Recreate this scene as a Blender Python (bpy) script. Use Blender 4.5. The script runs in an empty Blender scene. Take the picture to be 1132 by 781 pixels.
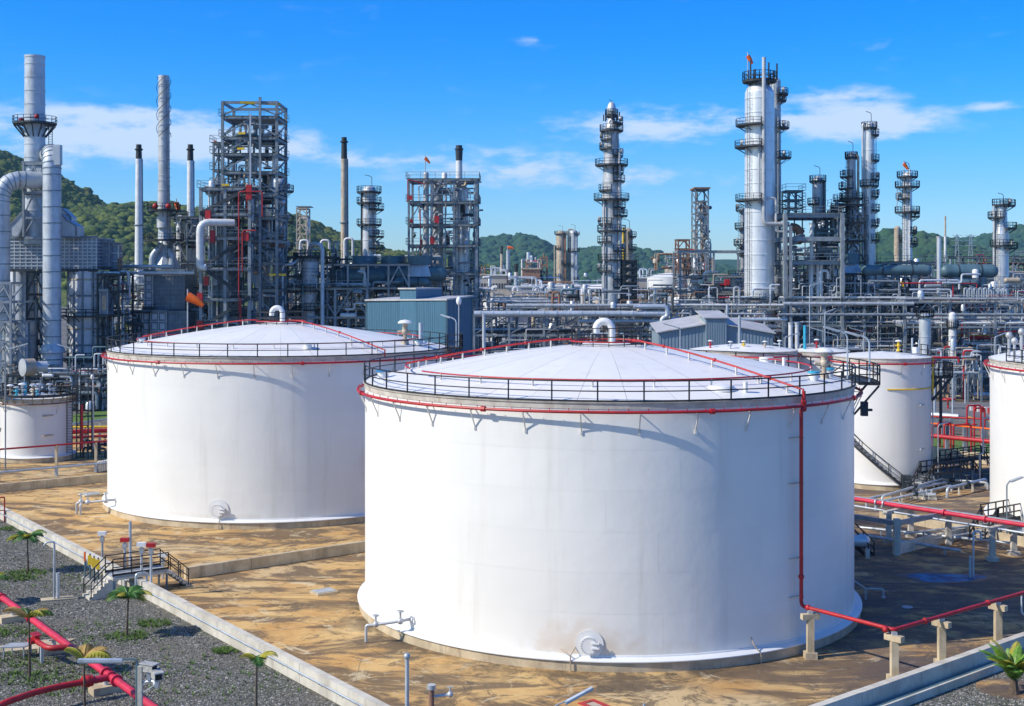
import bpy, math, random
import numpy as np
from mathutils import Vector, Matrix
from math import sin, cos, pi, radians, sqrt, atan2, hypot, exp

scn = bpy.context.scene
COL = scn.collection
F, HOR, CAMH = 1430.0, 308.0, 20.5        # focal length and horizon in photo pixels, eye height in metres

# ------------------------------------------------------------------ camera
cd = bpy.data.cameras.new('camera'); cam = bpy.data.objects.new('camera', cd); COL.objects.link(cam)
cam.location = (0, 0, CAMH); cam.rotation_euler = (radians(90), 0, 0)
cd.sensor_width = 36; cd.lens = 36*F/1132; cd.shift_y = -(390.5-HOR)/1132
cd.clip_start = 0.5; cd.clip_end = 20000
scn.camera = cam

# ------------------------------------------------------------------ sun and sky
SUN_EL = 39.0; SD = Vector((.945, .325, 0)).normalized()     # horizontal travel of the light
light_dir = Vector((SD.x*cos(radians(SUN_EL)), SD.y*cos(radians(SUN_EL)), -sin(radians(SUN_EL))))
sl = bpy.data.lights.new('sun', 'SUN'); sl.energy = 3.55; sl.angle = radians(.53); sl.color = (1, .935, .82)
so = bpy.data.objects.new('sun', sl); COL.objects.link(so)
so.rotation_euler = light_dir.to_track_quat('-Z', 'Y').to_euler()
scn.view_settings.view_transform = 'Standard'; scn.view_settings.look = 'None'
scn.view_settings.exposure = 0.52; scn.view_settings.gamma = 1
w = bpy.data.worlds.new('World'); scn.world = w; w.use_nodes = True
nt = w.node_tree; N = nt.nodes; L = nt.links; N.clear()
def wn(t, **k):
    n = N.new(t)
    for a, b in k.items(): setattr(n, a, b)
    return n
def wmath(op, a, b=None, c=None, clamp=False):
    n = wn('ShaderNodeMath', operation=op, use_clamp=clamp)
    for i, v in enumerate((a, b, c)):
        if v is None: continue
        if isinstance(v, (int, float)): n.inputs[i].default_value = v
        else: L.new(v, n.inputs[i])
    return n.outputs[0]
sky = wn('ShaderNodeTexSky', sky_type='NISHITA'); sky.sun_disc = False
sky.sun_elevation = radians(SUN_EL); sky.sun_rotation = atan2(-SD.x, -SD.y)
sky.altitude = 0; sky.air_density = 1.0; sky.dust_density = .35; sky.ozone_density = 4.0
tc = wn('ShaderNodeTexCoord')
sep = wn('ShaderNodeSeparateXYZ'); L.new(tc.outputs['Generated'], sep.inputs[0])
az = wmath('ARCTAN2', sep.outputs[0], sep.outputs[1]); el = wmath('ARCSINE', sep.outputs[2])
hs = wn('ShaderNodeHueSaturation'); hs.inputs['Saturation'].default_value = 1.35; hs.inputs['Value'].default_value = 1.0
L.new(sky.outputs[0], hs.inputs['Color'])
tint = wn('ShaderNodeMix', data_type='RGBA', blend_type='MULTIPLY'); tint.inputs[0].default_value = 1
L.new(hs.outputs[0], tint.inputs[6])
elr = wn('ShaderNodeMapRange', interpolation_type='SMOOTHERSTEP'); L.new(el, elr.inputs[0]); elr.inputs[1].default_value = -.05; elr.inputs[2].default_value = .24
tm = wn('ShaderNodeMix', data_type='RGBA'); L.new(elr.outputs[0], tm.inputs[0]); tm.inputs[6].default_value = (.78, .95, 1.28, 1); tm.inputs[7].default_value = (.02, .74, 1.34, 1); 
vd_ = wn('ShaderNodeVectorMath', operation='DOT_PRODUCT'); L.new(tc.outputs['Generated'], vd_.inputs[0]); vd_.inputs[1].default_value = tuple(-light_dir)
au = wn('ShaderNodeMapRange', interpolation_type='SMOOTHSTEP'); L.new(vd_.outputs['Value'], au.inputs[0]); au.inputs[1].default_value = .18; au.inputs[2].default_value = .75
t2_ = wn('ShaderNodeMix', data_type='RGBA'); L.new(au.outputs[0], t2_.inputs[0]); L.new(tm.outputs[2], t2_.inputs[6]); t2_.inputs[7].default_value = (1, 1, 1, 1); L.new(t2_.outputs[2], tint.inputs[7])
# clouds: soft stretched noise gathered into the banks the photograph shows, the same thin cirrus elsewhere
cv = wn('ShaderNodeCombineXYZ'); L.new(wmath('MULTIPLY', az, 5.0), cv.inputs[0]); L.new(wmath('MULTIPLY', el, 26.0), cv.inputs[1])
n1 = wn('ShaderNodeTexNoise'); n1.inputs['Scale'].default_value = 1.0; n1.inputs['Detail'].default_value = 7; n1.inputs['Roughness'].default_value = .55
n1.inputs['Distortion'].default_value = .5
L.new(cv.outputs[0], n1.inputs['Vector'])
cv2 = wn('ShaderNodeCombineXYZ'); L.new(wmath('MULTIPLY', az, 34.0), cv2.inputs[0]); L.new(wmath('MULTIPLY', el, 95.0), cv2.inputs[1])
n2 = wn('ShaderNodeTexNoise'); n2.inputs['Scale'].default_value = 1.0; n2.inputs['Detail'].default_value = 9; n2.inputs['Roughness'].default_value = .6
L.new(cv2.outputs[0], n2.inputs['Vector'])
acc = None
for px, py, hx, hy, a in ((90, 150, 280, 40, 1.05), (250, 165, 200, 30, .9), (735, 138, 170, 28, 1.1), (945, 137, 122, 25, 1.6), (925, 106, 120, 17, .7),
                          (560, 183, 240, 32, .75), (700, 200, 190, 24, .6), (1095, 117, 60, 10, .7), (590, 45, 24, 9, .42),
                          (975, 50, 55, 12, .3), (420, 178, 90, 10, .35), (30, 185, 110, 12, .5), (160, 128, 130, 14, .6)):
    a0 = atan2(px-566, F); e0 = math.asin((HOR-py)/sqrt(F*F+(px-566)**2+(HOR-py)**2))
    dx = wmath('DIVIDE', wmath('SUBTRACT', az, a0), hx/F); dy = wmath('DIVIDE', wmath('SUBTRACT', el, e0), hy/F)
    d = wmath('ADD', wmath('MULTIPLY', dx, dx), wmath('MULTIPLY', dy, dy))
    g = wmath('MULTIPLY', wmath('SUBTRACT', 1.0, wmath('SQRT', d), clamp=True), a)
    acc = g if acc is None else wmath('ADD', acc, g)
nsum = wmath('ADD', wmath('MULTIPLY', wmath('SUBTRACT', n1.outputs[0], .5), 2.0), wmath('MULTIPLY', wmath('SUBTRACT', n2.outputs[0], .5), 2.6))
dn_ = wn('ShaderNodeMapRange', interpolation_type='SMOOTHSTEP'); L.new(wmath('ADD', wmath('MULTIPLY', wmath('MINIMUM', acc, 1.25), 1.15), nsum), dn_.inputs[0])
dn_.inputs[1].default_value = .15; dn_.inputs[2].default_value = 1.25
dens = wmath('MULTIPLY', dn_.outputs[0], wmath('MULTIPLY', wmath('ADD', acc, .10), 1.5, clamp=True)); dens = wmath('MULTIPLY', dens, .74)
cm = wn('ShaderNodeMix', data_type='RGBA'); L.new(dens, cm.inputs[0]); L.new(tint.outputs[2], cm.inputs[6])
cm.inputs[7].default_value = (5.6, 6.2, 7.0, 1)
bg = wn('ShaderNodeBackground'); bg.inputs[1].default_value = .108
L.new(cm.outputs[2], bg.inputs[0]); wo = wn('ShaderNodeOutputWorld'); L.new(bg.outputs[0], wo.inputs[0])
if scn.render: scn.cycles.max_bounces = 6

# ------------------------------------------------------------------ placing helpers (photo measurements -> metres)
def W(px, py, Y): return Vector(((px-566)*Y/F, Y, CAMH-(py-HOR)*Y/F))
def G(px, py, z=0.0):
    Y = F*(CAMH-z)/(py-HOR); return Vector(((px-566)*Y/F, Y, z))
def ZZ(py, Y): return CAMH-(py-HOR)*Y/F
def XX(px, Y): return (px-566)*Y/F

# ------------------------------------------------------------------ materials
MATS = {}
def newmat(name):
    m = bpy.data.materials.new(name); m.use_nodes = True
    return m, m.node_tree, m.node_tree.nodes['Principled BSDF']
class NT:
    def __init__(s, t):
        s.t = t; s.pos = t.nodes.new('ShaderNodeNewGeometry').outputs['Position']
    def n(s, ty, **k):
        x = s.t.nodes.new(ty)
        for a, b in k.items(): setattr(x, a, b)
        return x
    def l(s, a, b): s.t.links.new(a, b)
    def vec(s, sc):
        m = s.n('ShaderNodeMapping'); s.l(s.pos, m.inputs[0]); m.inputs['Scale'].default_value = sc; return m.outputs[0]
    def noise(s, scale, detail=5, rough=.6, sc=None, dist=0):
        x = s.n('ShaderNodeTexNoise'); s.l(s.vec(sc) if sc else s.pos, x.inputs['Vector'])
        x.inputs['Scale'].default_value = scale; x.inputs['Detail'].default_value = detail
        x.inputs['Roughness'].default_value = rough; x.inputs['Distortion'].default_value = dist
        return x.outputs[0]
    def ramp(s, v, a, b, smooth=True):
        x = s.n('ShaderNodeMapRange', interpolation_type='SMOOTHSTEP' if smooth else 'LINEAR')
        s.l(v, x.inputs[0]); x.inputs[1].default_value = a; x.inputs[2].default_value = b; return x.outputs[0]
    def mix(s, f, a, b, bt='MIX'):
        x = s.n('ShaderNodeMix', data_type='RGBA', blend_type=bt)
        for v, i in ((f, 0), (a, 6), (b, 7)):
            if isinstance(v, (int, float)): x.inputs[i].default_value = v
            elif isinstance(v, tuple): x.inputs[i].default_value = (*v, 1)
            else: s.l(v, x.inputs[i])
        return x.outputs[2]
    def math(s, op, a, b=0.0, clamp=False):
        x = s.n('ShaderNodeMath', operation=op, use_clamp=clamp)
        for i, v in enumerate((a, b)):
            if isinstance(v, (int, float)): x.inputs[i].default_value = v
            else: s.l(v, x.inputs[i])
        return x.outputs[0]
    def bump(s, h, bsdf, strength=.3, dist=.05):
        x = s.n('ShaderNodeBump'); x.inputs['Strength'].default_value = strength; x.inputs['Distance'].default_value = dist
        s.l(h, x.inputs['Height']); s.l(x.outputs[0], bsdf.inputs['Normal'])
def mk(name, c1, c2=None, scale=1.5, rough=.5, metal=0.0, bump=0.0, bscale=6, sc=None, spec=.5, grime=None, th=(.35, .65)):
    m, t, b = newmat(name); x = NT(t)
    c2 = c2 or tuple(v*.8 for v in c1)
    c = x.mix(x.ramp(x.noise(scale, sc=sc), *th), c1, c2)
    if grime: c = x.mix(x.math('MULTIPLY', x.ramp(x.noise(.6, 8, .7, sc=(2, 2, .35)), .5, .72), grime[1]), c, grime[0])
    x.l(c, b.inputs['Base Color']); b.inputs['Roughness'].default_value = rough; b.inputs['Metallic'].default_value = metal
    b.inputs['Specular IOR Level'].default_value = spec
    if bump: x.bump(x.noise(bscale, 6), b, bump, .04)
    MATS[name] = m; return m
RUST = (.22, .09, .035)
mk('steel', (.23, .28, .32), (.15, .19, .225), 1.2, .55, .1, grime=((.09, .07, .06), .5))
mk('steel_light', (.29, .33, .365), (.21, .245, .275), 1.0, .5, .15, grime=((.16, .13, .11), .4))
mk('steel_dark', (.035, .05, .065), (.02, .028, .036), 2, .6)
mk('black_paint', (.018, .02, .024), (.012, .013, .016), 3, .55)
mk('galv', (.52, .56, .60), (.40, .44, .48), 2.0, .45, .35, grime=((.25, .22, .19), .35))
mk('silver', (.70, .73, .76), (.55, .59, .63), .8, .42, .45, .15, 3, sc=(1, 1, .4), grime=((.30, .28, .26), .35))
mk('silver_bright', (.80, .82, .84), (.68, .71, .74), .8, .42, .45, .1, 3, sc=(1, 1, .4), grime=((.42, .38, .34), .3))
mk('wet_mud', (.05, .04, .03), (.08, .06, .045), 1.2, .5)
mk('silver_dull', (.54, .56, .58), (.42, .44, .46), .7, .5, .3, .15, 3, grime=((.24, .20, .17), .5))
mk('silver_blue', (.55, .60, .65), (.43, .48, .53), .6, .48, .25, .1, 3, grime=((.22, .18, .16), .55))
mk('white_pipe', (.74, .75, .75), (.62, .63, .64), 1.2, .45, .05, grime=((.45, .36, .27), .3))
mk('tan_metal', (.52, .44, .34), (.38, .31, .23), 1.0, .6, .1, grime=((.28, .15, .08), .5))
mk('rusty', (.30, .16, .10), (.18, .10, .07), 1.4, .75)
mk('red', (.50, .014, .02), (.36, .012, .018), 2, .5, 0, .15, 14, grime=((.20, .03, .02), .6))
mk('red_main', (.64, .022, .07), (.48, .02, .05), 1.6, .55, 0, .15, 14, grime=((.30, .05, .05), .6))
mk('orange', (1.0, .17, .015), (.9, .13, .01), 2, .8)
mk('yellow', (.82, .55, .02), (.7, .45, .02), 2, .5)
mk('blue_paint', (.03, .25, .50), (.02, .18, .4), 2, .4)
mk('cyan_paint', (.04, .42, .60), None, 2, .4)
mk('teal_clad', (.062, .165, .255), (.05, .14, .22), 2.2, .5, .05, sc=(1.2, 1.2, .12))
mk('teal_equipment', (.11, .20, .24), (.075, .14, .17), .5, .5, .2, grime=((.1, .09, .08), .4))
mk('shed_wall', (.24, .32, .38), (.21, .28, .335), 2.0, .5, sc=(1.2, 1.2, .12))
mk('shed_roof', (.50, .50, .50), (.42, .42, .43), .5, .55, grime=((.30, .2, .14), .5))
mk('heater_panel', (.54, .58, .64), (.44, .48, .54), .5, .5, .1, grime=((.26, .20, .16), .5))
mk('heater_mid', (.27, .31, .38), (.20, .24, .30), .5, .5, .1)
mk('furnace_plate', (.62, .65, .70), (.50, .53, .58), .6, .5, .1, .1, 3, grime=((.28, .20, .15), .55))
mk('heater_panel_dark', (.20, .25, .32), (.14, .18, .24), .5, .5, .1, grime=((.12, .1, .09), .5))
mk('concrete', (.62, .58, .50), (.48, .44, .37), .7, .9, 0, .3, 9, grime=((.2, .18, .15), .5))
mk('concrete_warm', (.60, .50, .34), (.44, .35, .23), .8, .9, 0, .3, 9, grime=((.2, .15, .1), .6))
mk('concrete_dark', (.16, .16, .155), (.11, .11, .11), .3, .95, 0, .2, 5)
mk('far_building', (.55, .50, .44), (.42, .38, .34), .05, .8, grime=((.3, .2, .15), .3))
mk('far_tank', (.72, .72, .70), (.62, .60, .57), .05, .6)
mk('grating', (.05, .06, .07), (.03, .035, .04), 4, .7)
mk('lens_glass', (.01, .012, .015), None, 2, .08)
mk('lamp_glass', (.55, .6, .62), None, 2, .2)
mk('asphalt', (.17, .17, .175), (.13, .13, .135), .5, .9, 0, .3, 20)
mk('plant_ground', (.20, .18, .155), (.10, .095, .09), .12, .95, 0, .2, 5, grime=((.07, .07, .07), .8))
mk('trunk_brown', (.14, .10, .065), (.08, .055, .04), 9, .9, 0, .5, 25)
mk('palm_green', (.075, .19, .02), (.045, .12, .015), 5, .5)
mk('sago_green', (.15, .30, .03), (.09, .20, .02), 5, .5)
mk('palm_yellow', (.38, .34, .02), (.26, .24, .015), 5, .5)
mk('palm_dry', (.42, .27, .07), (.30, .18, .05), 5, .7)
mk('weed', (.11, .20, .025), (.06, .12, .015), 3, .8)
mk('lawn', (.12, .20, .03), (.08, .14, .025), 2, .95, 0, .6, 12)
mk('plate_grey', (.40, .42, .44), (.3, .32, .34), 2, .6)

def tank_white(name, rust=None, tint=(.85, .835, .79)):
    m, t, b = newmat(name); x = NT(t)
    dull = tuple(v*.94 for v in tint)
    c = x.mix(x.ramp(x.noise(.16, 4, .5), .35, .7), tint, dull)
    oi = x.n('ShaderNodeObjectInfo'); c = x.mix(x.math('MULTIPLY', oi.outputs['Random'], .45), c, tuple(v*.90 for v in tint))
    st = x.math('MULTIPLY', x.ramp(x.noise(.55, 7, .65, sc=(1.6, 1.6, .10)), .52, .76), .34)
    c = x.mix(st, c, (.56, .52, .46))
    sp = x.math('MULTIPLY', x.ramp(x.noise(1.1, 8, .7), .66, .76), .25)
    c = x.mix(sp, c, (.50, .40, .30))
    for P, rx, rz, col, a in (rust or []):
        d = x.n('ShaderNodeVectorMath', operation='SUBTRACT'); x.l(x.pos, d.inputs[0]); d.inputs[1].default_value = P
        s = x.n('ShaderNodeVectorMath', operation='MULTIPLY'); x.l(d.outputs[0], s.inputs[0]); s.inputs[1].default_value = (1/rx, 1/rx, 1/rz)
        ln = x.n('ShaderNodeVectorMath', operation='LENGTH'); x.l(s.outputs[0], ln.inputs[0])
        v = x.math('ADD', ln.outputs['Value'], x.math('MULTIPLY', x.math('SUBTRACT', x.noise(.9, 7, .65), .5), 1.6))
        k = x.math('MULTIPLY', x.math('SUBTRACT', 1.0, x.ramp(v, .1, 1.05)), a)
        c = x.mix(k, c, col)
    x.l(c, b.inputs['Base Color']); b.inputs['Roughness'].default_value = .42; b.inputs['Specular IOR Level'].default_value = .35
    h = x.math('ADD', x.noise(.35, 3, .5), x.math('MULTIPLY', x.noise(2.2, 3, .5), .08))
    x.bump(h, b, .2, .25)
    MATS[name] = m; return m
mA = G(652, 734); 
tank_white('tank_white')
tank_white('tank_white_front', [((3.6, 67.9, 1.3), 3.4, 1.7, (.60, .42, .26), .42), ((5.6, 67.8, .9), 6.0, .8, (.60, .48, .34), .35)])
tank_white('tank_white_left', [((-12.2, 109.6, 5.0), 1.7, 2.0, (.62, .50, .40), .35), ((-23.5, 106.5, .8), 9, .5, (.5, .42, .3), .35)])
tank_white('tank_white_aged', None, (.76, .75, .73))
tank_white('tank_roof', None, (.84, .82, .77))
tank_white('white_paint', None, (.78, .78, .77))

# stained yard inside the dikes
m, t, b = newmat('stained_floor'); x = NT(t)
c = x.mix(x.ramp(x.noise(.22, 7, .6, dist=.6), .35, .68), (.66, .43, .17), (.53, .29, .09))
c = x.mix(x.math('MULTIPLY', x.ramp(x.noise(.09, 3, .5), .5, .7), .7), c, (.64, .49, .28))
sx = x.n('ShaderNodeSeparateXYZ'); x.l(x.pos, sx.inputs[0])
rightish = x.ramp(sx.outputs[0], 8, 24)
st = x.math('ADD', x.noise(.14, 9, .68, sc=(.8, 1.5, 1), dist=1.4), x.math('MULTIPLY', rightish, .015))
c = x.mix(x.math('MULTIPLY', x.ramp(st, .46, .56), .85), c, (.13, .085, .05))
c = x.mix(x.math('MULTIPLY', x.ramp(x.noise(.42, 12, .8, dist=1.2), .52, .59), .80), c, (.12, .085, .05))
c = x.mix(x.math('MULTIPLY', x.ramp(x.noise(.28, 10, .72, dist=2.2), .56, .63), .7), c, (.66, .53, .33))
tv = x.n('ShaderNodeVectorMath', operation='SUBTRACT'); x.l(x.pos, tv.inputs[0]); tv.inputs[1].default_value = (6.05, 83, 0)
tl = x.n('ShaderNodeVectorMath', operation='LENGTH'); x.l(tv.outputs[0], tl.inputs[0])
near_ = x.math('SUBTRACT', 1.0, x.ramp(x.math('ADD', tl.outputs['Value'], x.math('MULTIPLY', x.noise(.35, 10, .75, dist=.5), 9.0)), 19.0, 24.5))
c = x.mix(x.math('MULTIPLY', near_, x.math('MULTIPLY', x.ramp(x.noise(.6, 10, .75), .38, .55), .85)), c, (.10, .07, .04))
vc = x.n('ShaderNodeTexVoronoi', feature='DISTANCE_TO_EDGE'); x.l(x.pos, vc.inputs['Vector']); vc.inputs['Scale'].default_value = .22
c = x.mix(x.math('MULTIPLY', x.math('SUBTRACT', 1.0, x.ramp(vc.outputs['Distance'], .002, .012)), x.math('MULTIPLY', x.ramp(x.noise(.2, 3), .5, .65), .55)), c, (.16, .11, .07))
c = x.mix(x.math('MULTIPLY', rightish, x.math('ADD', .12, x.math('MULTIPLY', x.ramp(x.noise(.17, 9, .7, sc=(.7, 1.5, 1), dist=.8), .42, .55), .72))), c, (.085, .068, .068))  # right side: dark stains, with purplish shadow also put into the colour
c = x.mix(x.math('MULTIPLY', x.ramp(x.noise(2.6, 8, .8), .60, .72), .30), c, (.10, .08, .055))
c = x.mix(x.math('MULTIPLY', x.ramp(x.noise(1.3, 6, .7, dist=2.0), .60, .75), .35), c, (.70, .58, .38))
x.l(c, b.inputs['Base Color']); b.inputs['Roughness'].default_value = .93

mp = x.n('ShaderNodeMapping'); x.l(x.pos, mp.inputs[0]); mp.inputs['Rotation'].default_value = (0, 0, radians(-36.3)); br = x.n('ShaderNodeTexBrick', offset=0.0); x.l(mp.outputs[0], br.inputs['Vector'])
br.inputs['Scale'].default_value = 1; br.inputs['Brick Width'].default_value = 6; br.inputs['Row Height'].default_value = 6; br.inputs['Mortar Size'].default_value = .035; br.inputs['Color1'].default_value = (1, 1, 1, 1); br.inputs['Color2'].default_value = (.86, .86, .86, 1); br.inputs['Mortar'].default_value = (.35, .33, .3, 1)
c = x.mix(x.math('MULTIPLY', x.ramp(x.noise(.3, 4), .35, .6), .75), c, x.mix(1.0, c, br.outputs['Color'], 'MULTIPLY'))
c = x.mix(x.math('MULTIPLY', x.ramp(x.noise(7, 8, .8), .5, .75), .35), c, (.2, .14, .08)); x.l(c, b.inputs['Base Color'])
x.bump(x.noise(1.5, 12, .8), b, .7, .07); MATS['stained_floor'] = m
# gravel
m, t, b = newmat('gravel'); x = NT(t)
vo = x.n('ShaderNodeTexVoronoi'); x.l(x.pos, vo.inputs['Vector']); vo.inputs['Scale'].default_value = 10
bw = x.n('ShaderNodeSeparateColor'); x.l(vo.outputs['Color'], bw.inputs[0])
c = x.mix(bw.outputs[0], (.040, .043, .033), (.195, .19, .165))
c = x.mix(x.ramp(bw.outputs[1], .9, .97), c, (.55, .52, .50))
c = x.mix(x.math('MULTIPLY', x.ramp(x.noise(.35, 9, .75), .48, .64), .5), c, (.085, .105, .04))
c = x.mix(x.math('MULTIPLY', x.ramp(x.noise(.16, 7, .7), .48, .62), .5), c, (.17, .145, .115))
c = x.mix(x.math('MULTIPLY', x.ramp(x.noise(.9, 6, .7), .5, .7), .35), c, (.05, .05, .045))
x.l(c, b.inputs['Base Color']); b.inputs['Roughness'].default_value = .95
x.bump(x.math('SUBTRACT', 1.0, vo.outputs['Distance']), b, .9, .08); MATS['gravel'] = m
def stone_mat(name, c1, c2):
    m, t, b = newmat(name); x = NT(t)
    vo = x.n('ShaderNodeTexVoronoi'); x.l(x.pos, vo.inputs['Vector']); vo.inputs['Scale'].default_value = 5
    bw = x.n('ShaderNodeSeparateColor'); x.l(vo.outputs['Color'], bw.inputs[0])
    x.l(x.mix(bw.outputs[0], c1, c2), b.inputs['Base Color']); b.inputs['Roughness'].default_value = .9; MATS[name] = m
stone_mat('stones', (.045, .046, .04), (.30, .29, .26))
# forest on the hills
def forest(name, c1, c2, c3, s):
    m, t, b = newmat(name); x = NT(t)
    c = x.mix(x.ramp(x.noise(.09*s, 4, .6), .38, .62), c1, c2)
    c = x.mix(x.math('MULTIPLY', x.ramp(x.noise(.018*s, 4, .6), .5, .68), .8), c, c3)
    x.l(c, b.inputs['Base Color']); b.inputs['Roughness'].default_value = .9
    x.bump(x.noise(.5*s, 6, .7), b, .9, 1.5); MATS[name] = m
forest('forest', (.022, .060, .010), (.11, .145, .018), (.15, .14, .025), 1)
forest('forest_far', (.012, .055, .022), (.028, .085, .028), (.04, .085, .028), .45)
m, t, b = newmat('pit_water'); x = NT(t)
c = x.mix(x.ramp(x.noise(.9, 5), .4, .6), (.004, .07, .17), (.01, .19, .38)); x.l(c, b.inputs['Base Color'])
b.inputs['Specular IOR Level'].default_value = .15; b.inputs['Roughness'].default_value = .5; x.bump(x.noise(3, 3), b, .1, .02); MATS['pit_water'] = m

# ------------------------------------------------------------------ mesh helpers
def frame_of(d):
    d = d.normalized(); up = Vector((0, 0, 1)) if abs(d.z) < .95 else Vector((0, 1, 0))
    s = d.cross(up).normalized(); return d, s, s.cross(d).normalized()
def bend(pts, rad, k=4):
    pts = [Vector(p) for p in pts]; out = [pts[0]]
    for i in range(1, len(pts)-1):
        a, p, c = pts[i-1], pts[i], pts[i+1]
        u = (a-p); v = (c-p); r = min(rad, u.length*.49, v.length*.49)
        u.normalize(); v.normalize(); A = p+u*r; B = p+v*r
        for j in range(k+1):
            s = j/k; out.append(A*(1-s)**2 + p*2*s*(1-s) + B*s*s)
    out.append(pts[-1]); return out
class MB:
    def __init__(s): s.v = []; s.f = []
    def add(s, vs, fs):
        o = len(s.v); s.v += [tuple(p) for p in vs]; s.f += [tuple(i+o for i in f) for f in fs]; return s
    def box(s, x0, x1, y0, y1, z0, z1):
        return s.add([(x0,y0,z0),(x1,y0,z0),(x1,y1,z0),(x0,y1,z0),(x0,y0,z1),(x1,y0,z1),(x1,y1,z1),(x0,y1,z1)],
                     [(0,3,2,1),(4,5,6,7),(0,1,5,4),(1,2,6,5),(2,3,7,6),(3,0,4,7)])
    def bar(s, p0, p1, w, h=None):
        p0 = Vector(p0); p1 = Vector(p1); h = h or w; d, a, b = frame_of(p1-p0); a = a*w/2; b = b*h/2
        vs = [p+q for p in (p0, p1) for q in (-a-b, a-b, a+b, -a+b)]
        return s.add(vs, [(0,3,2,1),(4,5,6,7),(0,1,5,4),(1,2,6,5),(2,3,7,6),(3,0,4,7)])
    def prism(s, poly, z0, z1):
        n = len(poly); vs = [(p[0], p[1], z0) for p in poly]+[(p[0], p[1], z1) for p in poly]
        return s.add(vs, [tuple(range(n-1, -1, -1)), tuple(range(n, 2*n))]+[(i, (i+1) % n, n+(i+1) % n, n+i) for i in range(n)])
    def cyl(s, p0, p1, r0, r1=None, n=10, caps=True):
        p0 = Vector(p0); p1 = Vector(p1); r1 = r0 if r1 is None else r1; d, a, b = frame_of(p1-p0)
        vs = [p+(a*cos(2*pi*i/n)+b*sin(2*pi*i/n))*r for p, r in ((p0, r0), (p1, r1)) for i in range(n)]
        fs = [(i, (i+1) % n, n+(i+1) % n, n+i) for i in range(n)]
        if caps: fs += [tuple(range(n-1, -1, -1)), tuple(range(n, 2*n))]
        return s.add(vs, fs)
    def tube(s, pts, r, n=8, caps=True):
        pts = [Vector(p) for p in pts]; m = len(pts); vs = []; pa = None
        for i, p in enumerate(pts):
            d = (pts[min(i+1, m-1)]-pts[max(i-1, 0)]).normalized()
            if pa is None: _, a, _b = frame_of(d)
            else:
                a = pa-d*pa.dot(d); a.normalize()
            pa = a; b = d.cross(a); rr = r[i] if isinstance(r, (list, tuple)) else r
            vs += [p+(a*cos(2*pi*j/n)+b*sin(2*pi*j/n))*rr for j in range(n)]
        fs = [(i*n+j, i*n+(j+1) % n, (i+1)*n+(j+1) % n, (i+1)*n+j) for i in range(m-1) for j in range(n)]
        if caps: fs += [tuple(range(n-1, -1, -1)), tuple(range((m-1)*n, m*n))]
        return s.add(vs, fs)
    def lathe(s, cx, cy, prof, n=32, a0=0, a1=2*pi, caps=False):
        full = abs(a1-a0-2*pi) < 1e-6; k = n if full else n+1; m = len(prof)
        vs = [(cx+r*cos(a0+(a1-a0)*i/n), cy+r*sin(a0+(a1-a0)*i/n), z) for i in range(k) for r, z in prof]
        fs = [(i*m+j, ((i+1) % k)*m+j, ((i+1) % k)*m+j+1, i*m+j+1) for i in range(n) for j in range(m-1)]
        if caps: fs += [tuple(range(m-1, -1, -1)), tuple((k-1)*m+j for j in range(m))]
        return s.add(vs, fs)
    def ring(s, cx, cy, z, R, r, n=64, m=6, a0=0, a1=2*pi):
        full = abs(a1-a0-2*pi) < 1e-6
        pr = [(R+r*cos(2*pi*j/m), z+r*sin(2*pi*j/m)) for j in range(m)]; pr.append(pr[0])
        return s.lathe(cx, cy, pr, n, a0, a1, caps=not full)
    def ball(s, c, r, n=8, m=5, sz=1):
        pr = [(r*sin(pi*j/m), c[2]-r*sz*cos(pi*j/m)) for j in range(m+1)]
        return s.lathe(c[0], c[1], pr, n)
    def build(s, name, mat, parent=None, smooth=True, sharp=38):
        me = bpy.data.meshes.new(name); org = root_loc(parent)
        top = Vector((0, 0, 0))
        if parent is None and s.v:
            a = np.array(s.v); top = Vector(((a[:, 0].min()+a[:, 0].max())/2, (a[:, 1].min()+a[:, 1].max())/2, a[:, 2].min())); org = top
        me.from_pydata([(x-org.x, y-org.y, z-org.z) for x, y, z in s.v], [], s.f)
        me.materials.append(MATS[mat]); me.validate()
        if smooth:
            me.polygons.foreach_set('use_smooth', [True]*len(me.polygons)); me.set_sharp_from_angle(angle=radians(sharp))
        o = bpy.data.objects.new(name, me); COL.objects.link(o)
        if parent is not None: o.parent = parent
        else: o.location = top
        return o
ROOT = {}
def root_loc(p):
    v = Vector((0, 0, 0))
    while p is not None: v += p.location; p = p.parent
    return v
def thing(name, label, cat, loc, group=None):
    o = bpy.data.objects.new(name, None); COL.objects.link(o); o.location = Vector(loc); o.empty_display_size = .5
    o['label'] = label; o['category'] = cat
    if group: o['group'] = group
    return o
def tag(o, label, cat, group=None):
    o['label'] = label; o['category'] = cat
    if group: o['group'] = group
    return o
def struct(o, kind='structure'): o['kind'] = kind; return o
UNIT = {}
def unit(kind, mat):
    k = (kind, mat)
    if k not in UNIT:
        b = MB()
        if kind == 'box': b.box(-.5, .5, -.5, .5, 0, 1)
        else: b.cyl((0, 0, 0), (0, 0, 1), 1, 1, int(kind[3:]))
        me = bpy.data.meshes.new(kind); me.from_pydata(b.v, [], b.f); me.materials.append(MATS[mat])
        if kind != 'box':
            me.polygons.foreach_set('use_smooth', [True]*len(me.polygons)); me.set_sharp_from_angle(angle=radians(38))
        UNIT[k] = me
    return UNIT[k]
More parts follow.
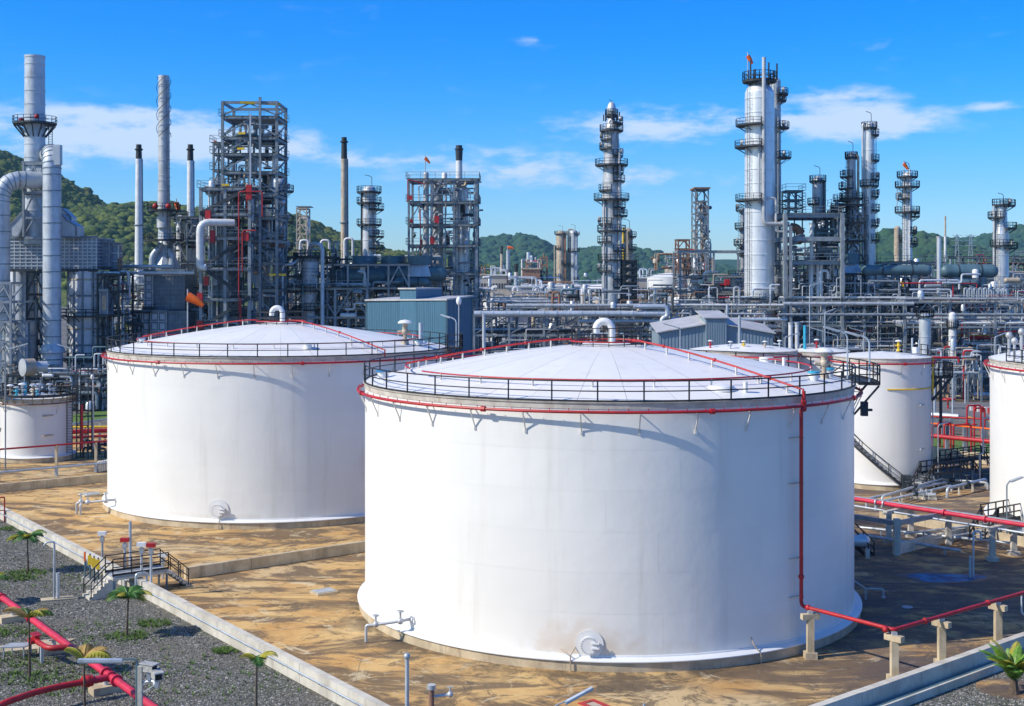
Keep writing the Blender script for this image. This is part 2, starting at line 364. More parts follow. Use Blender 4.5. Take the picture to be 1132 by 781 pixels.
def piece(name, kind, p0, p1, w, h, mat, parent):
    p0 = Vector(p0); p1 = Vector(p1); d = p1-p0; ln = d.length; d, a, b = frame_of(d)
    b = -b
    M = Matrix(((a.x*w, b.x*h, d.x*ln, 0), (a.y*w, b.y*h, d.y*ln, 0), (a.z*w, b.z*h, d.z*ln, 0), (0, 0, 0, 1)))
    org = root_loc(parent); M.translation = p0-org
    o = bpy.data.objects.new(name, unit(kind, mat)); COL.objects.link(o)
    if parent is not None: o.parent = parent
    o.matrix_basis = M
    return o
def bar(name, p0, p1, w, mat, parent, h=None): return piece(name, 'box', p0, p1, w, h or w, mat, parent)
def rod(name, p0, p1, r, mat, parent, n=8): return piece(name, 'cyl%d' % n, p0, p1, r, r, mat, parent)
def tubeo(name, pts, r, mat, parent, n=8, rad=None): 
    return MB().tube(bend(pts, rad if rad else r*2.5), r, n).build(name, mat, parent)
def dup(root, delta, label=None, group=None):
    r = root.copy(); COL.objects.link(r); r.location = root.location+Vector(delta)
    if label: r['label'] = label
    if group: r['group'] = group; root['group'] = group
    for ch in list(root.children):
        c = ch.copy(); COL.objects.link(c); c.parent = r
        for g in list(ch.children):
            d = g.copy(); COL.objects.link(d); d.parent = c
    return r
def rail_mesh(pts, h=1.1, sp=1.6, r=.035, toe=True):
    b = MB(); pts = [Vector(p) for p in pts]
    for a, c in zip(pts[:-1], pts[1:]):
        k = max(1, round((c-a).length/sp))
        for i in range(k+1):
            p = a.lerp(c, i/k); b.bar(p, p+Vector((0, 0, h)), r*2)
        for z in (h, h*.52): b.bar(a+Vector((0, 0, z)), c+Vector((0, 0, z)), r*2)
        if toe: b.bar(a+Vector((0, 0, .08)), c+Vector((0, 0, .08)), .03, .14)
    return b
# ================================================================== THE SETTING
def sheet(name, poly, z, mat):
    b = MB(); b.add([(p[0], p[1], z) for p in poly], [tuple(range(len(poly)))]); return struct(b.build(name, mat, None, False))
U = Vector((.592, -.806, 0)); V = Vector((.806, .592, 0))            # site axes: along the left dike, and away to the right
struct(MB().add([(-5100, -550, -.03), (5100, -550, -.03), (5100, 5250, -.03), (-5100, 5250, -.03)], [(0, 1, 2, 3)]).build('ground', 'plant_ground', None, False))
A0 = G(14, 582); A0 = A0-U*30; CORNER = Vector((1.3, 49.1, 0)); B1 = Vector((50, 90.5, 0))
sheet('gravel_yard', [(-90, 20), (60, 20), (70, 107), B1[:2], CORNER[:2], A0[:2], (-90, 131.3)], .004, 'gravel')
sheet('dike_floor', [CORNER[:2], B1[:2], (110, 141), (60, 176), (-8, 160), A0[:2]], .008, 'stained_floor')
sheet('outer_apron', [A0[:2], (-8, 160), (-30, 200), (-90, 150), (-90, 131.5)], .006, 'stained_floor')
# road behind the tanks on the right, with its edge line; and one on the left
def gp(l, z=0): return [tuple(G(a, b)[:2]) for a, b in l]
sheet('road', gp([(985, 443), (1132, 447), (1190, 449), (1190, 478), (1132, 476), (1085, 468), (1052, 459), (1020, 455), (985, 453)]), .010, 'asphalt')
sheet('road_side_apron', gp([(985, 436), (1190, 438), (1190, 446), (985, 442.5)]), .009, 'stained_floor')
sheet('road_marking', gp([(1070, 460.5), (1132, 473.5), (1132, 475), (1068, 461.2)]), .018, 'yellow')
sheet('access_road', gp([(40, 437), (260, 432), (260, 446), (60, 451)]), .010, 'asphalt')
sheet('lawn_verge', gp([(60, 462), (100, 456), (200, 444), (200, 456), (118, 464), (75, 470)]), .012, 'lawn')
sheet('lawn_strip', gp([(1020, 482), (1092, 488), (1120, 492), (1120, 506), (1020, 500)]), .012, 'lawn')

# ------------------------------------------------------------------ hills
def hill(name, label, prof, Y0, depth, mat, seed, step=30, crowns=None):
    rng = np.random.default_rng(seed)
    pxs = np.array([p[0] for p in prof], float); pys = np.array([p[1] for p in prof], float)
    nx = 170; ny = 26
    u = np.linspace(pxs[0], pxs[-1], nx); hv = CAMH-(np.interp(u, pxs, pys)-HOR)*Y0/F
    k = np.array([1, 2, 3, 2, 1])/9; hv = np.convolve(np.pad(hv, 2, 'edge'), k, 'valid')
    t = np.linspace(-1, 1, ny)
    ph = rng.uniform(0, 6.28, 8); fr = rng.uniform(.5, 3, 8)
    v = []
    for j in range(ny):
        yy = Y0+t[j]*depth
        for i in range(nx):
            spur = sum(sin(u[i]*.02*fr[q]+ph[q]+t[j]*2.2*fr[q]) for q in range(5))*.05
            sh = max(0, cos(t[j]*pi/2))**1.15
            z = hv[i]*min(1.0, sh*(1+spur*(1-sh)*3.0))-2*(1-sh)
            v.append(((u[i]-566)*Y0/F, yy, z))
    f = [(j*nx+i, j*nx+i+1, (j+1)*nx+i+1, (j+1)*nx+i) for j in range(ny-1) for i in range(nx-1)]
    o = struct(MB().add(v, f).build(name, mat, None, True, 180))
    if crowns:
        n, rad = crowns
        a = np.array(v).reshape(ny, nx, 3); ico = ico_mesh()
        iv, jf = ico; out = []; fs = []
        jj = rng.uniform(ny*.06, ny*.56, n); ii = rng.uniform(0, nx-1.01, n)
        i0 = ii.astype(int); j0 = jj.astype(int); fi = (ii-i0)[:, None]; fj = (jj-j0)[:, None]
        P = (a[j0, i0]*(1-fi)+a[j0, i0+1]*fi)*(1-fj)+(a[j0+1, i0]*(1-fi)+a[j0+1, i0+1]*fi)*fj
        R = rad*rng.uniform(.4, 1.0, n)**.8*1.5
        R[rng.random(n) < .06] *= 1.4
        noise = rng.uniform(.68, 1.25, (n, len(iv)))
        vs = P[:, None, :]+iv[None]*noise[..., None]*R[:, None, None]*np.array([1, 1, .8])
        vs[..., 2] += R[:, None]*.25
        fs = (np.array(jf)[None]+(np.arange(n)*len(iv))[:, None, None]).reshape(-1, 3)
        me = bpy.data.meshes.new('hill_trees'); vs = vs.reshape(-1, 3)
        me.vertices.add(len(vs)); me.vertices.foreach_set('co', vs.ravel().astype(np.float32))
        me.loops.add(len(fs)*3); me.loops.foreach_set('vertex_index', fs.ravel().astype(np.int32))
        me.polygons.add(len(fs)); me.polygons.foreach_set('loop_start', np.arange(0, len(fs)*3, 3, dtype=np.int32))
        me.polygons.foreach_set('loop_total', np.full(len(fs), 3, np.int32)); me.update(); me.validate()
        me.materials.append(MATS[mat]); me.polygons.foreach_set('use_smooth', [True]*len(me.polygons))
        q = bpy.data.objects.new('hill_forest', me); COL.objects.link(q); q['kind'] = 'stuff'; tag(q, label, 'forest')
    return o
def ico_mesh():
    g = (1+5**.5)/2
    v = [(-1,g,0),(1,g,0),(-1,-g,0),(1,-g,0),(0,-1,g),(0,1,g),(0,-1,-g),(0,1,-g),(g,0,-1),(g,0,1),(-g,0,-1),(-g,0,1)]
    v = [Vector(p).normalized() for p in v]
    f = [(0,11,5),(0,5,1),(0,1,7),(0,7,10),(0,10,11),(1,5,9),(5,11,4),(11,10,2),(10,7,6),(7,1,8),(3,9,4),(3,4,2),(3,2,6),(3,6,8),(3,8,9),(4,9,5),(2,4,11),(6,2,10),(8,6,7),(9,8,1)]
    mid = {}; f2 = []
    def m(a, b):
        k = (min(a, b), max(a, b))
        if k not in mid: v.append(((v[a]+v[b])/2).normalized()); mid[k] = len(v)-1
        return mid[k]
    for a, b, c in f:
        x, y, z = m(a, b), m(b, c), m(c, a); f2 += [(a, x, z), (b, y, x), (c, z, y), (x, y, z)]
    return np.array([tuple(p) for p in v]), f2
hill('hill_near', 'dense green forest of rounded crowns covering the near hill at left', [(-420, 215), (-300, 180), (-160, 150), (-60, 158), (0, 172), (20, 180), (45, 196), (70, 206), (92, 222), (118, 236), (150, 232),
     (185, 229), (225, 238), (262, 240), (300, 238), (326, 244), (350, 252), (372, 264), (400, 276), (440, 285), (490, 292), (560, 304)], 1350, 420, 'forest', 3, crowns=(16500, 4.1))
hill('hill_far', 'hazy blue green forest on the far hill behind the two slim columns', [(395, 296), (440, 288), (500, 278), (530, 271), (550, 267), (566, 267), (578, 264), (590, 267), (603, 274), (618, 282), (632, 284), (648, 279),
     (668, 277), (690, 279), (715, 283), (735, 288), (755, 297), (790, 300), (840, 303)], 3300, 800, 'forest_far', 5, crowns=(4300, 9))
hill('hill_right', 'green forest on the hill at far right behind the slim stacks', [(880, 303), (930, 284), (965, 266), (985, 262), (1005, 266), (1030, 270), (1050, 282), (1075, 298), (1100, 303)], 2100, 500, 'forest_far', 8, crowns=(3000, 7.5))
hill('hill_right_far', 'blue green forest on the farthest ridge at the right edge', [(1010, 290), (1040, 275), (1062, 269), (1085, 268), (1105, 262), (1132, 256), (1200, 250), (1300, 262)], 3600, 800, 'forest_far', 9, crowns=(2200, 11))
hill('hill_centre_right', 'low hazy wooded ridge behind the big silver column', [(700, 300), (740, 293), (770, 288), (800, 287), (850, 288), (900, 290), (950, 298), (990, 300)], 3900, 700, 'forest_far', 10)

# ------------------------------------------------------------------ dike walls
def dike(name, label, p, q, h, th, mat='concrete', side=1, ledge=False, seg=5.0, group='concrete dike walls'):
    """wall of cast panels from p to q (outer base line); thickness to the left of p->q when side=1"""
    p = Vector(p); q = Vector(q); d = (q-p).normalized(); n = Vector((-d.y, d.x, 0))*side; L_ = (q-p).length
    t = thing(name, label, 'wall', p, group); k = max(1, round(L_/seg)); rng = random.Random(len(label))
    for i in range(k):
        a = p+d*(L_*i/k+.012); b_ = p+d*(L_*(i+1)/k-.012); off = rng.uniform(-.006, .006)
        m = MB(); m.prism([a+n*off, b_+n*off, b_+n*(th+off), a+n*(th+off)] if side > 0 else [b_+n*off, a+n*off, a+n*(th+off), b_+n*(th+off)], -.1, h+rng.uniform(-.006, .006))
        m.build('wall_panel', mat, t, False)
    m = MB(); m.prism([p+n*.03, q+n*.03, q+n*(th-.03), p+n*(th-.03)], -.1, h-.03); m.build('wall_core', mat, t, False)
    if ledge:
        m = MB(); m.prism([p-n*.75, q-n*.75, q-n*.02, p-n*.02], -.1, .28); m.build('footing_ledge', mat, t, False)
        m = MB(); m.prism([p-n*.80, q-n*.80, q-n*.68, p-n*.68], -.1, .42); m.build('gutter_lip', mat, t, False)
        m = MB(); m.prism([p-n*.66, q-n*.66, q-n*.10, p-n*.10], .27, .30); m.build('gutter_channel', 'teal_equipment', t, False)  # the channel's bluish shade is put into this dark teal strip
    return t
dike('dike_wall', 'long pale concrete dike wall running beside the gravel yard at lower left', A0, CORNER, .97, .42, side=1)
Bd = (B1-CORNER).normalized()
dike('dike_wall', 'concrete dike wall with a dark gutter along its foot at lower right', CORNER-Vector((-.05,.9,0)), B1-Vector((-.6,.8,0)), 1.0, .42, side=1, ledge=True)
dA = lambda s: CORNER-U*s
dike('dike_wall', 'low concrete divider wall between the two big white tanks', (-22.2, 88.1, 0), (-3, 103.4, 0), .78, .35, 'concrete_warm')
dike('dike_wall', 'concrete divider wall behind the small white tank at far left', (-53, 120.6, 0), (-33, 136.5, 0), .8, .35, 'concrete_warm')
Fw = (Vector((36.4, 102.8, 0))-Vector((28.5, 95.8, 0))).normalized()
dike('dike_wall', 'grey concrete wall beneath the pipe supports right of the front tank', (28.5, 95.8, 0), (36.3, 102.7, 0), .75, .4)
dike('dike_wall', 'sunlit low concrete wall under the long crimson pipe at right', (31.4, 110.6, 0), (44.5, 90.4, 0), .7, .35, 'concrete_warm', side=1)
dike('dike_wall', 'pale concrete retaining wall below the red valve manifold', G(1012, 504), G(1110, 516), 1.15, .4, 'concrete_warm')

# conduit clipped to the left dike wall, hanging from brackets
t = thing('conduit_pipe', 'thin blue grey conduit clipped along the left dike wall', 'pipe', A0)
dn = Vector((-.806, -.592, 0))
rod('pipe', A0+dn*.12+Vector((0, 0, .62)), CORNER+dn*.12+Vector((0, 0, .62)), .045, 'silver_blue', t)
for i in range(48):
    p = A0.lerp(CORNER, (i+.5)/48); bar('clip', p+Vector((0, 0, .55)), p+dn*.16+Vector((0, 0, .55)), .06, 'galv', t)

# ================================================================== STORAGE TANKS
def custom_radial(o, cx, cy):
    me = o.data; org = root_loc(o.parent); ns = []
    for v in me.vertices:
        x = v.co.x+org.x-cx; y = v.co.y+org.y-cy; l = hypot(x, y) or 1; ns.append((x/l, y/l, 0))
    me.normals_split_custom_set_from_vertices(ns)
def roof_z(r, R, H, rise): return H+rise*(1-(min(r, R)/R)**1.55)
def big_tank(label, cx, cy, R, H, rise, shell, np_=16, courses=6, posts=40, rail=True, sectors=36, group=None, ringm='red', base='concrete_warm', nbr=32, plain=False):
    t = thing('storage_tank', label, 'storage tank', (cx, cy, 0), group)
    P = lambda r, a, z: Vector((cx+r*cos(a), cy+r*sin(a), z))
    MB().lathe(cx, cy, [(R+.38, -.05), (R+.38, .48), (R-.1, .5)], 96).build('foundation', base, t)
    MB().lathe(cx, cy, [(R+.42, .5), (R+.48, .53), (R+.48, .58), (R+.38, .63), (R+.06, .70), (R+.04, .78), (R-.02, .80)], 128).build('base_flange', 'white_paint', t)
    MB().lathe(cx, cy, [(R-.012, .5), (R-.012, H-.02)], 192).build('shell_liner', shell, t)
    rng = random.Random(int(cx*10)); ch = (H-.34-.78)/courses
    seg = max(3, 192//np_)
    for c in range(courses):
        off = rng.uniform(0, 2*pi/np_)
        for k in range(np_):
            a = off+2*pi*k/np_; ro = R+(.0018 if (k+c) % 2 else 0)
            m = MB().lathe(cx, cy, [(ro, .78+ch*c+.0022), (ro, .78+ch*(c+1)-.0022)], seg, a+.00012, a+2*pi/np_-.00012)
            o = m.build('shell_plate', shell, t); custom_radial(o, cx, cy)
    MB().lathe(cx, cy, [(R-.02, H-.34), (R+.035, H-.34), (R+.05, H-.06), (R+.10, H-.05), (R+.12, H+.02), (R-.05, H+.05)], 160).build('roof_curb', 'tank_roof_edge', t)  # tan-grey curb whose colour also holds the shadow band under the rim
    rc = 1.5 if R > 8 else .4
    for k in range(sectors):
        a0 = 2*pi*k/sectors+.0006; a1 = 2*pi*(k+1)/sectors-.0006; dz = .004 if k % 2 else 0
        m = MB().lathe(cx, cy, [(R*q, roof_z(R*q, R, H+.03, rise)+dz) for q in (.06, .2, .35, .5, .62, .74, .84, .92, 1.0)], 6 if R > 8 else 3, a0, a1)
        m.build('roof_plate', 'tank_roof', t, True, 60)
    MB().lathe(cx, cy, [(0, H+rise+.06), (R*.1, H+rise+.03), (R*.1, H+rise-.05)], 32).build('roof_crown', 'tank_roof', t)
    for i in range(2 if R > 8 else 0):                                  # lapped stiffening strips below the roof plates
        pass
    if rail:
        Rr = R+.06
        for k in range(posts):
            a = 2*pi*(k+.35)/posts; bar('rail_post', P(Rr, a, H+.02), P(Rr, a, H+1.13), .08, 'black_paint', t)
        for z, rr in ((1.13, .042), (.6, .034)):
            MB().ring(cx, cy, H+z, Rr, rr, 120, 5).build('rail', 'black_paint', t)
        MB().lathe(cx, cy, [(Rr-.02, H+.03), (Rr-.02, H+.13), (Rr+.02, H+.13), (Rr+.02, H+.03)], 120).build('toe_board', 'black_paint', t)
    # red cooling ring outside the shell, carried on brackets
    zr = H-.47
    g0, g1 = radians(196.5), radians(198)
    MB().ring(cx, cy, zr, R+.45, .085, 150, 7).build('cooling_ring', ringm, t)
    for k in range(nbr):
        a = 2*pi*(k+.2)/nbr
        m = MB(); m.bar(P(R+.47, a, zr-.1), P(R, a, zr-1.1), .055); m.bar(P(R, a, zr-.08), P(R+.52, a, zr-.1), .05)
        m.bar(P(R+.01, a, zr-1.02), P(R+.01, a, zr-1.2), .12)
        m.build('bracket', 'galv_white', t, False)
        if k % 4 == 1:
            a += .05; d = Vector((-sin(a), cos(a), 0))*.13; rod('coupling', P(R+.45, a, zr)-d, P(R+.45, a, zr)+d, .15, ringm, t)
    for k in range(nbr*3):
        a = 2*pi*k/(nbr*3); rod('spray_nozzle', P(R+.45, a, zr), P(R+.45, a, zr+.2), .022, ringm, t, 5)
    return t, P
mk('tank_roof_edge', (.62, .58, .50), (.46, .43, .37), 1.2, .6, 0, grime=((.3, .24, .18), .5))
mk('galv_white', (.70, .68, .63), (.55, .52, .47), 2, .5)

def goose(t, P0, h, span, r, mat='white_paint', ang=pi):
    d = Vector((cos(ang), sin(ang), 0)); p = Vector(P0); pts = [p]
    pts += [p+Vector((0, 0, h))+d*(span/2*(1-cos(a)))+Vector((0, 0, span/2*sin(a))) for a in [pi*i/12 for i in range(13)]]
    pts.append(p+d*span+Vector((0, 0, h-.25)))
    o = MB().tube(pts, r, 14).build('vent_pipe', mat, t)
    MB().cyl(p-Vector((0, 0, .1)), p+Vector((0, 0, .12)), r*1.6, n=16).build('vent_flange', mat, t)
def valve(t, p, s=1.0, body='tan_metal', name='breather_valve', cap='white_paint'):
    if name == 'roof_valve': s *= .62
    p = Vector(p); m = MB()
    m.cyl(p, p+Vector((0, 0, .28*s)), .28*s, .22*s, 12); m.cyl(p+Vector((0, 0, .28*s)), p+Vector((0, 0, .9*s)), .13*s, n=10)
    m.ball(p+Vector((0, 0, .8*s)), .25*s); m.cyl(p+Vector((-.5*s, 0, .8*s)), p+Vector((.4*s, 0, .8*s)), .1*s)
    m.cyl(p+Vector((0, 0, .9*s)), p+Vector((0, 0, 1.35*s)), .16*s, .2*s, 12)
    o = m.build(name, body, t); MB().lathe(p.x, p.y, [(0, p.z+1.62*s), (.34*s, p.z+1.56*s), (.5*s, p.z+1.42*s), (.46*s, p.z+1.36*s), (0, p.z+1.38*s)], 16).build('cap', cap, o)
def manway(t, P, a, z, R, r=.43):
    c = P(R+.012, a, z); n = Vector((cos(a), sin(a), 0))
    MB().cyl(c, c+n*.035, r*1.75, n=32).build('reinforcing_plate', 'tank_white_aged', t)
    m = MB(); m.cyl(c+n*.03, c+n*.26, r*.86, n=28); m.cyl(c+n*.24, c+n*.34, r*1.05, n=28)
    o = m.build('manway_cover', 'white_paint', t)
    m = MB(); s = Vector((-sin(a), cos(a), 0))
    for dz in (-.13, .13): m.bar(c+n*.38+s*(r*.3)+Vector((0, 0, dz)), c+n*.38+s*(r*1.25)+Vector((0, 0, dz)), .07)
    m.bar(c+n*.3+s*(r*1.2)+Vector((0, 0, -.25)), c+n*.3+s*(r*1.2)+Vector((0, 0, .25)), .07)
    m.build('hinge', 'white_paint', o)
    m = MB()
    for k in range(20):
        q = 2*pi*k/20; cc = c+n*.34+s*(r*.95*cos(q))+Vector((0, 0, r*.95*sin(q))); m.cyl(cc, cc+n*.03, .025, n=6)
    m.build('bolts', 'galv', o)
def roof_pipes(t, P, R, H, rise, ar, mat='red', zdrop=None, gap=(3.42, 3.62), a_left=pi*1.0, rin=None):
    rr = R*.835; zr = roof_z(rr, R, H, rise)+.42
    cx, cy = t.location.x, t.location.y
    for q0, q1 in ((gap[1], 2*pi+gap[0]),):
        MB().ring(cx, cy, zr, rr, .05, 120, 6, q0, q1).build('roof_ring_pipe', mat, t)
    for k in range(24):
        a = 2*pi*(k+.5)/24
        if gap[0] < a < gap[1]: continue
        rod('pipe_post', P(rr, a, zr-.55), P(rr, a, zr), .055, 'galv_white', t)
    rin = rin or R*.14
    MB().ring(cx, cy, H+rise+.2, rin+.1, .05, 48, 6).build('crown_ring_pipe', mat, t)
    for a, ro, rad in ((a_left, rr, .06), (ar, R+.10, .06)):
        pts = [P(rin, a, H+rise+.3)]+[P(r, a, roof_z(r, R, H, rise)+.48) for r in np.linspace(rin+1, ro, 9)]
        if ro > R: pts += [P(R+.42, a, H+.45), P(R+.44, a, H-.2)]
        MB().tube(pts, rad, 8).build('roof_feed_pipe', mat, t)
        for r in np.linspace(rin+1.4, ro-.8, 7):
            z = roof_z(r, R, H, rise); rod('pipe_post', P(r, a, z-.02), P(r, a, z+.45), .06, 'galv_white', t)
        for r in np.linspace(rin+3, ro-2, 3): q = P(r, a, roof_z(r, R, H, rise)+.48); MB().ball(q, .12).build('coupling', mat, t)
def crown_rail(t, P, H, rise, r=2.25, n=14, h=1.15):
    cx, cy = t.location.x, t.location.y; z = H+rise-.08
    for k in range(n):
        a = 2*pi*(k+.5)/n; bar('rail_post', P(r, a, z), P(r, a, z+h), .055, 'black_paint', t)
    for dz in (h, h*.52, .12): MB().ring(cx, cy, z+dz, r, .03, 48, 5).build('rail', 'black_paint', t)

# ---- the big front tank
MX, MY, MR, MH, MRISE = 6.05, 83.0, 15.38, 14.0, 2.3
t, P = big_tank('huge white storage tank in the foreground with domed roof and black handrail', MX, MY, MR, MH, MRISE, 'tank_white_front', group=None)
MT = t
AR = radians(-51.4)
crown_rail(t, P, MH, MRISE)
goose(t, P(.35, 0, MH+MRISE), .95, 1.0, .235)
roof_pipes(t, P, MR, MH, MRISE, AR)
valve(t, P(13.6, radians(-16), roof_z(13.6, MR, MH, MRISE)), 1.15)
for a, r, m_, s in ((radians(-28), 13.4, 'cyan_paint', .3), (radians(190), 14.3, 'blue_paint', .34), (radians(-8), 13.9, 'cyan_paint', .32), (radians(28), 13.0, 'tank_white_aged', .4)):
    p = P(r, a, roof_z(r, MR, MH, MRISE)); o = MB().cyl(p, p+Vector((0, 0, .45)), s, n=16).build('hatch', 'white_paint', t)
    MB().cyl(p+Vector((0, 0, .45)), p+Vector((0, 0, .55)), s*1.25, n=16).build('hatch_lid', m_, o)
for a, r in ((radians(-62), 14.2), (radians(35), 14.0), (radians(60), 13), (radians(15), 12.5)):
    p = P(r, a, roof_z(r, MR, MH, MRISE)); rod('roof_nozzle', p, p+Vector((0, 0, .6)), .12, 'white_paint', t, 10)
p = P(13.3, radians(-66), roof_z(13.3, MR, MH, MRISE)); MB().lathe(p.x, p.y, [(0, p.z+.28), (.7, p.z+.16), (.85, p.z-.1)], 20).build('roof_manhole', 'white_paint', t)
am = atan2(67.75-MY, 4.05-MX); manway(t, P, am, 1.35, MR)
# inlet nozzle and valves at lower left of the shell
an = radians(220); c = P(MR, an, 1.25); n_ = Vector((cos(an), sin(an), 0)); lw = Vector((-.93, -.37, 0))
MB().cyl(c, c+n_*.05, .42, n=20).build('nozzle_pad', 'white_paint', t)
tubeo('drain_pipe', [c, c+n_*.75, c+n_*.75+Vector((-1.6, .1, -.25)), c+n_*.75+Vector((-1.9, .12, -.25)), c+n_*.75+Vector((-1.9, .12, -1.2))], .085, 'silver_dull', t, 10)
for q, s in ((c+n_*.7, 1), (c+n_*.75+Vector((-1.35, .1, -.2)), .9)):
    m = MB(); m.ball(q, .2*s); m.cyl(q, q+Vector((0, 0, .55*s)), .06*s); m.ring(q.x, q.y, q.z+.55*s, .2*s, .03, 14, 5); m.bar(q+Vector((-.2*s, 0, .55*s)), q+Vector((.2*s, 0, .55*s)), .04)
    m.build('valve', 'silver_dull', t)
# small drain with a thin standpipe under the manway
p = P(MR+.5, am-.06, 0); tubeo('sample_pipe', [p+Vector((-.5, .5, 1.05)), p+Vector((0, 0, .85)), p+Vector((0, -.02, 0))], .035, 'tan_metal', t, 6)
rod('sample_pipe', P(MR, am-.045, 1.2), P(MR+.5, am-.06, .85), .03, 'tan_metal', t, 6)
p = P(MR+.5, radians(-63), 0); tubeo('sample_pipe', [P(MR, radians(-64), 1.3), P(MR+.25, radians(-64), .95), p+Vector((0, 0, .5)), p], .035, 'tan_metal', t, 6)
for z in (11.8, 9.3, 5.2, 3.1):                                        # stand-offs that hold the red drop pipe
    bar('stand_off', P(MR, AR, z), P(MR+.46, AR, z), .06, 'tank_roof_edge', t)
    s = Vector((-sin(AR), cos(AR), 0)); bar('stand_off', P(MR+.05, AR, z)-s*.75, P(MR+.1, AR, z), .045, 'tank_roof_edge', t)
# landing platform at the head of the stair, right side
t2 = thing('tank_stair', 'black stair landing and spiral stair at the right rim of the front tank', 'stairs', P(MR+.8, 0, MH))
m = MB(); m.lathe(MX, MY, [(MR+.28, MH-.06), (MR+1.55, MH-.06), (MR+1.55, MH+.02), (MR+.28, MH+.02)], 8, radians(-13), radians(12), caps=True); m.build('landing_deck', 'grating', t2, False)
arc = [P(MR+1.52, radians(a), MH) for a in (-13, -8, -3, 2, 7, 12)]
rail_mesh([P(MR+.3, radians(-13), MH)]+arc, 1.15, 1.0, .034).build('railing', 'black_paint', t2, False)
for a in (-12, 0, 11): bar('bracket', P(MR, radians(a), MH-1.9), P(MR+1.5, radians(a), MH-.1), .12, 'steel_dark', t2)
steps = 44; m = MB(); rl = []; rl2 = []
for i in range(steps):
    a = radians(12+i*2.35); z = MH-.28*(i+1); pts = [P(MR+.2, a, z), P(MR+1.1, a, z), P(MR+1.1, a+radians(2.3), z), P(MR+.2, a+radians(2.3), z)]
    m.prism(pts, z-.04, z); rl.append(P(MR+1.1, a, z+1.05)); rl2.append(P(MR+1.1, a, z+.0))
m.build('treads', 'grating', t2, False); MB().tube(rl, .04, 5).build('handrail', 'black_paint', t2); MB().tube(rl2, .09, 5).build('stringer', 'black_paint', t2)
for i in range(0, steps, 4): bar('rail_post', rl2[i], rl[i], .05, 'black_paint', t2)
m = MB(); q = P(MR+.9, radians(-4), MH-1.6); m.box(q.x-.2, q.x+.2, q.y-.2, q.y+.2, q.z-.6, q.z+.3); m.box(q.x-.1, q.x+.5, q.y-.1, q.y+.1, q.z-.3, q.z-.15); m.build('junction_box', 'steel_dark', t2, False)

def street_lamp(label, base, h, arm, ang, r=.07, mat='galv', drop=.12, head=(.95, .2), grp=None, z0=0):
    t = thing('street_lamp', label, 'lamp', base, grp); b = Vector(base); d = Vector((cos(ang), sin(ang), 0))
    MB().tube(bend([b, b+Vector((0, 0, h)), b+Vector((0, 0, h+.25))+d*arm], .35), [r]*7, 8).build('pole', mat, t)
    e = b+Vector((0, 0, h+.22))+d*arm; o = MB().bar(e, e+d*head[0]+Vector((0, 0, head[0]*.28)), head[1], .12).build('lamp_head', 'galv', t, False)
    MB().bar(e+Vector((0, 0, -.065))+d*.1, e+d*head[0]*.9+Vector((0, 0, head[0]*.25-.065)), head[1]*.7, .03).build('lens', 'lamp_glass', o, False)
    return t
street_lamp('curved street lamp rising above the stair landing of the front tank', P(MR+1.0, radians(-9), MH), 2.7, .55, pi*.93, .06, 'silver_blue')
street_lamp('thin lamp post just left of the curved lamp at the front tank rim', P(MR-.4, radians(-14), MH+.05), 3.0, .5, pi, .05, 'galv')

# ---- red drop pipe of the front tank with its run along the yard
z2 = 2.65; s = Vector((-sin(AR), cos(AR), 0))
p0 = P(MR+.46, AR, MH-.5); p1 = P(MR+.46, AR, z2); p2 = Vector((19.4, 65.7, z2)); p3 = Vector((29.1, 73.5, z2)); p4 = p3+(p3-p2)*1.9
t = thing('fire_water_pipe', 'dark red pipe dropping down the front tank then turning away on posts', 'pipe', (p1.x, p1.y, 0))
MB().tube(bend([P(MR+.46, AR, MH+.35), P(MR+.46, AR, MH-.55), P(MR+.46, AR, MH-.7)-s*.22, P(MR+.46, AR, MH-1.3)-s*.22, p1-s*.22, p2, p4], .28, 5), .105, 10).build('pipe', 'red', t)
for p in (P(MR+.46, AR, MH-.25), P(MR+.46, AR, MH-.62), p1-s*.22+Vector((0, 0, 1.6)), p2+Vector((-.4, .1, 0)), p2.lerp(p3, .22), p2.lerp(p3, .70), (p1-s*.22).lerp(p2, .08)):
    MB().ball(p, .17, 10, 6).build('coupling', 'red', t)
def tpost(label, x, y, h, ang, mat='concrete_warm', w=.36, head=1.0, grp='concrete pipe posts', z=None):
    t = thing('pipe_post', label, 'post', (x, y, 0), grp); d = Vector((cos(ang), sin(ang), 0)); b = Vector((x, y, 0))
    m = MB(); m.bar(b, b+Vector((0, 0, h-.3)), w); m.build('post', mat, t, False)
    m = MB(); m.bar(b-d*head/2+Vector((0, 0, h-.16)), b+d*head/2+Vector((0, 0, h-.16)), w*.95, .3); m.build('cross_head', mat, t, False)
    m = MB(); m.box(x-w*.9, x+w*.9, y-w*.9, y+w*.9, -.05, .35); m.build('footing', mat, t, False)
    m = MB(); m.bar(b+Vector((0, 0, h-.02)), b+Vector((0, 0, h+.14)), .25); m.build('pipe_shoe', 'galv', t, False)
    return t
vd = atan2((p3-p2).y, (p3-p2).x)
a1 = (p1-s*.22).lerp(p2, .12)
tpost('concrete pipe post against the front tank wall', a1.x-.1, a1.y-.1, 2.42, 0.2)
tpost('tallest sunlit concrete post under the bend of the red pipe', p2.x, p2.y-.05, 2.42, vd+pi/2)
q = p2.lerp(p3, .34); tpost('concrete pipe post second to the right of the red pipe bend', q.x, q.y, 2.42, vd+pi/2)
q = p2.lerp(p3, .78); tpost('concrete pipe post nearest the right edge below the red pipe', q.x, q.y, 2.42, vd+pi/2)

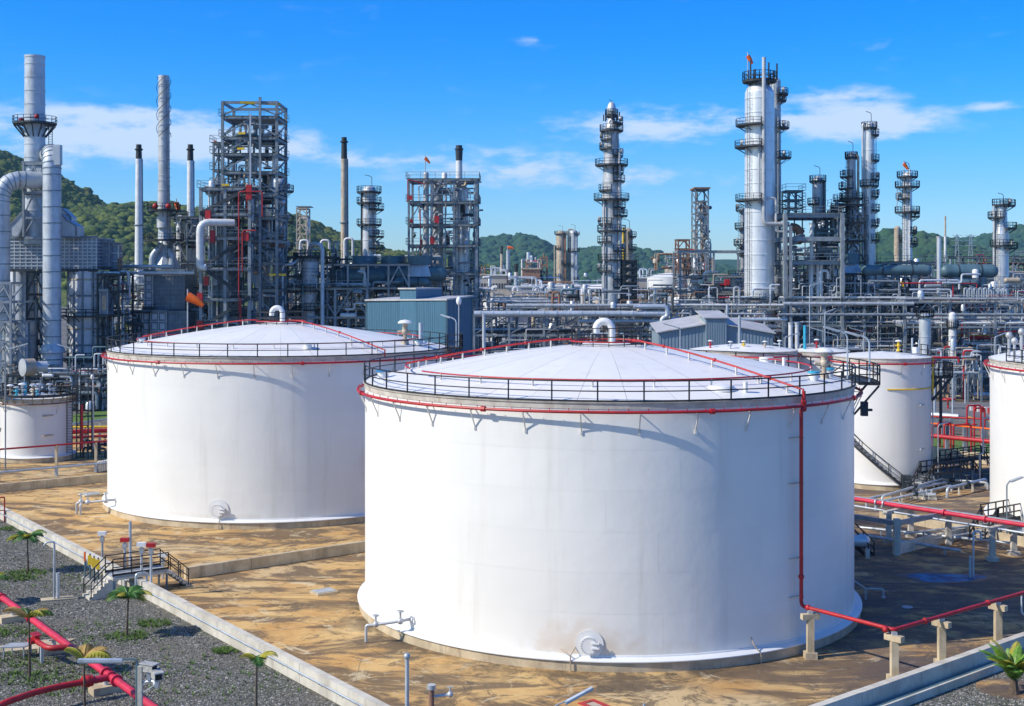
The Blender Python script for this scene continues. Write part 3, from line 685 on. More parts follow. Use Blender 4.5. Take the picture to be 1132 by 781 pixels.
# ---- the second big tank
LX, LY, LR = -21.7, 121.5, 15.57
t, P = big_tank('large white domed tank at left partly hidden behind the foreground tank', LX, LY, LR, 14.0, 2.3, 'tank_white_left')
crown_rail(t, P, 14, 2.3); goose(t, P(.4, radians(-60), 16.3), .95, 1.0, .24)
roof_pipes(t, P, LR, 14, 2.3, radians(-47), gap=(3.55, 3.75))
valve(t, P(13.0, radians(-22), 14.6), 1.35)
for a, r, m_ in ((-15, 13.6, 'cyan_paint'), (-70, 13.0, 'tank_white_aged'), (170, 14, 'blue_paint')):
    p = P(r, radians(a), roof_z(r, LR, 14, 2.3)); o = MB().cyl(p, p+Vector((0, 0, .4)), .35, n=14).build('hatch', 'white_paint', t); MB().cyl(p+Vector((0, 0, .4)), p+Vector((0, 0, .5)), .42, n=14).build('hatch_lid', m_, o)
rod('roof_nozzle', P(13.4, radians(-8), 14.4), P(13.4, radians(-8), 16.4), .2, 'galv', t, 10)
al = atan2(106.5-LY, -24.0-LX); manway(t, P, al, 1.5, LR, .5)
an = radians(214); c = P(LR, an, 1.2); n_ = Vector((cos(an), sin(an), 0))
tubeo('drain_pipe', [c, c+n_*.9, c+n_*.9+Vector((-2.0, .2, -.2)), c+n_*.9+Vector((-2.5, .2, -.2)), c+n_*.9+Vector((-2.5, .2, -1.2))], .10, 'silver_dull', t, 10)
tubeo('drain_pipe', [c+n_*.9+Vector((-2.0, .2, -.2)), c+n_*.9+Vector((-2.0, -.3, -.2)), c+n_*.9+Vector((-2.0, -.3, -1.2))], .09, 'silver_dull', t, 8)
for q in (c+n_*.8, c+n_*.9+Vector((-1.5, .1, -.15)), c+n_*.9+Vector((-2.1, .1, -.1))):
    m = MB(); m.ball(q, .24); m.cyl(q, q+Vector((0, 0, .65)), .08); m.ring(q.x, q.y, q.z+.65, .22, .04, 12, 5); m.build('valve', 'silver_dull', t)
p = P(LR+.5, radians(-98), 0); tubeo('sample_pipe', [P(LR, radians(-98), 1.3), P(LR+.3, radians(-98), .9), p+Vector((0, 0, .5)), p], .04, 'tan_metal', t, 6)
for a in (-42, -36): 
    p = P(LR+.9, radians(a), 0); rod('level_pipe', p, p+Vector((0, 0, 2.6)), .13, 'silver_blue', t, 8); rod('level_pipe', p+Vector((0, 0, 2.2)), P(LR, radians(a), 2.2), .09, 'silver_blue', t, 8)
t = thing('tank_stair', 'black stair landing at the right rim of the left domed tank', 'stairs', P(LR+.8, radians(8), 14))
m = MB(); m.lathe(LX, LY, [(LR+.28, 13.95), (LR+1.5, 13.95), (LR+1.5, 14.02), (LR+.28, 14.02)], 8, radians(-8), radians(14), caps=True); m.build('landing_deck', 'grating', t, False)
rail_mesh([P(LR+.3, radians(-8), 14)]+[P(LR+1.48, radians(a), 14) for a in (-8, -2, 4, 9, 14)], 1.3, .9, .04).build('railing', 'black_paint', t, False)
for a in (-7, 3, 13): bar('bracket', P(LR, radians(a), 12.2), P(LR+1.5, radians(a), 13.9), .14, 'steel_dark', t)
m = MB()
for i in range(36):
    a = radians(14+i*2.6); z = 14-.3*(i+1); m.prism([P(LR+.2, a, z), P(LR+1.1, a, z), P(LR+1.1, a+.045, z), P(LR+.2, a+.045, z)], z-.04, z)
m.build('treads', 'grating', t, False)
street_lamp('lamp post leaning over the left tank stair landing', P(LR+.9, radians(0), 14), 2.6, .6, pi*.9, .06)
q = P(LR+1.2, radians(-3), 14); t = thing('radar_mast', 'thin mast with a white dome in front of the blue hall', 'mast', q); rod('mast', q, q+Vector((0, 0, 4.2)), .05, 'galv', t); MB().ball(q+Vector((0, 0, 4.4)), .26, 10, 6, 1.6).build('dome', 'white_paint', t)

# ---- tanks behind on the right
t, P = big_tank('slim white tank with black side stair behind the front tank at right', 37.1, 129.8, 4.72, 12.7, .42, 'tank_white_aged', np_=8, courses=5, rail=False, sectors=20, nbr=12)
MB().ring(37.1, 129.8, 9.75, 4.78, .07, 64, 6, radians(-100), radians(5)).build('yellow_conduit', 'yellow', t)
rail_mesh([P(4.75, radians(a), 12.7) for a in range(-10, 80, 15)], 1.1, 1.2, .035).build('railing', 'black_paint', t, False)
valve(t, P(2.2, radians(-60), 13.3), .7, 'yellow'); rod('roof_nozzle', P(3, radians(-30), 13), P(3, radians(-30), 14.6), .1, 'galv', t); rod('roof_nozzle', P(3.6, radians(-10), 13), P(3.6, radians(-10), 14.4), .08, 'galv', t)
p = P(3.4, radians(-35), 13.1); MB().cyl(p, p+Vector((0, 0, .6)), .3, n=12).build('roof_nozzle', 'white_paint', t)
for z in (8.2, 3.9): MB().bar(P(4.72, radians(-22), z), P(5.0, radians(-60), z), .14).build('name_bracket', 'silver_dull', t, False)
rod('vent_pipe', P(4.9, radians(-12), 1), P(4.9, radians(-12), 9), .07, 'galv', t)
m = MB(); R3 = 4.72
sp = []
for i in range(24):
    a = radians(-150+i*2.9*1.45); z = 5.6-.33*i
    if z < .3: break
    sp.append(P(R3+.95, a, z)); m.prism([P(R3+.12, a, z), P(R3+.95, a, z), P(R3+.95, a+.062, z), P(R3+.12, a+.062, z)], z-.05, z)
t3 = thing('tank_stair', 'black curved stair climbing the slim white tank behind', 'stairs', (sp[-1].x, sp[-1].y, 0))
m.build('treads', 'grating', t3, False); MB().tube(sp, .11, 5).build('stringer', 'black_paint', t3)
MB().tube([q+Vector((0, 0, 1.05)) for q in sp], .045, 5).build('handrail', 'black_paint', t3); MB().tube([q+Vector((0, 0, .55)) for q in sp], .03, 5).build('mid_rail', 'black_paint', t3)
for q in sp[::3]: bar('rail_post', q, q+Vector((0, 0, 1.05)), .06, 'black_paint', t3)
MB().box(sp[-1].x-.4, sp[-1].x+.5, sp[-1].y-.3, sp[-1].y+.4, 0, 1.6).build('foot_frame', 'steel_dark', t3, False)
# stair tower block at its right rim
q = P(4.9, radians(8), 10.6); t3 = thing('rim_platform', 'dark platform with red piping at the right rim of the slim white tank', 'platform', q)
m = MB(); m.box(q.x-.3, q.x+2.0, q.y-1.4, q.y+1.4, 10.5, 10.6); m.build('deck', 'grating', t3, False)
rail_mesh([q+Vector((-.3, -1.4, 0)), q+Vector((2, -1.4, 0)), q+Vector((2, 1.4, 0))], 1.5, .5, .05).build('railing', 'black_paint', t3, False)
for dy in (-1.2, 1.2): bar('bracket', P(4.7, 0, 8.4)+Vector((0, dy, 0)), q+Vector((1.9, dy, -.1)), .2, 'steel_dark', t3)
tubeo('pipe', [q+Vector((-.6, -1.5, 2)), q+Vector((2.6, -1.5, 2.0)), q+Vector((2.6, -1.5, 1.5))], .12, 'red', t3); tubeo('pipe', [q+Vector((0, -1.55, -2)), q+Vector((0, -1.55, 2))], .09, 'yellow', t3)
tubeo('pipe', [q+Vector((.8, -1.5, -5)), q+Vector((.8, -1.5, -.1))], .16, 'steel_dark', t3)

t, P = big_tank('white tank cut off by the right edge of the picture', 55.6, 105.8, 15.5, 13.7, 2.4, 'tank_white', courses=6, rail=False)
roof_pipes(t, P, 15.5, 13.7, 2.4, radians(-90)); manway(t, P, radians(199), 2.2, 15.5, .75)
rail_mesh([P(15.5, radians(a), 13.7) for a in range(183, 260, 9)], 1.1, 1.4, .035).build('railing', 'black_paint', t, False)
for a, h in ((181, 1.6), (186, 2.4), (192, 1.2), (176, 2.0)):
    p = P(14.6, radians(a), 13.8); rod('roof_nozzle', p, p+Vector((0, 0, h)), .12, 'silver_dull', t); MB().ball(p+Vector((0, 0, h)), .3).build('roof_vent', 'silver_dull', t)
t, P = big_tank('white tank roof with yellow valves peeping behind the front tank rim', XX(822, 138), 138.0, 5.6, 12.9, .6, 'tank_white_aged', np_=8, courses=4, rail=False, sectors=20, nbr=12)
for k, (a, r, mt) in enumerate(((-100, 2.5, 'yellow'), (-60, 3.4, 'tan_metal'), (-120, 4, 'galv'), (-20, 3.8, 'galv'), (200, 4, 'red'))): valve(t, P(r, radians(a), 13.1), .9, mt, 'roof_valve')
t, P = big_tank('white tank roof between the front tank rim and the slim tank', XX(905, 141), 141.0, 3.2, 12.6, .4, 'tank_white_aged', np_=8, courses=4, rail=False, sectors=16, nbr=10)
valve(t, P(1.8, radians(-110), 13), 1.0, 'red', 'roof_valve'); rod('roof_nozzle', P(2, radians(-150), 12.8), P(2, radians(-150), 15.4), .16, 'cyan_paint', t)
# ---- small tank at far left with crowded top
TX, TY, TR, TH = XX(40, 147.3), 147.3, 3.85, 7.0
t, P = big_tank('small stained white tank with crowded top at the left edge', TX, TY, TR, TH, .25, 'tank_white_aged', np_=8, courses=4, rail=False, sectors=16, nbr=8, ringm='rusty')
MB().lathe(TX, TY, [(TR-.2, TH+.25), (TR+.75, TH+.25), (TR+.75, TH+.42), (TR-.2, TH+.42)], 40).build('top_walkway', 'steel_dark', t, False)
for k in range(24): a = 2*pi*k/24; bar('walkway_bracket', P(TR-.05, a, TH-.45), P(TR+.6, a, TH+.25), .09, 'tan_metal', t)
rail_mesh([P(TR+.7, 2*pi*k/20, TH+.42) for k in range(21)], .95, 1.1, .03).build('railing', 'black_paint', t, False)
rg = random.Random(7)
for k in range(13):
    a = rg.uniform(0, 2*pi); r = rg.uniform(.4, TR-.7); p = P(r, a, TH+.2)
    valve(t, p, rg.uniform(.7, 1.5), rg.choice(['silver_dull', 'galv', 'tan_metal', 'white_paint', 'cyan_paint']), 'roof_valve', rg.choice(['white_paint', 'galv']))
p = P(1.2, radians(200), TH+.2); MB().cyl(p, p+Vector((0, 0, 1.5)), .22, n=10).build('blue_canister', 'cyan_paint', t)
for z in (3.0, 5.2): MB().bar(P(TR, radians(-42), z), P(TR+.25, radians(-60), z), .15).build('name_bracket', 'tan_metal', t, False)
m = MB(); q = P(TR+.35, radians(-12), 0)
for dx in (-.3, .3): m.bar(q+Vector((dx, 0, 0)), q+Vector((dx, 0, TH+1.3)), .07)
for k in range(24): m.bar(q+Vector((-.3, 0, .3*k+.2)), q+Vector((.3, 0, .3*k+.2)), .04)
m.build('ladder', 'steel_dark', t, False)
# faded black code letters on the shell, too worn to read beyond their strokes
m = MB()
for k, (dz, n) in enumerate(((3.3, 4), (2.6, 2))):
    for i in range(n):
        a = radians(-167+i*7.5+k*3); m.bar(P(TR+.02, a, dz), P(TR+.02, a, dz+.42), .09, .02); m.bar(P(TR+.02, a, dz+(.4 if i % 2 else .2)), P(TR+.02, a+.07, dz+(.4 if i % 2 else .2)), .07, .02)
m.build('stencil_marks', 'black_paint', t, False)
t = thing('ladder_tower', 'dark steel ladder tower beside the small stained tank', 'tower', (TX+TR+1.5, TY+.2, 0))
for dx in (0, 1.3):
    for dy in (0, 1.3): bar('column', (TX+TR+.9+dx, TY-.4+dy, 0), (TX+TR+.9+dx, TY-.4+dy, TH+3.6), .12, 'steel_dark', t)
for k in range(7): bar('beam', (TX+TR+.9, TY-.4, 1+1.4*k), (TX+TR+2.2, TY-.4, 1+1.4*k), .1, 'steel_dark', t); bar('brace', (TX+TR+.9, TY-.4, 1+1.4*k), (TX+TR+2.2, TY-.4, 2.4+1.4*k), .06, 'steel_dark', t)
rod('pipe', (TX+TR+1.6, TY-.7, 1.2), (TX+TR+1.6, TY-.7, 6.2), .14, 'red', t)

# ================================================================== NEAR-FIELD YARD
# crimson fire main at lower left
zc = .95; R0 = Vector((-31.5, 79.6, zc))-U*26; R1 = Vector((-16.6, 59.3, zc))+U*26
t = thing('fire_main', 'bright pinkish red fire main crossing the gravel at lower left', 'pipe', R0)
MB().tube([R0, R1], .185, 14).build('pipe', 'red_main', t)
J = Vector((-19.9, 63.3, zc)); pj = R0+(R1-R0).normalized()*((J-R0).dot((R1-R0).normalized()))
for o_ in (-.75, .75):
    q = pj+U*o_; MB().cyl(q-U*.07, q+U*.07, .30, n=16).build('flange', 'red_main', t)
for s_ in (14.5, 20.5, 26.5, 32.5, 46):
    q = R0+(R1-R0).normalized()*s_
    for o_ in (-.05, .05): MB().cyl(q+U*(o_-.03), q+U*(o_+.03), .27, n=16).build('flange', 'red_main', t)
MB().cyl(pj-V*.15, pj-V*.9, .17, n=12).build('tee_branch', 'red_main', t)
q0 = pj-V*1.0
t = thing('branch_pipe', 'darker red branch pipe curving down at the bottom left corner', 'pipe', (q0.x, q0.y, 0))
e = Vector((-22.6, 60.0, zc)); MB().tube(bend([q0, q0-V*2.2, e-V*1.2, e-V*2.4+Vector((0, 0, -.9))], 1.1, 6), .15, 12).build('pipe', 'red', t)  # darker red than the main: the pipe's shade side put into the colour
for o_ in (0, .32): MB().cyl(q0-V*(o_-.06), q0-V*(o_+.08), .27, n=16).build('flange', 'red', t)
m = MB(); m.ball(q0-V*.16, .3, 12, 8); m.build('valve_body', 'red', t)
def pad(label, p, sx, sy, h, mat='concrete_warm', grp='concrete pads under the fire main', post=None):
    t = thing('pipe_pad', label, 'concrete pad', p, grp); p = Vector(p)
    MB().prism([p-U*sx-V*sy, p-U*sx+V*sy, p+U*sx+V*sy, p+U*sx-V*sy][::-1], -.02, h).build('pad', mat, t, False)
    if post: rod('leg', p+Vector((0, 0, h)), p+Vector((0, 0, post)), .13, 'silver_blue', t, 10); MB().bar(p-V*.3+Vector((0, 0, post)), p+V*.3+Vector((0, 0, post)), .2, .06).build('saddle', 'galv', t, False)
    return t
for lab, (px, py) in (('concrete pad under the red main at the left edge', (14, 690)), ('concrete pad under the red main beside the small grey table', (57, 725)), ('concrete pad under the red main near the camera pole', (119, 768))):
    g = G(px, py-3); l = (R0+(R1-R0).normalized()*((g-R0).dot((R1-R0).normalized()))); pad(lab, (l.x, l.y, 0), .42, .75, .38, post=.72)
# hydrant branch
g = R0+(R1-R0).normalized()*((G(60, 712, .9)-R0).dot((R1-R0).normalized()))
t = thing('hydrant', 'dark red hydrant branch with two outlets on the fire main', 'hydrant', (g.x-1, g.y, 0))
h0 = g-V*.1; MB().tube(bend([h0+U*1.2, h0-V*.9+U*.9, h0-V*1.0-U*.6, h0-V*1.0-U*.9], .45, 6), .15, 10).build('pipe', 'red', t)
for k in (0, .4): m = MB(); c = h0-V*1.0-U*(.9+k); m.cyl(c, c+Vector((0, 0, .3)), .16); m.cyl(c+Vector((0, 0, .3)), c+Vector((0, 0, .36)), .24, n=12); m.cyl(c-V*.35, c+V*.05, .13, n=10); m.build('outlet', 'red', t)
rod('leg', (h0-V*1.0).to_tuple()[:2]+(0,), h0-V*1.0, .1, 'silver_blue', t)
# slab with a small grey table
c = G(36, 716); struct(MB().prism([c+Vector((x, y, 0)) for x, y in ((-2.6, -1.5), (1.2, -.2), (1.9, 1.6), (.3, 1.3), (-2.9, -.5))], .0, .07).build('slab', 'concrete_warm', None, False))
c = G(19, 727); t = thing('table', 'small grey metal table standing on a slab at lower left', 'table', c)
MB().prism([c+Vector((x, y, 0)) for x, y in ((-.75, -.45), (.55, -.30), (.75, .5), (-.5, .4))], .62, .68).build('table_top', 'plate_grey', t, False)
for x, y in ((-.6, -.35), (.45, -.25), (.6, .4), (-.4, .32)): bar('leg', c+Vector((x, y, .06)), c+Vector((x, y, .63)), .06, 'plate_grey', t)
# concrete drain channel in the corner
c = thing('drain_channel', 'stepped concrete drain channel at the bottom left corner', 'drain', (-24.6, 60, 0))
for k in range(6):
    a = Vector((-29.2, 66.8, 0)).lerp(Vector((-20.5, 55.5, 0)), k/6); b_ = Vector((-29.2, 66.8, 0)).lerp(Vector((-20.5, 55.5, 0)), (k+.985)/6)
    MB().prism([a, b_, b_-V*1.1, a-V*1.1][::-1], -.02, .40).build('side_block', 'concrete_warm', c, False)
    MB().prism([a-V*1.12, b_-V*1.12, b_-V*2.4, a-V*2.4][::-1], -.02, .06).build('channel_bed', 'concrete_dark', c, False)
    MB().prism([a-V*2.42, b_-V*2.42, b_-V*3.2, a-V*3.2][::-1], -.02, .42).build('side_block', 'concrete_warm', c, False)

# crossover stair over the left dike
o0 = dA(0)+(-U)*0
c0 = min((A0+U*(.25*i) for i in range(300)), key=lambda q: abs(566+F*q.x/q.y-146))
t = thing('crossover_stair', 'steel crossover platform with black railings stepping over the left dike wall', 'stairs', c0)
Pz = lambda u, v, z: c0+U*u+V*v+Vector((0, 0, z))
MB().prism([Pz(-.75, -1.5, 0), Pz(-.75, 2.2, 0), Pz(.75, 2.2, 0), Pz(.75, -1.5, 0)][::-1], 1.22, 1.32).build('deck', 'plate_grey', t, False)
MB().prism([Pz(-.8, -1.55, 0), Pz(-.8, 2.25, 0), Pz(.8, 2.25, 0), Pz(.8, -1.55, 0)][::-1], 1.06, 1.215).build('deck_slab', 'concrete', t, False)
m = MB(); m.add([Pz(u, v, z) for u in (-.7, .7) for v, z in ((-2.9, 0), (-1.6, 1.05), (-1.1, 1.05), (-1.7, 0))], [(0, 1, 2, 3), (7, 6, 5, 4), (0, 4, 5, 1), (1, 5, 6, 2), (2, 6, 7, 3), (3, 7, 4, 0)]); m.build('stair_slab', 'concrete', t, False)
for sgn in (-1, 1):
    for k in range(6):
        v0 = (2.25 if sgn > 0 else -1.57)+sgn*.24*k; z = 1.14-.19*k
        MB().prism([Pz(-.68, v0, 0), Pz(-.68, v0+sgn*.235, 0), Pz(.68, v0+sgn*.235, 0), Pz(.68, v0, 0)][::(-1 if sgn > 0 else 1)], max(0, z-.19), z).build('step', 'concrete', t, False)
for u in (-.72, .72):
    rail_mesh([Pz(u, -1.5, 1.32), Pz(u, 2.2, 1.32)], 1.1, 1.1, .03).build('railing', 'black_paint', t, False)
    for sgn, v0 in ((-1, -1.5), (1, 2.2)): rail_mesh([Pz(u, v0, 1.3), Pz(u, v0+sgn*1.4, .1)], 1.05, .9, .03, False).build('railing', 'black_paint', t, False)
for u in (-.7, .7):
    for v in (-1.4, 2.1): bar('leg', Pz(u, v, 0), Pz(u, v, 1.1), .12, 'steel', t)
# posts and detectors round the crossover
def pole(name, label, cat, p, h, r=.09, mat='silver_blue', grp=None):
    t = thing(name, label, cat, p, grp); rod('post', p, Vector(p)+Vector((0, 0, h)), r, mat, t, 10); return t
def detector(label, g, h, head, mat):
    t = pole('detector_post', label, 'detector post', g, h, .085, 'silver_blue', 'instrument posts beside the crossover')
    p = Vector(g)+Vector((0, 0, h)); MB().box(p.x-.28, p.x+.28, p.y-.16, p.y+.16, p.z, p.z+.26).build(head, mat, t, False)
    MB().box(p.x-.14, p.x+.14, p.y-.12, p.y+.10, p.z-.42, p.z-.12).build('junction_box', 'plate_grey', t, False)
    return t
detector('post with a red beacon at the left end of the crossover', G(138, 651), 3.1, 'beacon', 'red')
detector('post with a red beacon at the right end of the crossover', G(167, 660), 3.2, 'beacon', 'red')
detector('short post with a white instrument head left of the crossover', G(113, 626), 2.2, 'instrument_head', 'white_paint')
detector('post with a white instrument head in the middle of the crossover', G(156.5, 655), 3.0, 'instrument_head', 'white_paint')
detector('short post with a white lamp right of the crossover', G(180, 640), 1.5, 'instrument_head', 'white_paint')
pole('steel_post', 'tall plain grey post behind the crossover platform', 'post', G(144, 628), 3.3, .11)
t = pole('steel_post', 'thin post with lamp standing on a slab in the gravel', 'post', G(60, 664), 3.5, .07, 'galv')
p = G(60, 664, 3.5)*1; p = G(60, 664)+Vector((0, 0, 3.5)); tubeo('hook_arm', [p-Vector((0, 0, .1)), p+Vector((0, 0, .25)), p+Vector((-.5, -.1, .2)), p+Vector((-.62, -.1, .0))], .06, 'galv', t)
pole('steel_post', 'short grey stub post beside the thin lamp post', 'post', G(64, 663), 1.7, .1)
c = G(66, 664); struct(MB().prism([c+Vector((x, y, 0)) for x, y in ((-1.0, -.5), (1.1, .25), (.5, .9), (-1.3, .2))], .0, .10).build('post_slab', 'concrete_warm', None, False))
for k, (px, py, lab) in enumerate(((94, 645, 'grey steel post leftmost of four in footings by the dike'), (99.5, 647, 'second from left steel post with a yellow tag by the dike'),
                            (104, 650, 'third steel post with a yellow tag by the dike'), (108.5, 652, 'rightmost steel post of four by the crossover stair'))):
    g = G(px, py); t = thing('tag_post', lab, 'post', g, 'four footed posts by the crossover'); rod('post', g, g+Vector((0, 0, 2.1)), .06, 'teal_equipment', t)
    MB().box(g.x-.2, g.x+.2, g.y-.2, g.y+.2, -.02, .42).build('footing', 'concrete', t, False)
    if k in (1, 3, 2): MB().box(g.x-.13, g.x+.13, g.y-.09, g.y-.065, 1.35, 2.0).build('tag_plate', 'yellow', t, False)
    if k == 0: MB().box(g.x-.06, g.x+.06, g.y-.09, g.y-.065, 1.5, 2.1).build('tag_plate', 'orange', t, False)
# conduit loop on the dike beside the crossover
g = Pz(1.6, -.3, 0); t = thing('conduit_loop', 'grey conduit bend over the dike wall right of the crossover', 'pipe', g); tubeo('pipe', [g+Vector((0, 0, .6)), g+Vector((0, 0, 1.5)), g+V*.7+Vector((0, 0, 1.5)), g+V*.7+Vector((0, 0, .9))], .09, 'galv', t, 8, .2)

# red gate frame at the left edge
g = G(-1, 578); t = thing('barrier', 'red tubular barrier at the left edge by the dike wall', 'barrier', g, None)
for k in range(2): a = g+V*(.62*k)-V*.6; tubeo('hoop', [a, a+Vector((0, 0, 2.1)), a+V*.42+Vector((0, 0, 2.1)), a+V*.42], .06, 'red', t, 8, .14)
bar('cross_rail', g-V*.6+Vector((0, 0, 1.0)), g+V*.45+Vector((0, 0, 1.0)), .07, 'red', t)
# inspection covers
for lab, px, py, s in (('flat grey cover slab on the ochre floor between the tanks', 358, 656, 1.0), ('flat grey cover slab left of the left tank', 101, 548, 1.15)):
    g = G(px, py); t = thing('inspection_cover', lab, 'cover', g, 'inspection covers on the yard floor'); MB().prism([g+U*s*.6-V*s*.75, g+U*s*.6+V*s*.75, g-U*s*.6+V*s*.75, g-U*s*.6-V*s*.75], .0, .16).build('frame', 'concrete_warm', t, False)
    MB().prism([g+U*s*.5-V*s*.65, g+U*s*.5+V*s*.65, g-U*s*.5+V*s*.65, g-U*s*.5-V*s*.65], .15, .20).build('cover_plate', 'plate_grey', t, False)
g = G(657, 780); t = thing('drain_cover', 'rusty red square drain cover on the floor below the manway', 'cover', g)
for k, (a, b_) in enumerate((((-.65, -.5), (.65, -.25)), ((-.65, .25), (.65, .5)), ((-.65, -.25), (-.4, .25)), ((.4, -.25), (.65, .25)))): MB().prism([g+U*a[0]+V*a[1], g+U*b_[0]+V*a[1], g+U*b_[0]+V*b_[1], g+U*a[0]+V*b_[1]], .0, .05).build('rim', 'red', t, False)
MB().prism([g-U*.38-V*.24, g+U*.38-V*.24, g+U*.38+V*.24, g-U*.38+V*.24], .0, .03).build('plate', 'tan_metal', t, False)
# poles at the bottom edge
t = pole('steel_post', 'grey standpipe with a rounded cap at the bottom centre left', 'post', G(450, 800), 3.15, .095); p = G(450, 800)+Vector((0, 0, 3.1)); MB().ball(p, .16, 10, 6).build('cap', 'galv', t)
g = G(477, 803); t = thing('standpipe', 'short standpipe with a side valve on the floor by the front tank', 'pipe', g); rod('post', g, g+Vector((0, 0, 1.75)), .13, 'rusty', t, 10); MB().cyl(g+Vector((0, 0, 1.7)), g+Vector((0, 0, 1.9)), .2, n=12).build('flange', 'galv', t)
tubeo('side_pipe', [g+Vector((0, 0, 1.35)), g+Vector((.9, .1, 1.42))], .07, 'galv', t); m = MB(); q = g+Vector((.85, .1, 1.42)); m.ball(q, .15); m.cyl(q, q+Vector((0, 0, .35)), .04); m.bar(q+Vector((-.15, 0, .35)), q+Vector((.15, 0, .35)), .04); m.build('valve', 'silver_dull', t)
g = G(-4, 0) if False else None
def tube_lamp(label, base, h, d, ln, tilt, mat='galv'):
    t = thing('tube_lamp', label, 'lamp', base); b_ = Vector(base); d = Vector(d).normalized(); e = b_+Vector((0, 0, h))
    rod('pole', b_, e, .06, mat, t, 10); tubeo('arm', [e-Vector((0, 0, .3)), e+Vector((0, 0, .15)), e+d*.45+Vector((0, 0, .15+.3*tilt))], .025, mat, t, 6, .15)
    s = e+d*.4+Vector((0, 0, .12+.25*tilt)); m = MB(); m.bar(s, s+d*ln+Vector((0, 0, ln*tilt)), .16, .07); m.build('lamp_housing', 'silver_blue', t, False)
    m = MB(); m.cyl(s+Vector((0, 0, -.05)), s+d*ln+Vector((0, 0, ln*tilt-.05)), .04); m.build('tube', 'lamp_glass', t)
    return t, e
w36 = W(152, 735, 36)
t, e = tube_lamp('tall pole close by carrying a tube lamp on its left side', (w36.x, 36.0, 0), w36.z, (-1, 0, 0), 1.25, 0.0, 'teal_equipment')
t = thing('camera_pole', 'grey concrete pole with two weathered camera housings at lower left', 'camera pole', (w36.x+.12, 35.8, 0))
bar('pole', (w36.x+.13, 35.8, 0), (w36.x+.13, 35.8, w36.z+.02), .12, 'concrete', t)
def camera_box(c, yaw, k):
    d = Vector((cos(yaw), sin(yaw), 0)); s = Vector((-d.y, d.x, 0)); c = Vector(c)
    m = MB(); m.bar(c-d*.20, c+d*.20, .22, .19); o = m.build('camera_housing', 'plate_light', t, False)
    MB().bar(c-d*.23+Vector((0, 0, .115)), c+d*.28+Vector((0, 0, .115)), .27, .03).build('sun_shield', 'plate_light', o, False)
    MB().bar(c+d*.20, c+d*.215, .17, .14).build('lens_window', 'lens_glass', o, False)
    MB().ring(c.x+d.x*.2, c.y+d.y*.2, c.z, .02, .01, 8, 4).build('screw_ring', 'steel_dark', o)
    MB().bar(c-Vector((0, 0, .1)), c-Vector((0, 0, .34)), .1).build('bracket', 'galv', o, False)
mk('plate_light', (.50, .50, .47), (.32, .31, .28), 9, .6, 0, .1, 20, grime=((.16, .13, .10), .5))
camera_box((w36.x+.37, 35.8, w36.z-.02), radians(-25), 0); camera_box((w36.x+.66, 35.55, w36.z-.16), radians(-60), 1)
m = MB(); m.tube([(w36.x+.13, 35.8, w36.z-.45), (w36.x+.45, 35.8, w36.z-.38), (w36.x+.70, 35.6, w36.z-.42)], .04, 6); m.bar((w36.x+.15, 35.8, w36.z-.75), (w36.x+.62, 35.65, w36.z-.42), .035); m.ball((w36.x+.62, 35.6, w36.z-.42), .09); m.build('support_arm', 'galv', t)
w40 = W(612, 786, 42); tube_lamp('tilted tube lamp poking up at the bottom centre', (w40.x, 42, 0), w40.z, (1, .3, 0), .95, .42)
w41 = W(712, 790, 43); t = thing('steel_post', 'thin post tip at the bottom centre right', 'post', (w41.x, 43, 0)); rod('post', (w41.x, 43, 0), (w41.x, 43, w41.z+.35), .04, 'galv', t)

# ------------------------------------------------------------------ young palms
def palm(label, base, h, nf, fl, mat, seed, grp='young palms in the gravel yard', droop=.8, tr=.055, spread=(0, 2*pi), up=.9, leaflet=.40, name='young_palm'):
    rng = random.Random(seed); t = thing(name, label, 'palm', base, grp); b = Vector(base)
    lean = Vector((rng.uniform(-.08, .08), rng.uniform(-.08, .08), 0))
    MB().tube([b, b+lean*.5+Vector((0, 0, h*.5)), b+lean+Vector((0, 0, h))], [tr*1.5, tr, tr*.8], 8).build('trunk', 'trunk_brown', t)
    top = b+lean+Vector((0, 0, h))
    for k in range(nf):
        a = spread[0]+(spread[1]-spread[0])*(k+rng.uniform(-.3, .3))/nf; d = Vector((cos(a), sin(a), 0)); L_ = fl*rng.uniform(.8, 1.15); u0 = up*rng.uniform(.7, 1.25)
        pts = []; p = Vector(top); ang = u0
        n = 9
        for i in range(n+1):
            pts.append(Vector(p)); p = p+(d*cos(ang)+Vector((0, 0, sin(ang))))*L_/n; ang -= droop*2.1/n*(.5+i/n)
        m = MB(); m.tube(pts, [.028*(1-.7*i/n) for i in range(n+1)], 4, False)
        s = Vector((-d.y, d.x, 0))
        q = 40
        for j in range(2, q):
            f = j/q*n; i = min(int(f), n-1); c = pts[i].lerp(pts[i+1], f-i); tg = (pts[i+1]-pts[i]).normalized()
            ll = leaflet*L_*sin(pi*min(1, .16+.84*j/q))**.6*rng.uniform(.85, 1.1)
            for sg in (-1, 1):
                tip = c+(s*sg*.78+tg*.55+Vector((0, 0, -.38))).normalized()*ll
                wv = tg*.022
                m.add([c-wv, c+wv, (c+tip)/2+wv*1.2+Vector((0, 0, .02)), tip, (c+tip)/2-wv*1.2+Vector((0, 0, .02))], [(0, 1, 2, 3, 4)])
        mm = mat[k % len(mat)]; m.build('frond', mm, t, False)
    return t
palm('leafy green young palm near the far end of the left dike', G(31, 633), 2.3, 14, 1.45, ['palm_green', 'palm_green', 'palm_yellow'], 1, droop=1.0)
palm('leafy green young palm in front of the crossover stair', G(140, 704), 2.15, 14, 1.45, ['palm_green', 'palm_yellow', 'palm_green'], 2, droop=1.0)
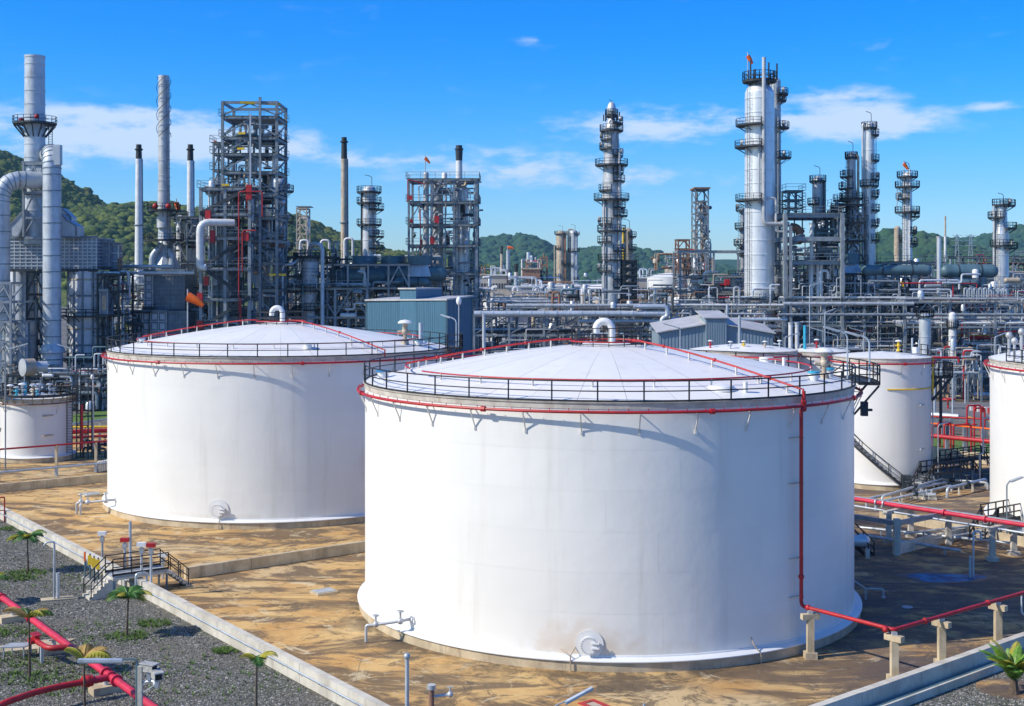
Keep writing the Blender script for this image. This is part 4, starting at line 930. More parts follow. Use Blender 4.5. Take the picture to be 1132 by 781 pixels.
palm('spindly young palm with yellow fronds in front of the red main', G(33, 748), 3.0, 6, 1.5, ['palm_yellow', 'palm_green', 'palm_dry'], 3, spread=(-.6, pi+.4), droop=1.0)
palm('spindly young palm behind the tube lamp with yellow fronds', G(94, 800), 2.95, 5, 1.45, ['palm_yellow', 'palm_dry'], 14, spread=(-.4, pi+.3), droop=.9)
palm('lone spindly palm with few drooping fronds beside the dike wall', G(283, 812), 3.3, 4, 1.05, ['palm_yellow', 'palm_green'], 5, spread=(0, 2*pi), droop=1.2)
palm('young palm cut off by the left edge of the picture', G(-9, 668), 1.6, 7, 1.3, ['palm_green', 'palm_yellow'], 6, droop=1.0)
palm('bushy sago palm with spiky fronds at the lower right corner', G(1121, 768), .75, 34, 2.1, ['sago_green', 'sago_green', 'palm_yellow', 'sago_green'], 7, grp=None, droop=.62, tr=.22, up=1.2, leaflet=.19, name='sago_palm')
c = G(1118, 762); struct(MB().lathe(c.x, c.y, [(0, .10), (1.0, .07), (1.7, .01)], 20).build('soil_mound', 'stained_floor', None))
# weeds and loose stones
def scatter(name, label, cat, n, seed, area, shape, size, mat, clusters=None):
    rng = np.random.default_rng(seed); pts = []
    while len(pts) < n:
        if clusters is not None and rng.random() < .9:
            cx, cy, cr = clusters[rng.integers(len(clusters))]; a = rng.uniform(0, 6.283); r = cr*sqrt(rng.random()); x, y = cx+r*cos(a), cy+r*sin(a)*.8
        else: x, y = rng.uniform(area[0], area[1]), rng.uniform(area[2], area[3])
        if area[4](x, y): pts.append((x, y))
    b = MB()
    for x, y in pts:
        s = size*rng.uniform(.6, 1.5)
        if shape == 'stone':
            a = rng.uniform(0, 6.28); v = [(x+s*cos(a+q)*rng.uniform(.7, 1.2), y+s*sin(a+q)*rng.uniform(.7, 1.2), .0) for q in (0, 1.57, 3.14, 4.71)]
            z = s*rng.uniform(.5, 1.0); v += [(x+s*.45*cos(a+q), y+s*.45*sin(a+q), z) for q in (.5, 3.6)]
            b.add(v, [(0, 1, 4), (1, 2, 5, 4), (2, 3, 5), (3, 0, 4, 5)])
        else:
            for _ in range(5):
                a = rng.uniform(0, 6.28); ex, ey = cos(a), sin(a); l = s*rng.uniform(.6, 1.3)
                b.add([(x-ey*.03, y+ex*.03, 0), (x+ey*.03, y-ex*.03, 0), (x+ex*l, y+ey*l, l*.9)], [(0, 1, 2)])
    o = b.build(name, mat, None, False); o['kind'] = 'stuff'; tag(o, label, cat); return o
nB = Vector((Bd.y, -Bd.x, 0))
def in_gravel(x, y):
    p = Vector((x, y, 0)); return ((p-CORNER).dot(V) < -.15) or ((p-CORNER).dot(nB) > 2.0)
inframe = lambda x, y: in_gravel(x, y) and abs(x/y) < .43 and y > 56
scatter('loose_stones', 'loose grey and white stones scattered over the gravel yard', 'stones', 26000, 4, (-44, 30, 56, 112, inframe), 'stone', .05, 'stones')
cl = [(G(px, py).x, G(px, py).y, r) for px, py, r in ((31, 634, 1.5), (140, 704, 1.3), (30, 750, 1.6), (20, 640, 1.2), (8, 700, 1.6), (5, 730, 2), (15, 585, 1.2), (250, 720, .8), (60, 600, 1.0), (60, 740, 2.5), (75, 760, 2), (120, 700, 4), (220, 745, 5), (60, 640, 5), (170, 690, 1))]
scatter('weeds', 'small tufts of green weeds growing through the gravel', 'weeds', 1900, 5, (-44, -8, 57, 112, lambda x, y: in_gravel(x, y) and x/y < .0), 'weed', .16, 'weed', cl)

# ================================================================== RIGHT YARD
pk = Vector((35.7, 94.6, 2.72)); pu = Vector((.64, -.768, 0)).normalized(); pn = Vector((pu.y, -pu.x, 0))
t = thing('fire_main', 'long bright crimson pipe running across the yard right of the front tank', 'pipe', (pk.x, pk.y, 0))
MB().tube([pk-pu*32, pk+pu*22], .175, 12).build('pipe', 'red_main', t)
for s_ in (-10.6, -9.9, -4.6, -1.2, 2.5): MB().cyl(pk+pu*s_, pk+pu*(s_+.1), .28, n=14).build('flange', 'galv' if s_ < -9 else 'red_main', t)
for k, (off, z, r, mt, lab) in enumerate(((.75, 2.55, .10, 'silver_blue', 'thin grey pipe beside the long crimson pipe'), (1.15, 2.52, .13, 'silver_blue', 'second grey pipe parallel to the long crimson pipe'),
                                    (1.7, 2.5, .16, 'steel_light', 'thicker blue grey pipe outermost on the low rack'), (-.7, 2.3, .09, 'galv', 'thin pale pipe on the far side of the crimson pipe'))):
    t = thing('service_pipe', lab, 'pipe', (pk.x, pk.y, 0), 'pipes on the low yard rack'); rod('pipe', pk-pu*30+pn*off*-1+Vector((0, 0, z-2.72)), pk+pu*20+pn*off*-1+Vector((0, 0, z-2.72)), r, mt, t, 10)
for k, (s_, lab) in enumerate(((-8.7, 'concrete portal behind carrying the crimson pipe nearest the front tank'), (0, 'concrete portal carrying the crimson pipe near the right edge'), (-17, 'concrete portal mostly hidden behind the front tank'), (9, 'concrete portal beyond the right edge'))):
    c = pk+pu*s_; t = thing('pipe_portal', lab, 'pipe support', (c.x, c.y, 0), 'concrete portals of the low rack'); c.z = 0
    for o_ in (-1.1, 1.9): bar('post', c-pn*o_, c-pn*o_+Vector((0, 0, 2.2)), .38, 'concrete', t); bar('footing', c-pn*o_-Vector((0, 0, .02)), c-pn*o_+Vector((0, 0, .3)), .75, 'concrete', t)
    MB().bar(c+pn*1.6+Vector((0, 0, 2.33)), c-pn*2.4+Vector((0, 0, 2.33)), .4, .28).build('cross_beam', 'concrete', t, False)
c = Vector((28.5, 95.8, 0)); t = thing('pipe_portal', 'tall concrete frame corner with two beams right of the front tank', 'pipe support', c)
bar('post', c, c+Vector((0, 0, 2.7)), .45, 'concrete', t); MB().bar(c+Vector((0, 0, 2.35)), c-pu*11+Vector((0, 0, 2.35)), .3, .34).build('beam', 'steel_light', t, False)
MB().bar(c+Vector((0, 0, 2.35)), c+V*6.5+Vector((0, 0, 2.45)), .3, .34).build('beam', 'steel_light', t, False); bar('post', c+V*6.3, c+V*6.3+Vector((0, 0, 2.2)), .4, 'concrete', t); bar('post', c-pu*10.8, c-pu*10.8+Vector((0, 0, 2.2)), .4, 'concrete', t)
# white lines low over the floor
for k, (a, b_, z, r, lab) in enumerate((((950, 583), (1120, 601), .6, .11, 'pale pipe low over the floor behind the concrete frame'), ((950, 591), (1062, 609), .5, .12, 'second pale pipe low over the floor behind the frame'),
                                   ((1000, 590), (1132, 575), .9, .09, 'thin grey pipe rising to the right under the crimson pipe'), ((1003, 600), (1100, 586), .5, .10, 'thin grey pipe crossing behind the inverted U vent'))):
    p = G(a[0], a[1], z); q = G(b_[0], b_[1], z); t = thing('floor_pipe', lab, 'pipe', (p.x, p.y, 0), 'pipes low over the right yard floor'); rod('pipe', p, q, r, 'galv', t, 8)
    for f in (.15, .5, .85): c = p.lerp(q, f); bar('stand', (c.x, c.y, 0), (c.x, c.y, z-.05), .12, 'galv', t)
c = G(948, 598, 1.2); t = thing('drum', 'silver horizontal drum half hidden behind the front tank', 'tank', (c.x, c.y, 0)); m = MB(); a = c-Vector((2.2, 0, 0)); b_ = c+Vector((.5, 0, 0))
m.cyl(a, b_, .45, n=20); m.ball(b_, .44, 16, 8); m.build('shell', 'silver', t)
for x in (-1.4, .6): MB().box(c.x+x-.15, c.x+x+.15, c.y-.6, c.y+.6, 0, c.z-.5).build('saddle', 'concrete', t, False)
def stair(name, label, p, q, w, rise, mat='black_paint', rail=True, side=None):
    p = Vector(p); q = Vector(q); t = thing(name, label, 'stairs', (p.x, p.y, 0)); d = q-p; h = Vector((d.x, d.y, 0)); s = Vector((-h.y, h.x, 0)).normalized()*w/2
    for sg in (-1, 1): MB().bar(p+s*sg, q+s*sg, .07, .25).build('stringer', mat, t, False)
    k = max(2, round(abs(d.z)/rise))
    for i in range(k): c = p.lerp(q, (i+.5)/k); bar('tread', c-s, c+s, .26, 'grating', t, .05)
    if rail:
        for sg in (-1, 1): rail_mesh([p+s*sg, q+s*sg], 1.05, 1.0, .04, False).build('railing', mat, t, False)
    return t
p = G(963, 616); stair('steel_stair', 'black steel stair coming down just right of the front tank', p+Vector((-2.6, 2.0, 2.6)), p, 1.1, .24)
# steel platforms with railings on the yard
def platform(label, c, sx, sy, h, ax=U, ay=V, mat='black_paint', grp=None, steps=None):
    c = Vector(c); c.z = 0; t = thing('walkway_platform', label, 'platform', c, grp); q = lambda x, y, z: c+ax*x+ay*y+Vector((0, 0, z))
    MB().prism([q(-sx, -sy, 0), q(-sx, sy, 0), q(sx, sy, 0), q(sx, -sy, 0)][::-1], h-.12, h).build('deck', 'grating', t, False)
    for x in (-sx+.1, 0, sx-.1):
        for y in (-sy+.1, sy-.1): bar('leg', q(x, y, 0), q(x, y, h-.1), .13, 'steel', t)
    for y in (-sy, sy): rail_mesh([q(-sx, y, h), q(sx, y, h)], 1.1, 1.0, .045).build('railing', mat, t, False)
    for sg in (-1, 1):
        for i in range(5): MB().prism([q(sg*(sx+.28*i), -sy*.8, 0), q(sg*(sx+.28*i+.26), -sy*.8, 0), q(sg*(sx+.28*i+.26), sy*.8, 0), q(sg*(sx+.28*i), sy*.8, 0)][::sg], max(.02, h-.22*(i+1)-.05), h-.22*(i+1)).build('step', 'steel_light', t, False)
        for y in (-sy*.85, sy*.85): rail_mesh([q(sg*sx, y, h), q(sg*(sx+1.6), y, .05)], 1.0, .8, .045, False).build('railing', mat, t, False)
    return t
platform('black railed crossover with grey steps between the two right hand tanks', G(1047, 539), 3.2, .8, 1.6, V, U)
platform('second black railed walkway behind the crossover between the right tanks', G(1068, 526), 3.6, .7, 1.7, V, U)
platform('black railed platform at the foot of the tank by the right edge', G(1115, 592), 2.6, .8, 1.5, V, U)
rg = random.Random(21)
for k, (a, b_, z, r, mt, lab) in enumerate((((958, 552), (1046, 533), .75, .13, 'galv', 'grey pipe slanting up to the crossover between the tanks, nearest one'), ((968, 556), (1052, 537), .7, .11, 'silver_blue', 'grey pipe second of those slanting to the crossover'),
                                    ((975, 549), (1043, 529), 1.0, .11, 'silver_dull', 'thin dull pipe slanting behind to the crossover'), ((1047, 540), (1090, 530), .9, .14, 'galv', 'thick pale pipe passing over the crossover steps'),
                                    ((1015, 528), (1092, 534), .8, .12, 'silver_dull', 'dull pipe running behind the crossover towards the edge tank'))):
    p = G(a[0], a[1], z); q = G(b_[0], b_[1], z); t = thing('yard_pipe', lab, 'pipe', (p.x, p.y, 0), 'grey pipes leading to the crossover'); tubeo('pipe', [p-Vector((0, 0, z)), p, q, q-Vector((0, 0, z*.8))], r, mt, t, 10, .4)
    for f in (.3, .65): c = p.lerp(q, f); m = MB(); m.bar((c.x, c.y, 0), (c.x, c.y, z-.05), .16); m.build('stand', 'concrete', t, False)
    c = p.lerp(q, .5); m = MB(); m.cyl(c-(q-p).normalized()*.25, c+(q-p).normalized()*.25, r*1.9, n=12); m.cyl(c, c+Vector((0, 0, .8)), .07); m.ring(c.x, c.y, c.z+.8, .25, .04, 12, 5); m.build('valve', 'steel_dark', t)
g = G(1021, 560, .5); 
for k in range(4):
    p = G(1012+6*k, 551+.6*k); t = thing('pump', 'small pale pump unit number %s from the left below the slanting pipes' % ('first', 'second', 'third', 'fourth')[k], 'pump', p, 'small pumps under the slanting pipes')
    t['label'] = ('leftmost', 'second from left', 'third from left', 'rightmost')[k]+' small pale pump below the slanting grey pipes'
    m = MB(); m.cyl(p+Vector((-.3, 0, .45)), p+Vector((.35, 0, .45)), .2, n=12); m.cyl(p+Vector((.0, 0, .45)), p+Vector((.0, 0, .95)), .1); m.build('pump_body', 'galv', t); MB().box(p.x-.4, p.x+.4, p.y-.25, p.y+.25, 0, .24).build('plinth', 'concrete', t, False)
# pit with blue water
c = G(1045, 639); b_ = MB(); v = []
k = 26
for i in range(k):
    a = 2*pi*i/k; r = 1+.14*sin(3*a+1)+.08*sin(5*a); v.append((c.x+2.5*r*cos(a), c.y+1.25*r*sin(a)))
struct(MB().prism(v, .0, .02).build('pool_water', 'pit_water', None, False))
m = MB()
for i in range(k):
    a, d_ = Vector((*v[i], 0)), Vector((*v[(i+1) % k], 0)); ca = Vector((c.x, c.y, 0)); m.add([a, d_, ca+(d_-ca)*1.3, ca+(a-ca)*1.3], [(0, 1, 2, 3)]); 
m.v = [(x, y, .026+(.0 if i % 4 < 2 else -.004)) for i, (x, y, z) in enumerate(m.v)]
struct(m.build('pool_margin', 'wet_mud', None, False)) if 'wet_mud' in MATS else None
g = G(1076, 639); t = thing('vent_pipe', 'slim blue grey inverted U vent beside the blue pool', 'pipe', g)
tubeo('pipe', [g, g+Vector((0, 0, 3.2)), g+Vector((.55, .1, 3.2)), g+Vector((.55, .1, 2.6))], .07, 'silver_blue', t, 8, .25); rod('pipe', g+Vector((-.22, 0, 0)), g+Vector((-.22, 0, 1.5)), .09, 'silver_blue', t)
g = G(957, 663); t = thing('drain_pipe', 'small grey bent pipe on the floor right of the front tank', 'pipe', g); tubeo('pipe', [g, g+Vector((0, 0, .7)), g+Vector((1.1, -.1, .7)), g+Vector((1.1, -.1, .1))], .06, 'silver_dull', t, 8, .15)
tubeo('pipe', [g+Vector((-.8, .8, 1.2)), g+Vector((0, 0, .7))], .05, 'silver_dull', t); MB().ball(g+Vector((1.1, -.1, .15)), .14).build('valve', 'silver_dull', t)
g = G(1003, 672); t = thing('floor_plate', 'small round pale cover on the dark floor near the front tank', 'cover', g); MB().cyl(g, g+Vector((0, 0, .06)), .34, n=20).build('plate', 'plate_grey', t); MB().box(g.x+.1, g.x+.75, g.y-.35, g.y-.15, .0, .05).build('hinge', 'rusty', t, False)
# bent rail by the right post
q = p2.lerp(p3, .86); t = thing('sample_line', 'thin grey sample pipe stepping down beside the right concrete post', 'pipe', (q.x, q.y, 0)); tubeo('pipe', [q+Vector((.9, .3, 0)), q+Vector((.9, .3, -.95)), q+Vector((1.3, -.5, -1.2)), q+Vector((4.5, 1.8, -1.5))], .05, 'silver_blue', t, 8, .15)
# street lamp by the right edge tank, and other yard lamps
street_lamp('lamp with a dark slatted head in front of the right edge tank', G(1113, 598), 4.4, .3, .25, .06, 'steel', head=(1.1, .34))
street_lamp('white angled lamp on a thin post between the right tanks', G(1037, 540), 6.0, .2, .3, .05, 'galv', head=(1.2, .2))
t = pole('steel_post', 'pale stepped post beside the right edge tank', 'post', G(1083, 536), 3.1, .1, 'galv'); p = G(1083, 536)+Vector((0, 0, 3)); tubeo('upper_pipe', [p, p+Vector((.35, 0, .1)), p+Vector((.35, 0, 3.6)), p+Vector((1.6, 0, 3.6))], .08, 'galv', t, 8, .12)
# red manifold between the tanks
for k, (a, b_, z, r, mt, lab) in enumerate((((1015, 498), (1150, 513), 1.9, .26, 'red', 'thick red header pipe between the right tanks'), ((1015, 493), (1150, 508), 2.9, .10, 'orange', 'thin orange topped line above the red header'),
        ((1020, 484), (1150, 492), 2.8, .12, 'red', 'upper thin red pipe behind the red header'), ((1020, 480), (1060, 483), 2.6, .35, 'silver_blue', 'pale blue thick pipe end behind the red manifold'))):
    p = G(a[0], a[1], z) if False else Vector((*G(a[0], a[1])[:2], z)); q = Vector((*G(b_[0], b_[1])[:2], z)); t = thing('header_pipe', lab, 'pipe', (p.x, p.y, 0), None); rod('pipe', p, q, r, mt, t, 10)
    for f in (.1, .25, .4, .55): c = p.lerp(q, f); bar('stand', (c.x, c.y, 0), (c.x, c.y, z-r), .4 if k < 3 else .25, 'steel_light', t)
loops = [(1037, 499, 3.4, 1.6), (1044, 497, 3.0, 1.2), (1054, 500, 3.2, 2.2), (1069, 494, 5.0, 1.8), (1077, 493, 4.6, 1.4), (1031, 495, 2.6, 1.0)]
for k, (px, py, h, wd) in enumerate(loops):
    g = G(px, py); t = thing('pipe_loop', ('red pipe loop leftmost but one of the manifold', 'red pipe loop with a blank flange in the manifold', 'wide low red pipe loop mid manifold', 'tall red pipe loop at the right of the manifold', 'tall narrow red loop nearest the right edge tank', 'lowest red pipe loop at the left of the manifold')[k], 'pipe', g, 'red pipe loops of the manifold')
    tubeo('pipe', [g, g+Vector((0, 0, h)), g+Vector((wd, .3, h)), g+Vector((wd, .3, 0))], .11, 'red', t, 8, .3); MB().cyl(g+Vector((0, 0, h*.55)), g+Vector((0, 0, h*.55+.15)), .3, n=12).build('flange', 'red', t)
t = thing('hand_wheel', 'small red valve wheel on a post beyond the manifold', 'valve', G(1048, 452)); g = G(1048, 452); rod('stem', g, g+Vector((0, 0, 1.2)), .15, 'red', t); MB().ring(g.x, g.y, 1.5, 1.0, .15, 16, 6).build('wheel', 'red', t); MB().bar((g.x-1, g.y, 1.5), (g.x+1, g.y, 1.5), .2).build('spoke', 'red', t, False)
for k, (px, py) in enumerate(((1033, 462), (1053, 463), (1084, 440), (1067, 446))):
    t = pole('steel_post', ('pale blue post standing by the road left of the others', 'thin pale post standing in the middle of the road verge', 'thick pale bollard post beside the right edge tank', 'slim grey post behind the road')[k], 'post', G(px, py), (4.5, 7, 5.2, 4)[k], (.2, .12, .3, .12)[k], 'silver_blue')
t = thing('barrier', 'long red and white low road barrier beyond the manifold', 'barrier', G(1075, 455))
for k in range(6): g = G(1075+4*k, 454+.7*k); MB().box(g.x-.35, g.x+.35, g.y-.3, g.y+.3, 0, .9).build('barrier_block', 'red' if k % 2 else 'white_pipe', t, False)
# left yard: pipes and lamp pole between the small tank and the big left tank
for k, (a, b_, z, r, mt, lab) in enumerate((((-40, 500), (118, 488), 2.2, .10, 'red', 'thin dark red pipe passing in front of the small left tank'), ((-40, 526), (118, 512), .9, .12, 'silver_blue', 'thin grey pipe low in front of the small left tank'),
        ((78, 478), (118, 476), 1.6, .28, 'red', 'thick red pipe right of the small left tank'), ((-30, 474), (118, 472), 1.9, .14, 'yellow', 'yellow pipe behind the small left tank'), ((80, 484), (118, 482), 1.2, .16, 'red', 'lower thin red pipe right of the small left tank'),
        ((80, 469), (118, 464), 2.0, .14, 'silver_blue', 'pale pipe above the yellow pipe at left'))):
    if k < 2: p = G(a[0], a[1], z); q = G(b_[0], b_[1], z)
    else: p = G(a[0], a[1], z); q = G(b_[0], b_[1], z)
    q = q+(q-p)*.15; t = thing('yard_pipe', lab, 'pipe', (p.x, p.y, 0), None); rod('pipe', p, q, r, mt, t, 8)
    for f in (.2, .55, .8) if k < 2 else (.3, .7): c = p.lerp(q, f); bar('stand', (c.x, c.y, 0), (c.x, c.y, z-.04), .28 if k < 3 else .2, 'concrete_warm' if k < 1 else 'galv', t)
g = G(103, 506); t = thing('lamp_mast', 'slim lamp mast with floodlights between the small tank and the left tank', 'lamp', g); rod('mast', g, g+Vector((0, 0, 8.9)), .09, 'galv', t)
MB().bar(g+Vector((-.8, 0, 8.1)), g+Vector((.8, 0, 8.1)), .08).build('cross_arm', 'galv', t, False)
for x in (-.65, .65): MB().box(g.x+x-.2, g.x+x+.2, g.y-.2, g.y+.1, 8.15, 8.5).build('floodlight', 'galv', t, False)
MB().ball(g+Vector((-.1, 0, 9.2)), .22, 8, 6, 1.5).build('dome_lamp', 'white_paint', t)
rg = random.Random(5)
for k, (px, py) in enumerate(((92, 506), (97, 500), (104, 507), (110, 502), (89, 498))):
    g = G(px, py); t = thing('valve_stand', ('dark valve stand beside the small left tank ladder', 'dark valve stand second from the ladder tower', 'dark valve stand at the foot of the lamp mast', 'dark valve stand nearest the left tank', 'dark valve stand behind the others by the small tank')[k], 'valve', g, 'dark valves beside the small left tank')
    tubeo('pipe', [g, g+Vector((0, 0, 1.1)), g+Vector((1.2, .3, 1.1)), g+Vector((1.2, .3, 0))], .13, 'steel_dark', t, 8, .3); m = MB(); m.ball(g+Vector((.6, .15, 1.1)), .26); m.cyl(g+Vector((.6, .15, 1.1)), g+Vector((.6, .15, 1.9)), .06); m.ring(g.x+.6, g.y+.15, 1.9, .25, .04, 12, 5); m.build('valve_body', 'steel_dark', t)
for k in range(5):
    g = G(109+2.3*k, 522-.5*k); t = thing('bollard', ('first', 'second', 'third', 'fourth', 'fifth')[k]+' pale stub bollard from the left behind the divider wall', 'bollard', g, 'pale stub bollards'); MB().cyl(g, g+Vector((0, 0, 1.0)), .14, n=10).build('stub', 'galv_white', t); MB().ball(g+Vector((0, 0, 1.0)), .15).build('cap', 'galv_white', t)
for lab, px, py, h, a_, sd in (('tilted tube lamp on a post by the left tank top at far left', 6, 520, 14.2, .9, 0), ('tube lamp on a teal post right above the small left tank', 80, 452, 10.8, .9, pi)):
    street_lamp(lab, G(px, py), h-1.5, .2, sd, .08, 'steel_light', head=(2.2, .22))
# ================================================================== THE REFINERY
def sector(m, cx, cy, r0, r1, z0, z1, a0, a1, n):
    m.lathe(cx, cy, [(r0, z0), (r1, z0), (r1, z1), (r0, z1), (r0, z0)], n, a0, a1, caps=abs(a1-a0-2*pi) > .01)
def ring_platform(t, cx, cy, r, R, z, a0, a1, h=1.15, mat='black_paint', rr=.06):
    a0, a1 = radians(a0), radians(a1); full = a1-a0 > 6.2; n = max(4, int((a1-a0)*3))
    m = MB(); sector(m, cx, cy, r*.98, R, z-.16, z, a0, a1, n)
    for i in range(0, n+1, 2):
        a = a0+(a1-a0)*i/n; m.bar((cx+r*cos(a), cy+r*sin(a), z-.15-.55*(R-r)), (cx+R*.97*cos(a), cy+R*.97*sin(a), z-.15), .09)
    o = m.build('platform', 'steel_dark', t, False)
    pts = [Vector((cx+R*cos(a0+(a1-a0)*i/n), cy+R*sin(a0+(a1-a0)*i/n), z)) for i in range(n+1)]
    if not full: pts = [Vector((cx+r*cos(a0), cy+r*sin(a0), z))]+pts+[Vector((cx+r*cos(a1), cy+r*sin(a1), z))]
    rail_mesh(pts, h, 1.9, rr).build('railing', mat, o, False)
SIDE = {'F': (0, 360), 'L': (105, 265), 'R': (-85, 75), 'B': (190, 350)}
def tower(label, px, Y, segs, mat='silver', plats=(), ladder=True, name='column_vessel', cat='column', top='dome', band=3.2, pipes=(), davit=True, group=None, base_z=0, seed=1, n=28):
    """segs: list of (py_top, width_px) from the top down, ending (py_bottom, width)."""
    cx, cy = XX(px, Y), Y; rng = random.Random(seed+int(px))
    t = thing(name, label, cat, (cx, cy, base_z), group); s_ = Y/F
    prof = []; zt = ZZ(segs[0][0], Y); 
    pts = [(ZZ(py, Y), w_/2*s_) for py, w_ in segs]; pts[-1] = (max(base_z, pts[-1][0]) if pts[-1][0] > base_z else base_z, pts[-1][1])
    z = pts[0][0]; r0 = pts[0][1]
    def rad(z):
        for (za, ra), (zb, rb) in zip(pts[:-1], pts[1:]):
            if z >= zb-1e-6: return ra if abs(za-zb) < 1e-6 else ra+(rb-ra)*(za-z)/(za-zb)
        return pts[-1][1]
    if top == 'dome': prof += [(0, z), (r0*.5, z-r0*.12), (r0*.85, z-r0*.4), (r0, z-r0*.75)]; z -= r0*.75
    elif top == 'open': prof += [(r0*.7, z-r0), (r0*.85, z-.2), (r0*.85, z+.0), (r0*1.05, z), (r0*1.05, z-.35), (r0, z-.36)]; z -= .4
    else: prof += [(0, z), (r0, z)]
    zb = pts[-1][0]; zs = sorted(set([z]+[q[0] for q in pts[1:]]+list(np.arange(zb+band/2, z-.5, band))), reverse=True)
    last = None
    for q in zs:
        r = rad(q); e = .05+.012*r
        if last is None or last-q > .3: 
            if q != zs[0] and q != zs[-1]: prof += [(r, q+.11), (r+e, q+.09), (r+e, q-.09), (r, q-.11)]
            else: prof.append((r, q))
            last = q
    MB().lathe(cx, cy, prof, n).build('shell', mat, t, True, 50)
    for p in plats:
        py, side, ext = p[:3]; a0, a1 = SIDE[side] if isinstance(side, str) else side
        z = ZZ(py, Y); r = rad(z); ring_platform(t, cx, cy, r, r+ext*s_, z, a0, a1, rr=.03+.00003*Y)
        if side != 'F' and rng.random() < .6: 
            a = radians((a0+a1)/2-20); q = Vector((cx+(r+.3)*cos(a), cy+(r+.3)*sin(a), z+.9)); MB().cyl(q-Vector((0, 0, 0)), q+Vector((cos(a), sin(a), 0))*.5, .55, n=12).build('manhole', 'silver_dull', t)
    if ladder:
        for a, z0, z1 in ((radians(-40 if rng.random() < .5 else -140), base_z+1, pts[0][0]-1),):
            q = Vector((cx+(r0+.35)*cos(a), cy+(r0+.35)*sin(a), 0)); m = MB()
            rr = max(rad(z0), r0); 
            zz = z0
            for (za, zb2) in zip(np.linspace(z1, z0, 8)[:-1], np.linspace(z1, z0, 8)[1:]):
                ra = rad(za)+.35; qa = Vector((cx+ra*cos(a), cy+ra*sin(a), za)); qb = Vector((cx+(rad(zb2)+.35)*cos(a), cy+(rad(zb2)+.35)*sin(a), zb2)); s = Vector((-sin(a), cos(a), 0))*.28
                m.bar(qa-s, qb-s, .06); m.bar(qa+s, qb+s, .06)
                for j in range(6): c = qa.lerp(qb, j/6); m.bar(c-s, c+s, .04)
                for j in range(3): c = qa.lerp(qb, j/3)+Vector((cos(a), sin(a), 0))*.5; m.bar(c-s*1.1, c+s*1.1, .04)
            m.build('ladder', 'steel_dark', t, False)
    for p in pipes:                                                     # (dx_px, py_top, py_bottom, width_px, material, style)
        dx, pt, pb, wd, mt = p[:5]; st = p[5] if len(p) > 5 else 'L'
        x = cx+dx*s_; yy = cy-rad(ZZ(pb, Y))*(.75 if abs(dx)*s_ < rad(ZZ(pb, Y)) else .1)-.3; r = wd/2*s_; zt_ = ZZ(pt, Y); zb_ = max(base_z, ZZ(pb, Y))
        path = [Vector((x, yy, zb_)), Vector((x, yy, zt_))]
        if st == 'over': path += [Vector((cx, cy, zt_)), Vector((cx, cy, zt_-1.5))]
        if st == 'in': path = [Vector((x, yy, zb_)), Vector((x, yy, zt_)), Vector((cx, cy, zt_))]
        tubeo('riser_pipe', path, r, mt, t, 10, r*2.2)
    if davit:
        z = pts[0][0]; tubeo('davit', [(cx+.4*r0, cy, z-.5), (cx+.4*r0, cy, z+1.7), (cx-.4*r0-.3, cy, z+2.0)], .06, 'steel_dark', t, 5, .4)
    return t
def frame(label, px0, px1, Y, depth, pys, nx=2, ny=2, cw=.4, mat='steel', rails=True, braces='XZ', name='steel_structure', decks=True, z0=0, cat='steel frame', seed=3, brace_w=.22, deckset=None, step_off=None):
    x0, x1 = XX(px0, Y), XX(px1, Y); zs = [ZZ(p, Y) for p in pys]; zs.sort(); rng = random.Random(seed)
    t = thing(name, label, cat, ((x0+x1)/2, Y+depth/2, z0)); xs = [x0+(x1-x0)*i/nx for i in range(nx+1)]; ys = [Y+depth*j/ny for j in range(ny+1)]
    for x in xs:
        for y in ys: bar('column', (x, y, z0), (x, y, zs[-1]+(.0)), cw, mat, t)
    for zi, z in enumerate(zs):
        bh = cw*1.05
        for y in ys: 
            for a, b_ in zip(xs[:-1], xs[1:]): bar('beam', (a+cw/2, y, z-bh/2), (b_-cw/2, y, z-bh/2), cw*.62, mat, t, bh)
        for x in xs:
            for a, b_ in zip(ys[:-1], ys[1:]): bar('beam', (x, a+cw/2, z-bh/2), (x, b_-cw/2, z-bh/2), cw*.62, mat, t, bh)
        if decks and (deckset is None or zi in deckset):
            gm = MB(); gy = Y-.6
            while gy < ys[-1]+.2: gm.box(x0-.5, x1+.5, gy, gy+.24, z+.02, z+.07); gy += .55
            gm.build('floor_deck', 'grating', t, False)
            if rails: rail_mesh([(x0-.5, ys[-1]+.3, z+.08), (x0-.5, Y-.6, z+.08), (x1+.5, Y-.6, z+.08), (x1+.5, ys[-1]+.3, z+.08)], 1.15, 2.6, .033, False).build('railing', mat, t, False)
    zz = [z0]+zs
    for i, (za, zb) in enumerate(zip(zz[:-1], zz[1:])):
        if 'X' in braces:
            k = rng.randrange(nx); a, b_ = xs[k], xs[k+1]
            if rng.random() < .5: a, b_ = b_, a
            yb = Y+.02; bar('brace', (a, yb, za+.2), ((a+b_)/2, yb, zb-.4), brace_w, mat, t); bar('brace', (b_, yb, za+.2), ((a+b_)/2, yb, zb-.4), brace_w, mat, t)
        if 'Z' in braces:
            for x in (xs[0], xs[-1]): bar('brace', (x, ys[0], za+.2), (x, ys[1], zb-.4), brace_w, mat, t)
        if 'D' in braces:
            a, b_ = (xs[0], xs[-1]) if i % 2 else (xs[-1], xs[0]); bar('brace', (a, Y-.1, za), (b_, Y-.1, zb), brace_w*2, 'steel_dark', t)
    t['_x'] = 0; del t['_x']
    return t, (x0, x1, Y, Y+depth, z0, zs)
CMATS = ['steel']*5+['steel_light']*3+['galv']*4+['silver_bright']*3+['silver']*4+['silver_dull']*4+['white_pipe']*3+['tan_metal']*3+['steel_dark']*7+['teal_equipment']*2+['rusty']
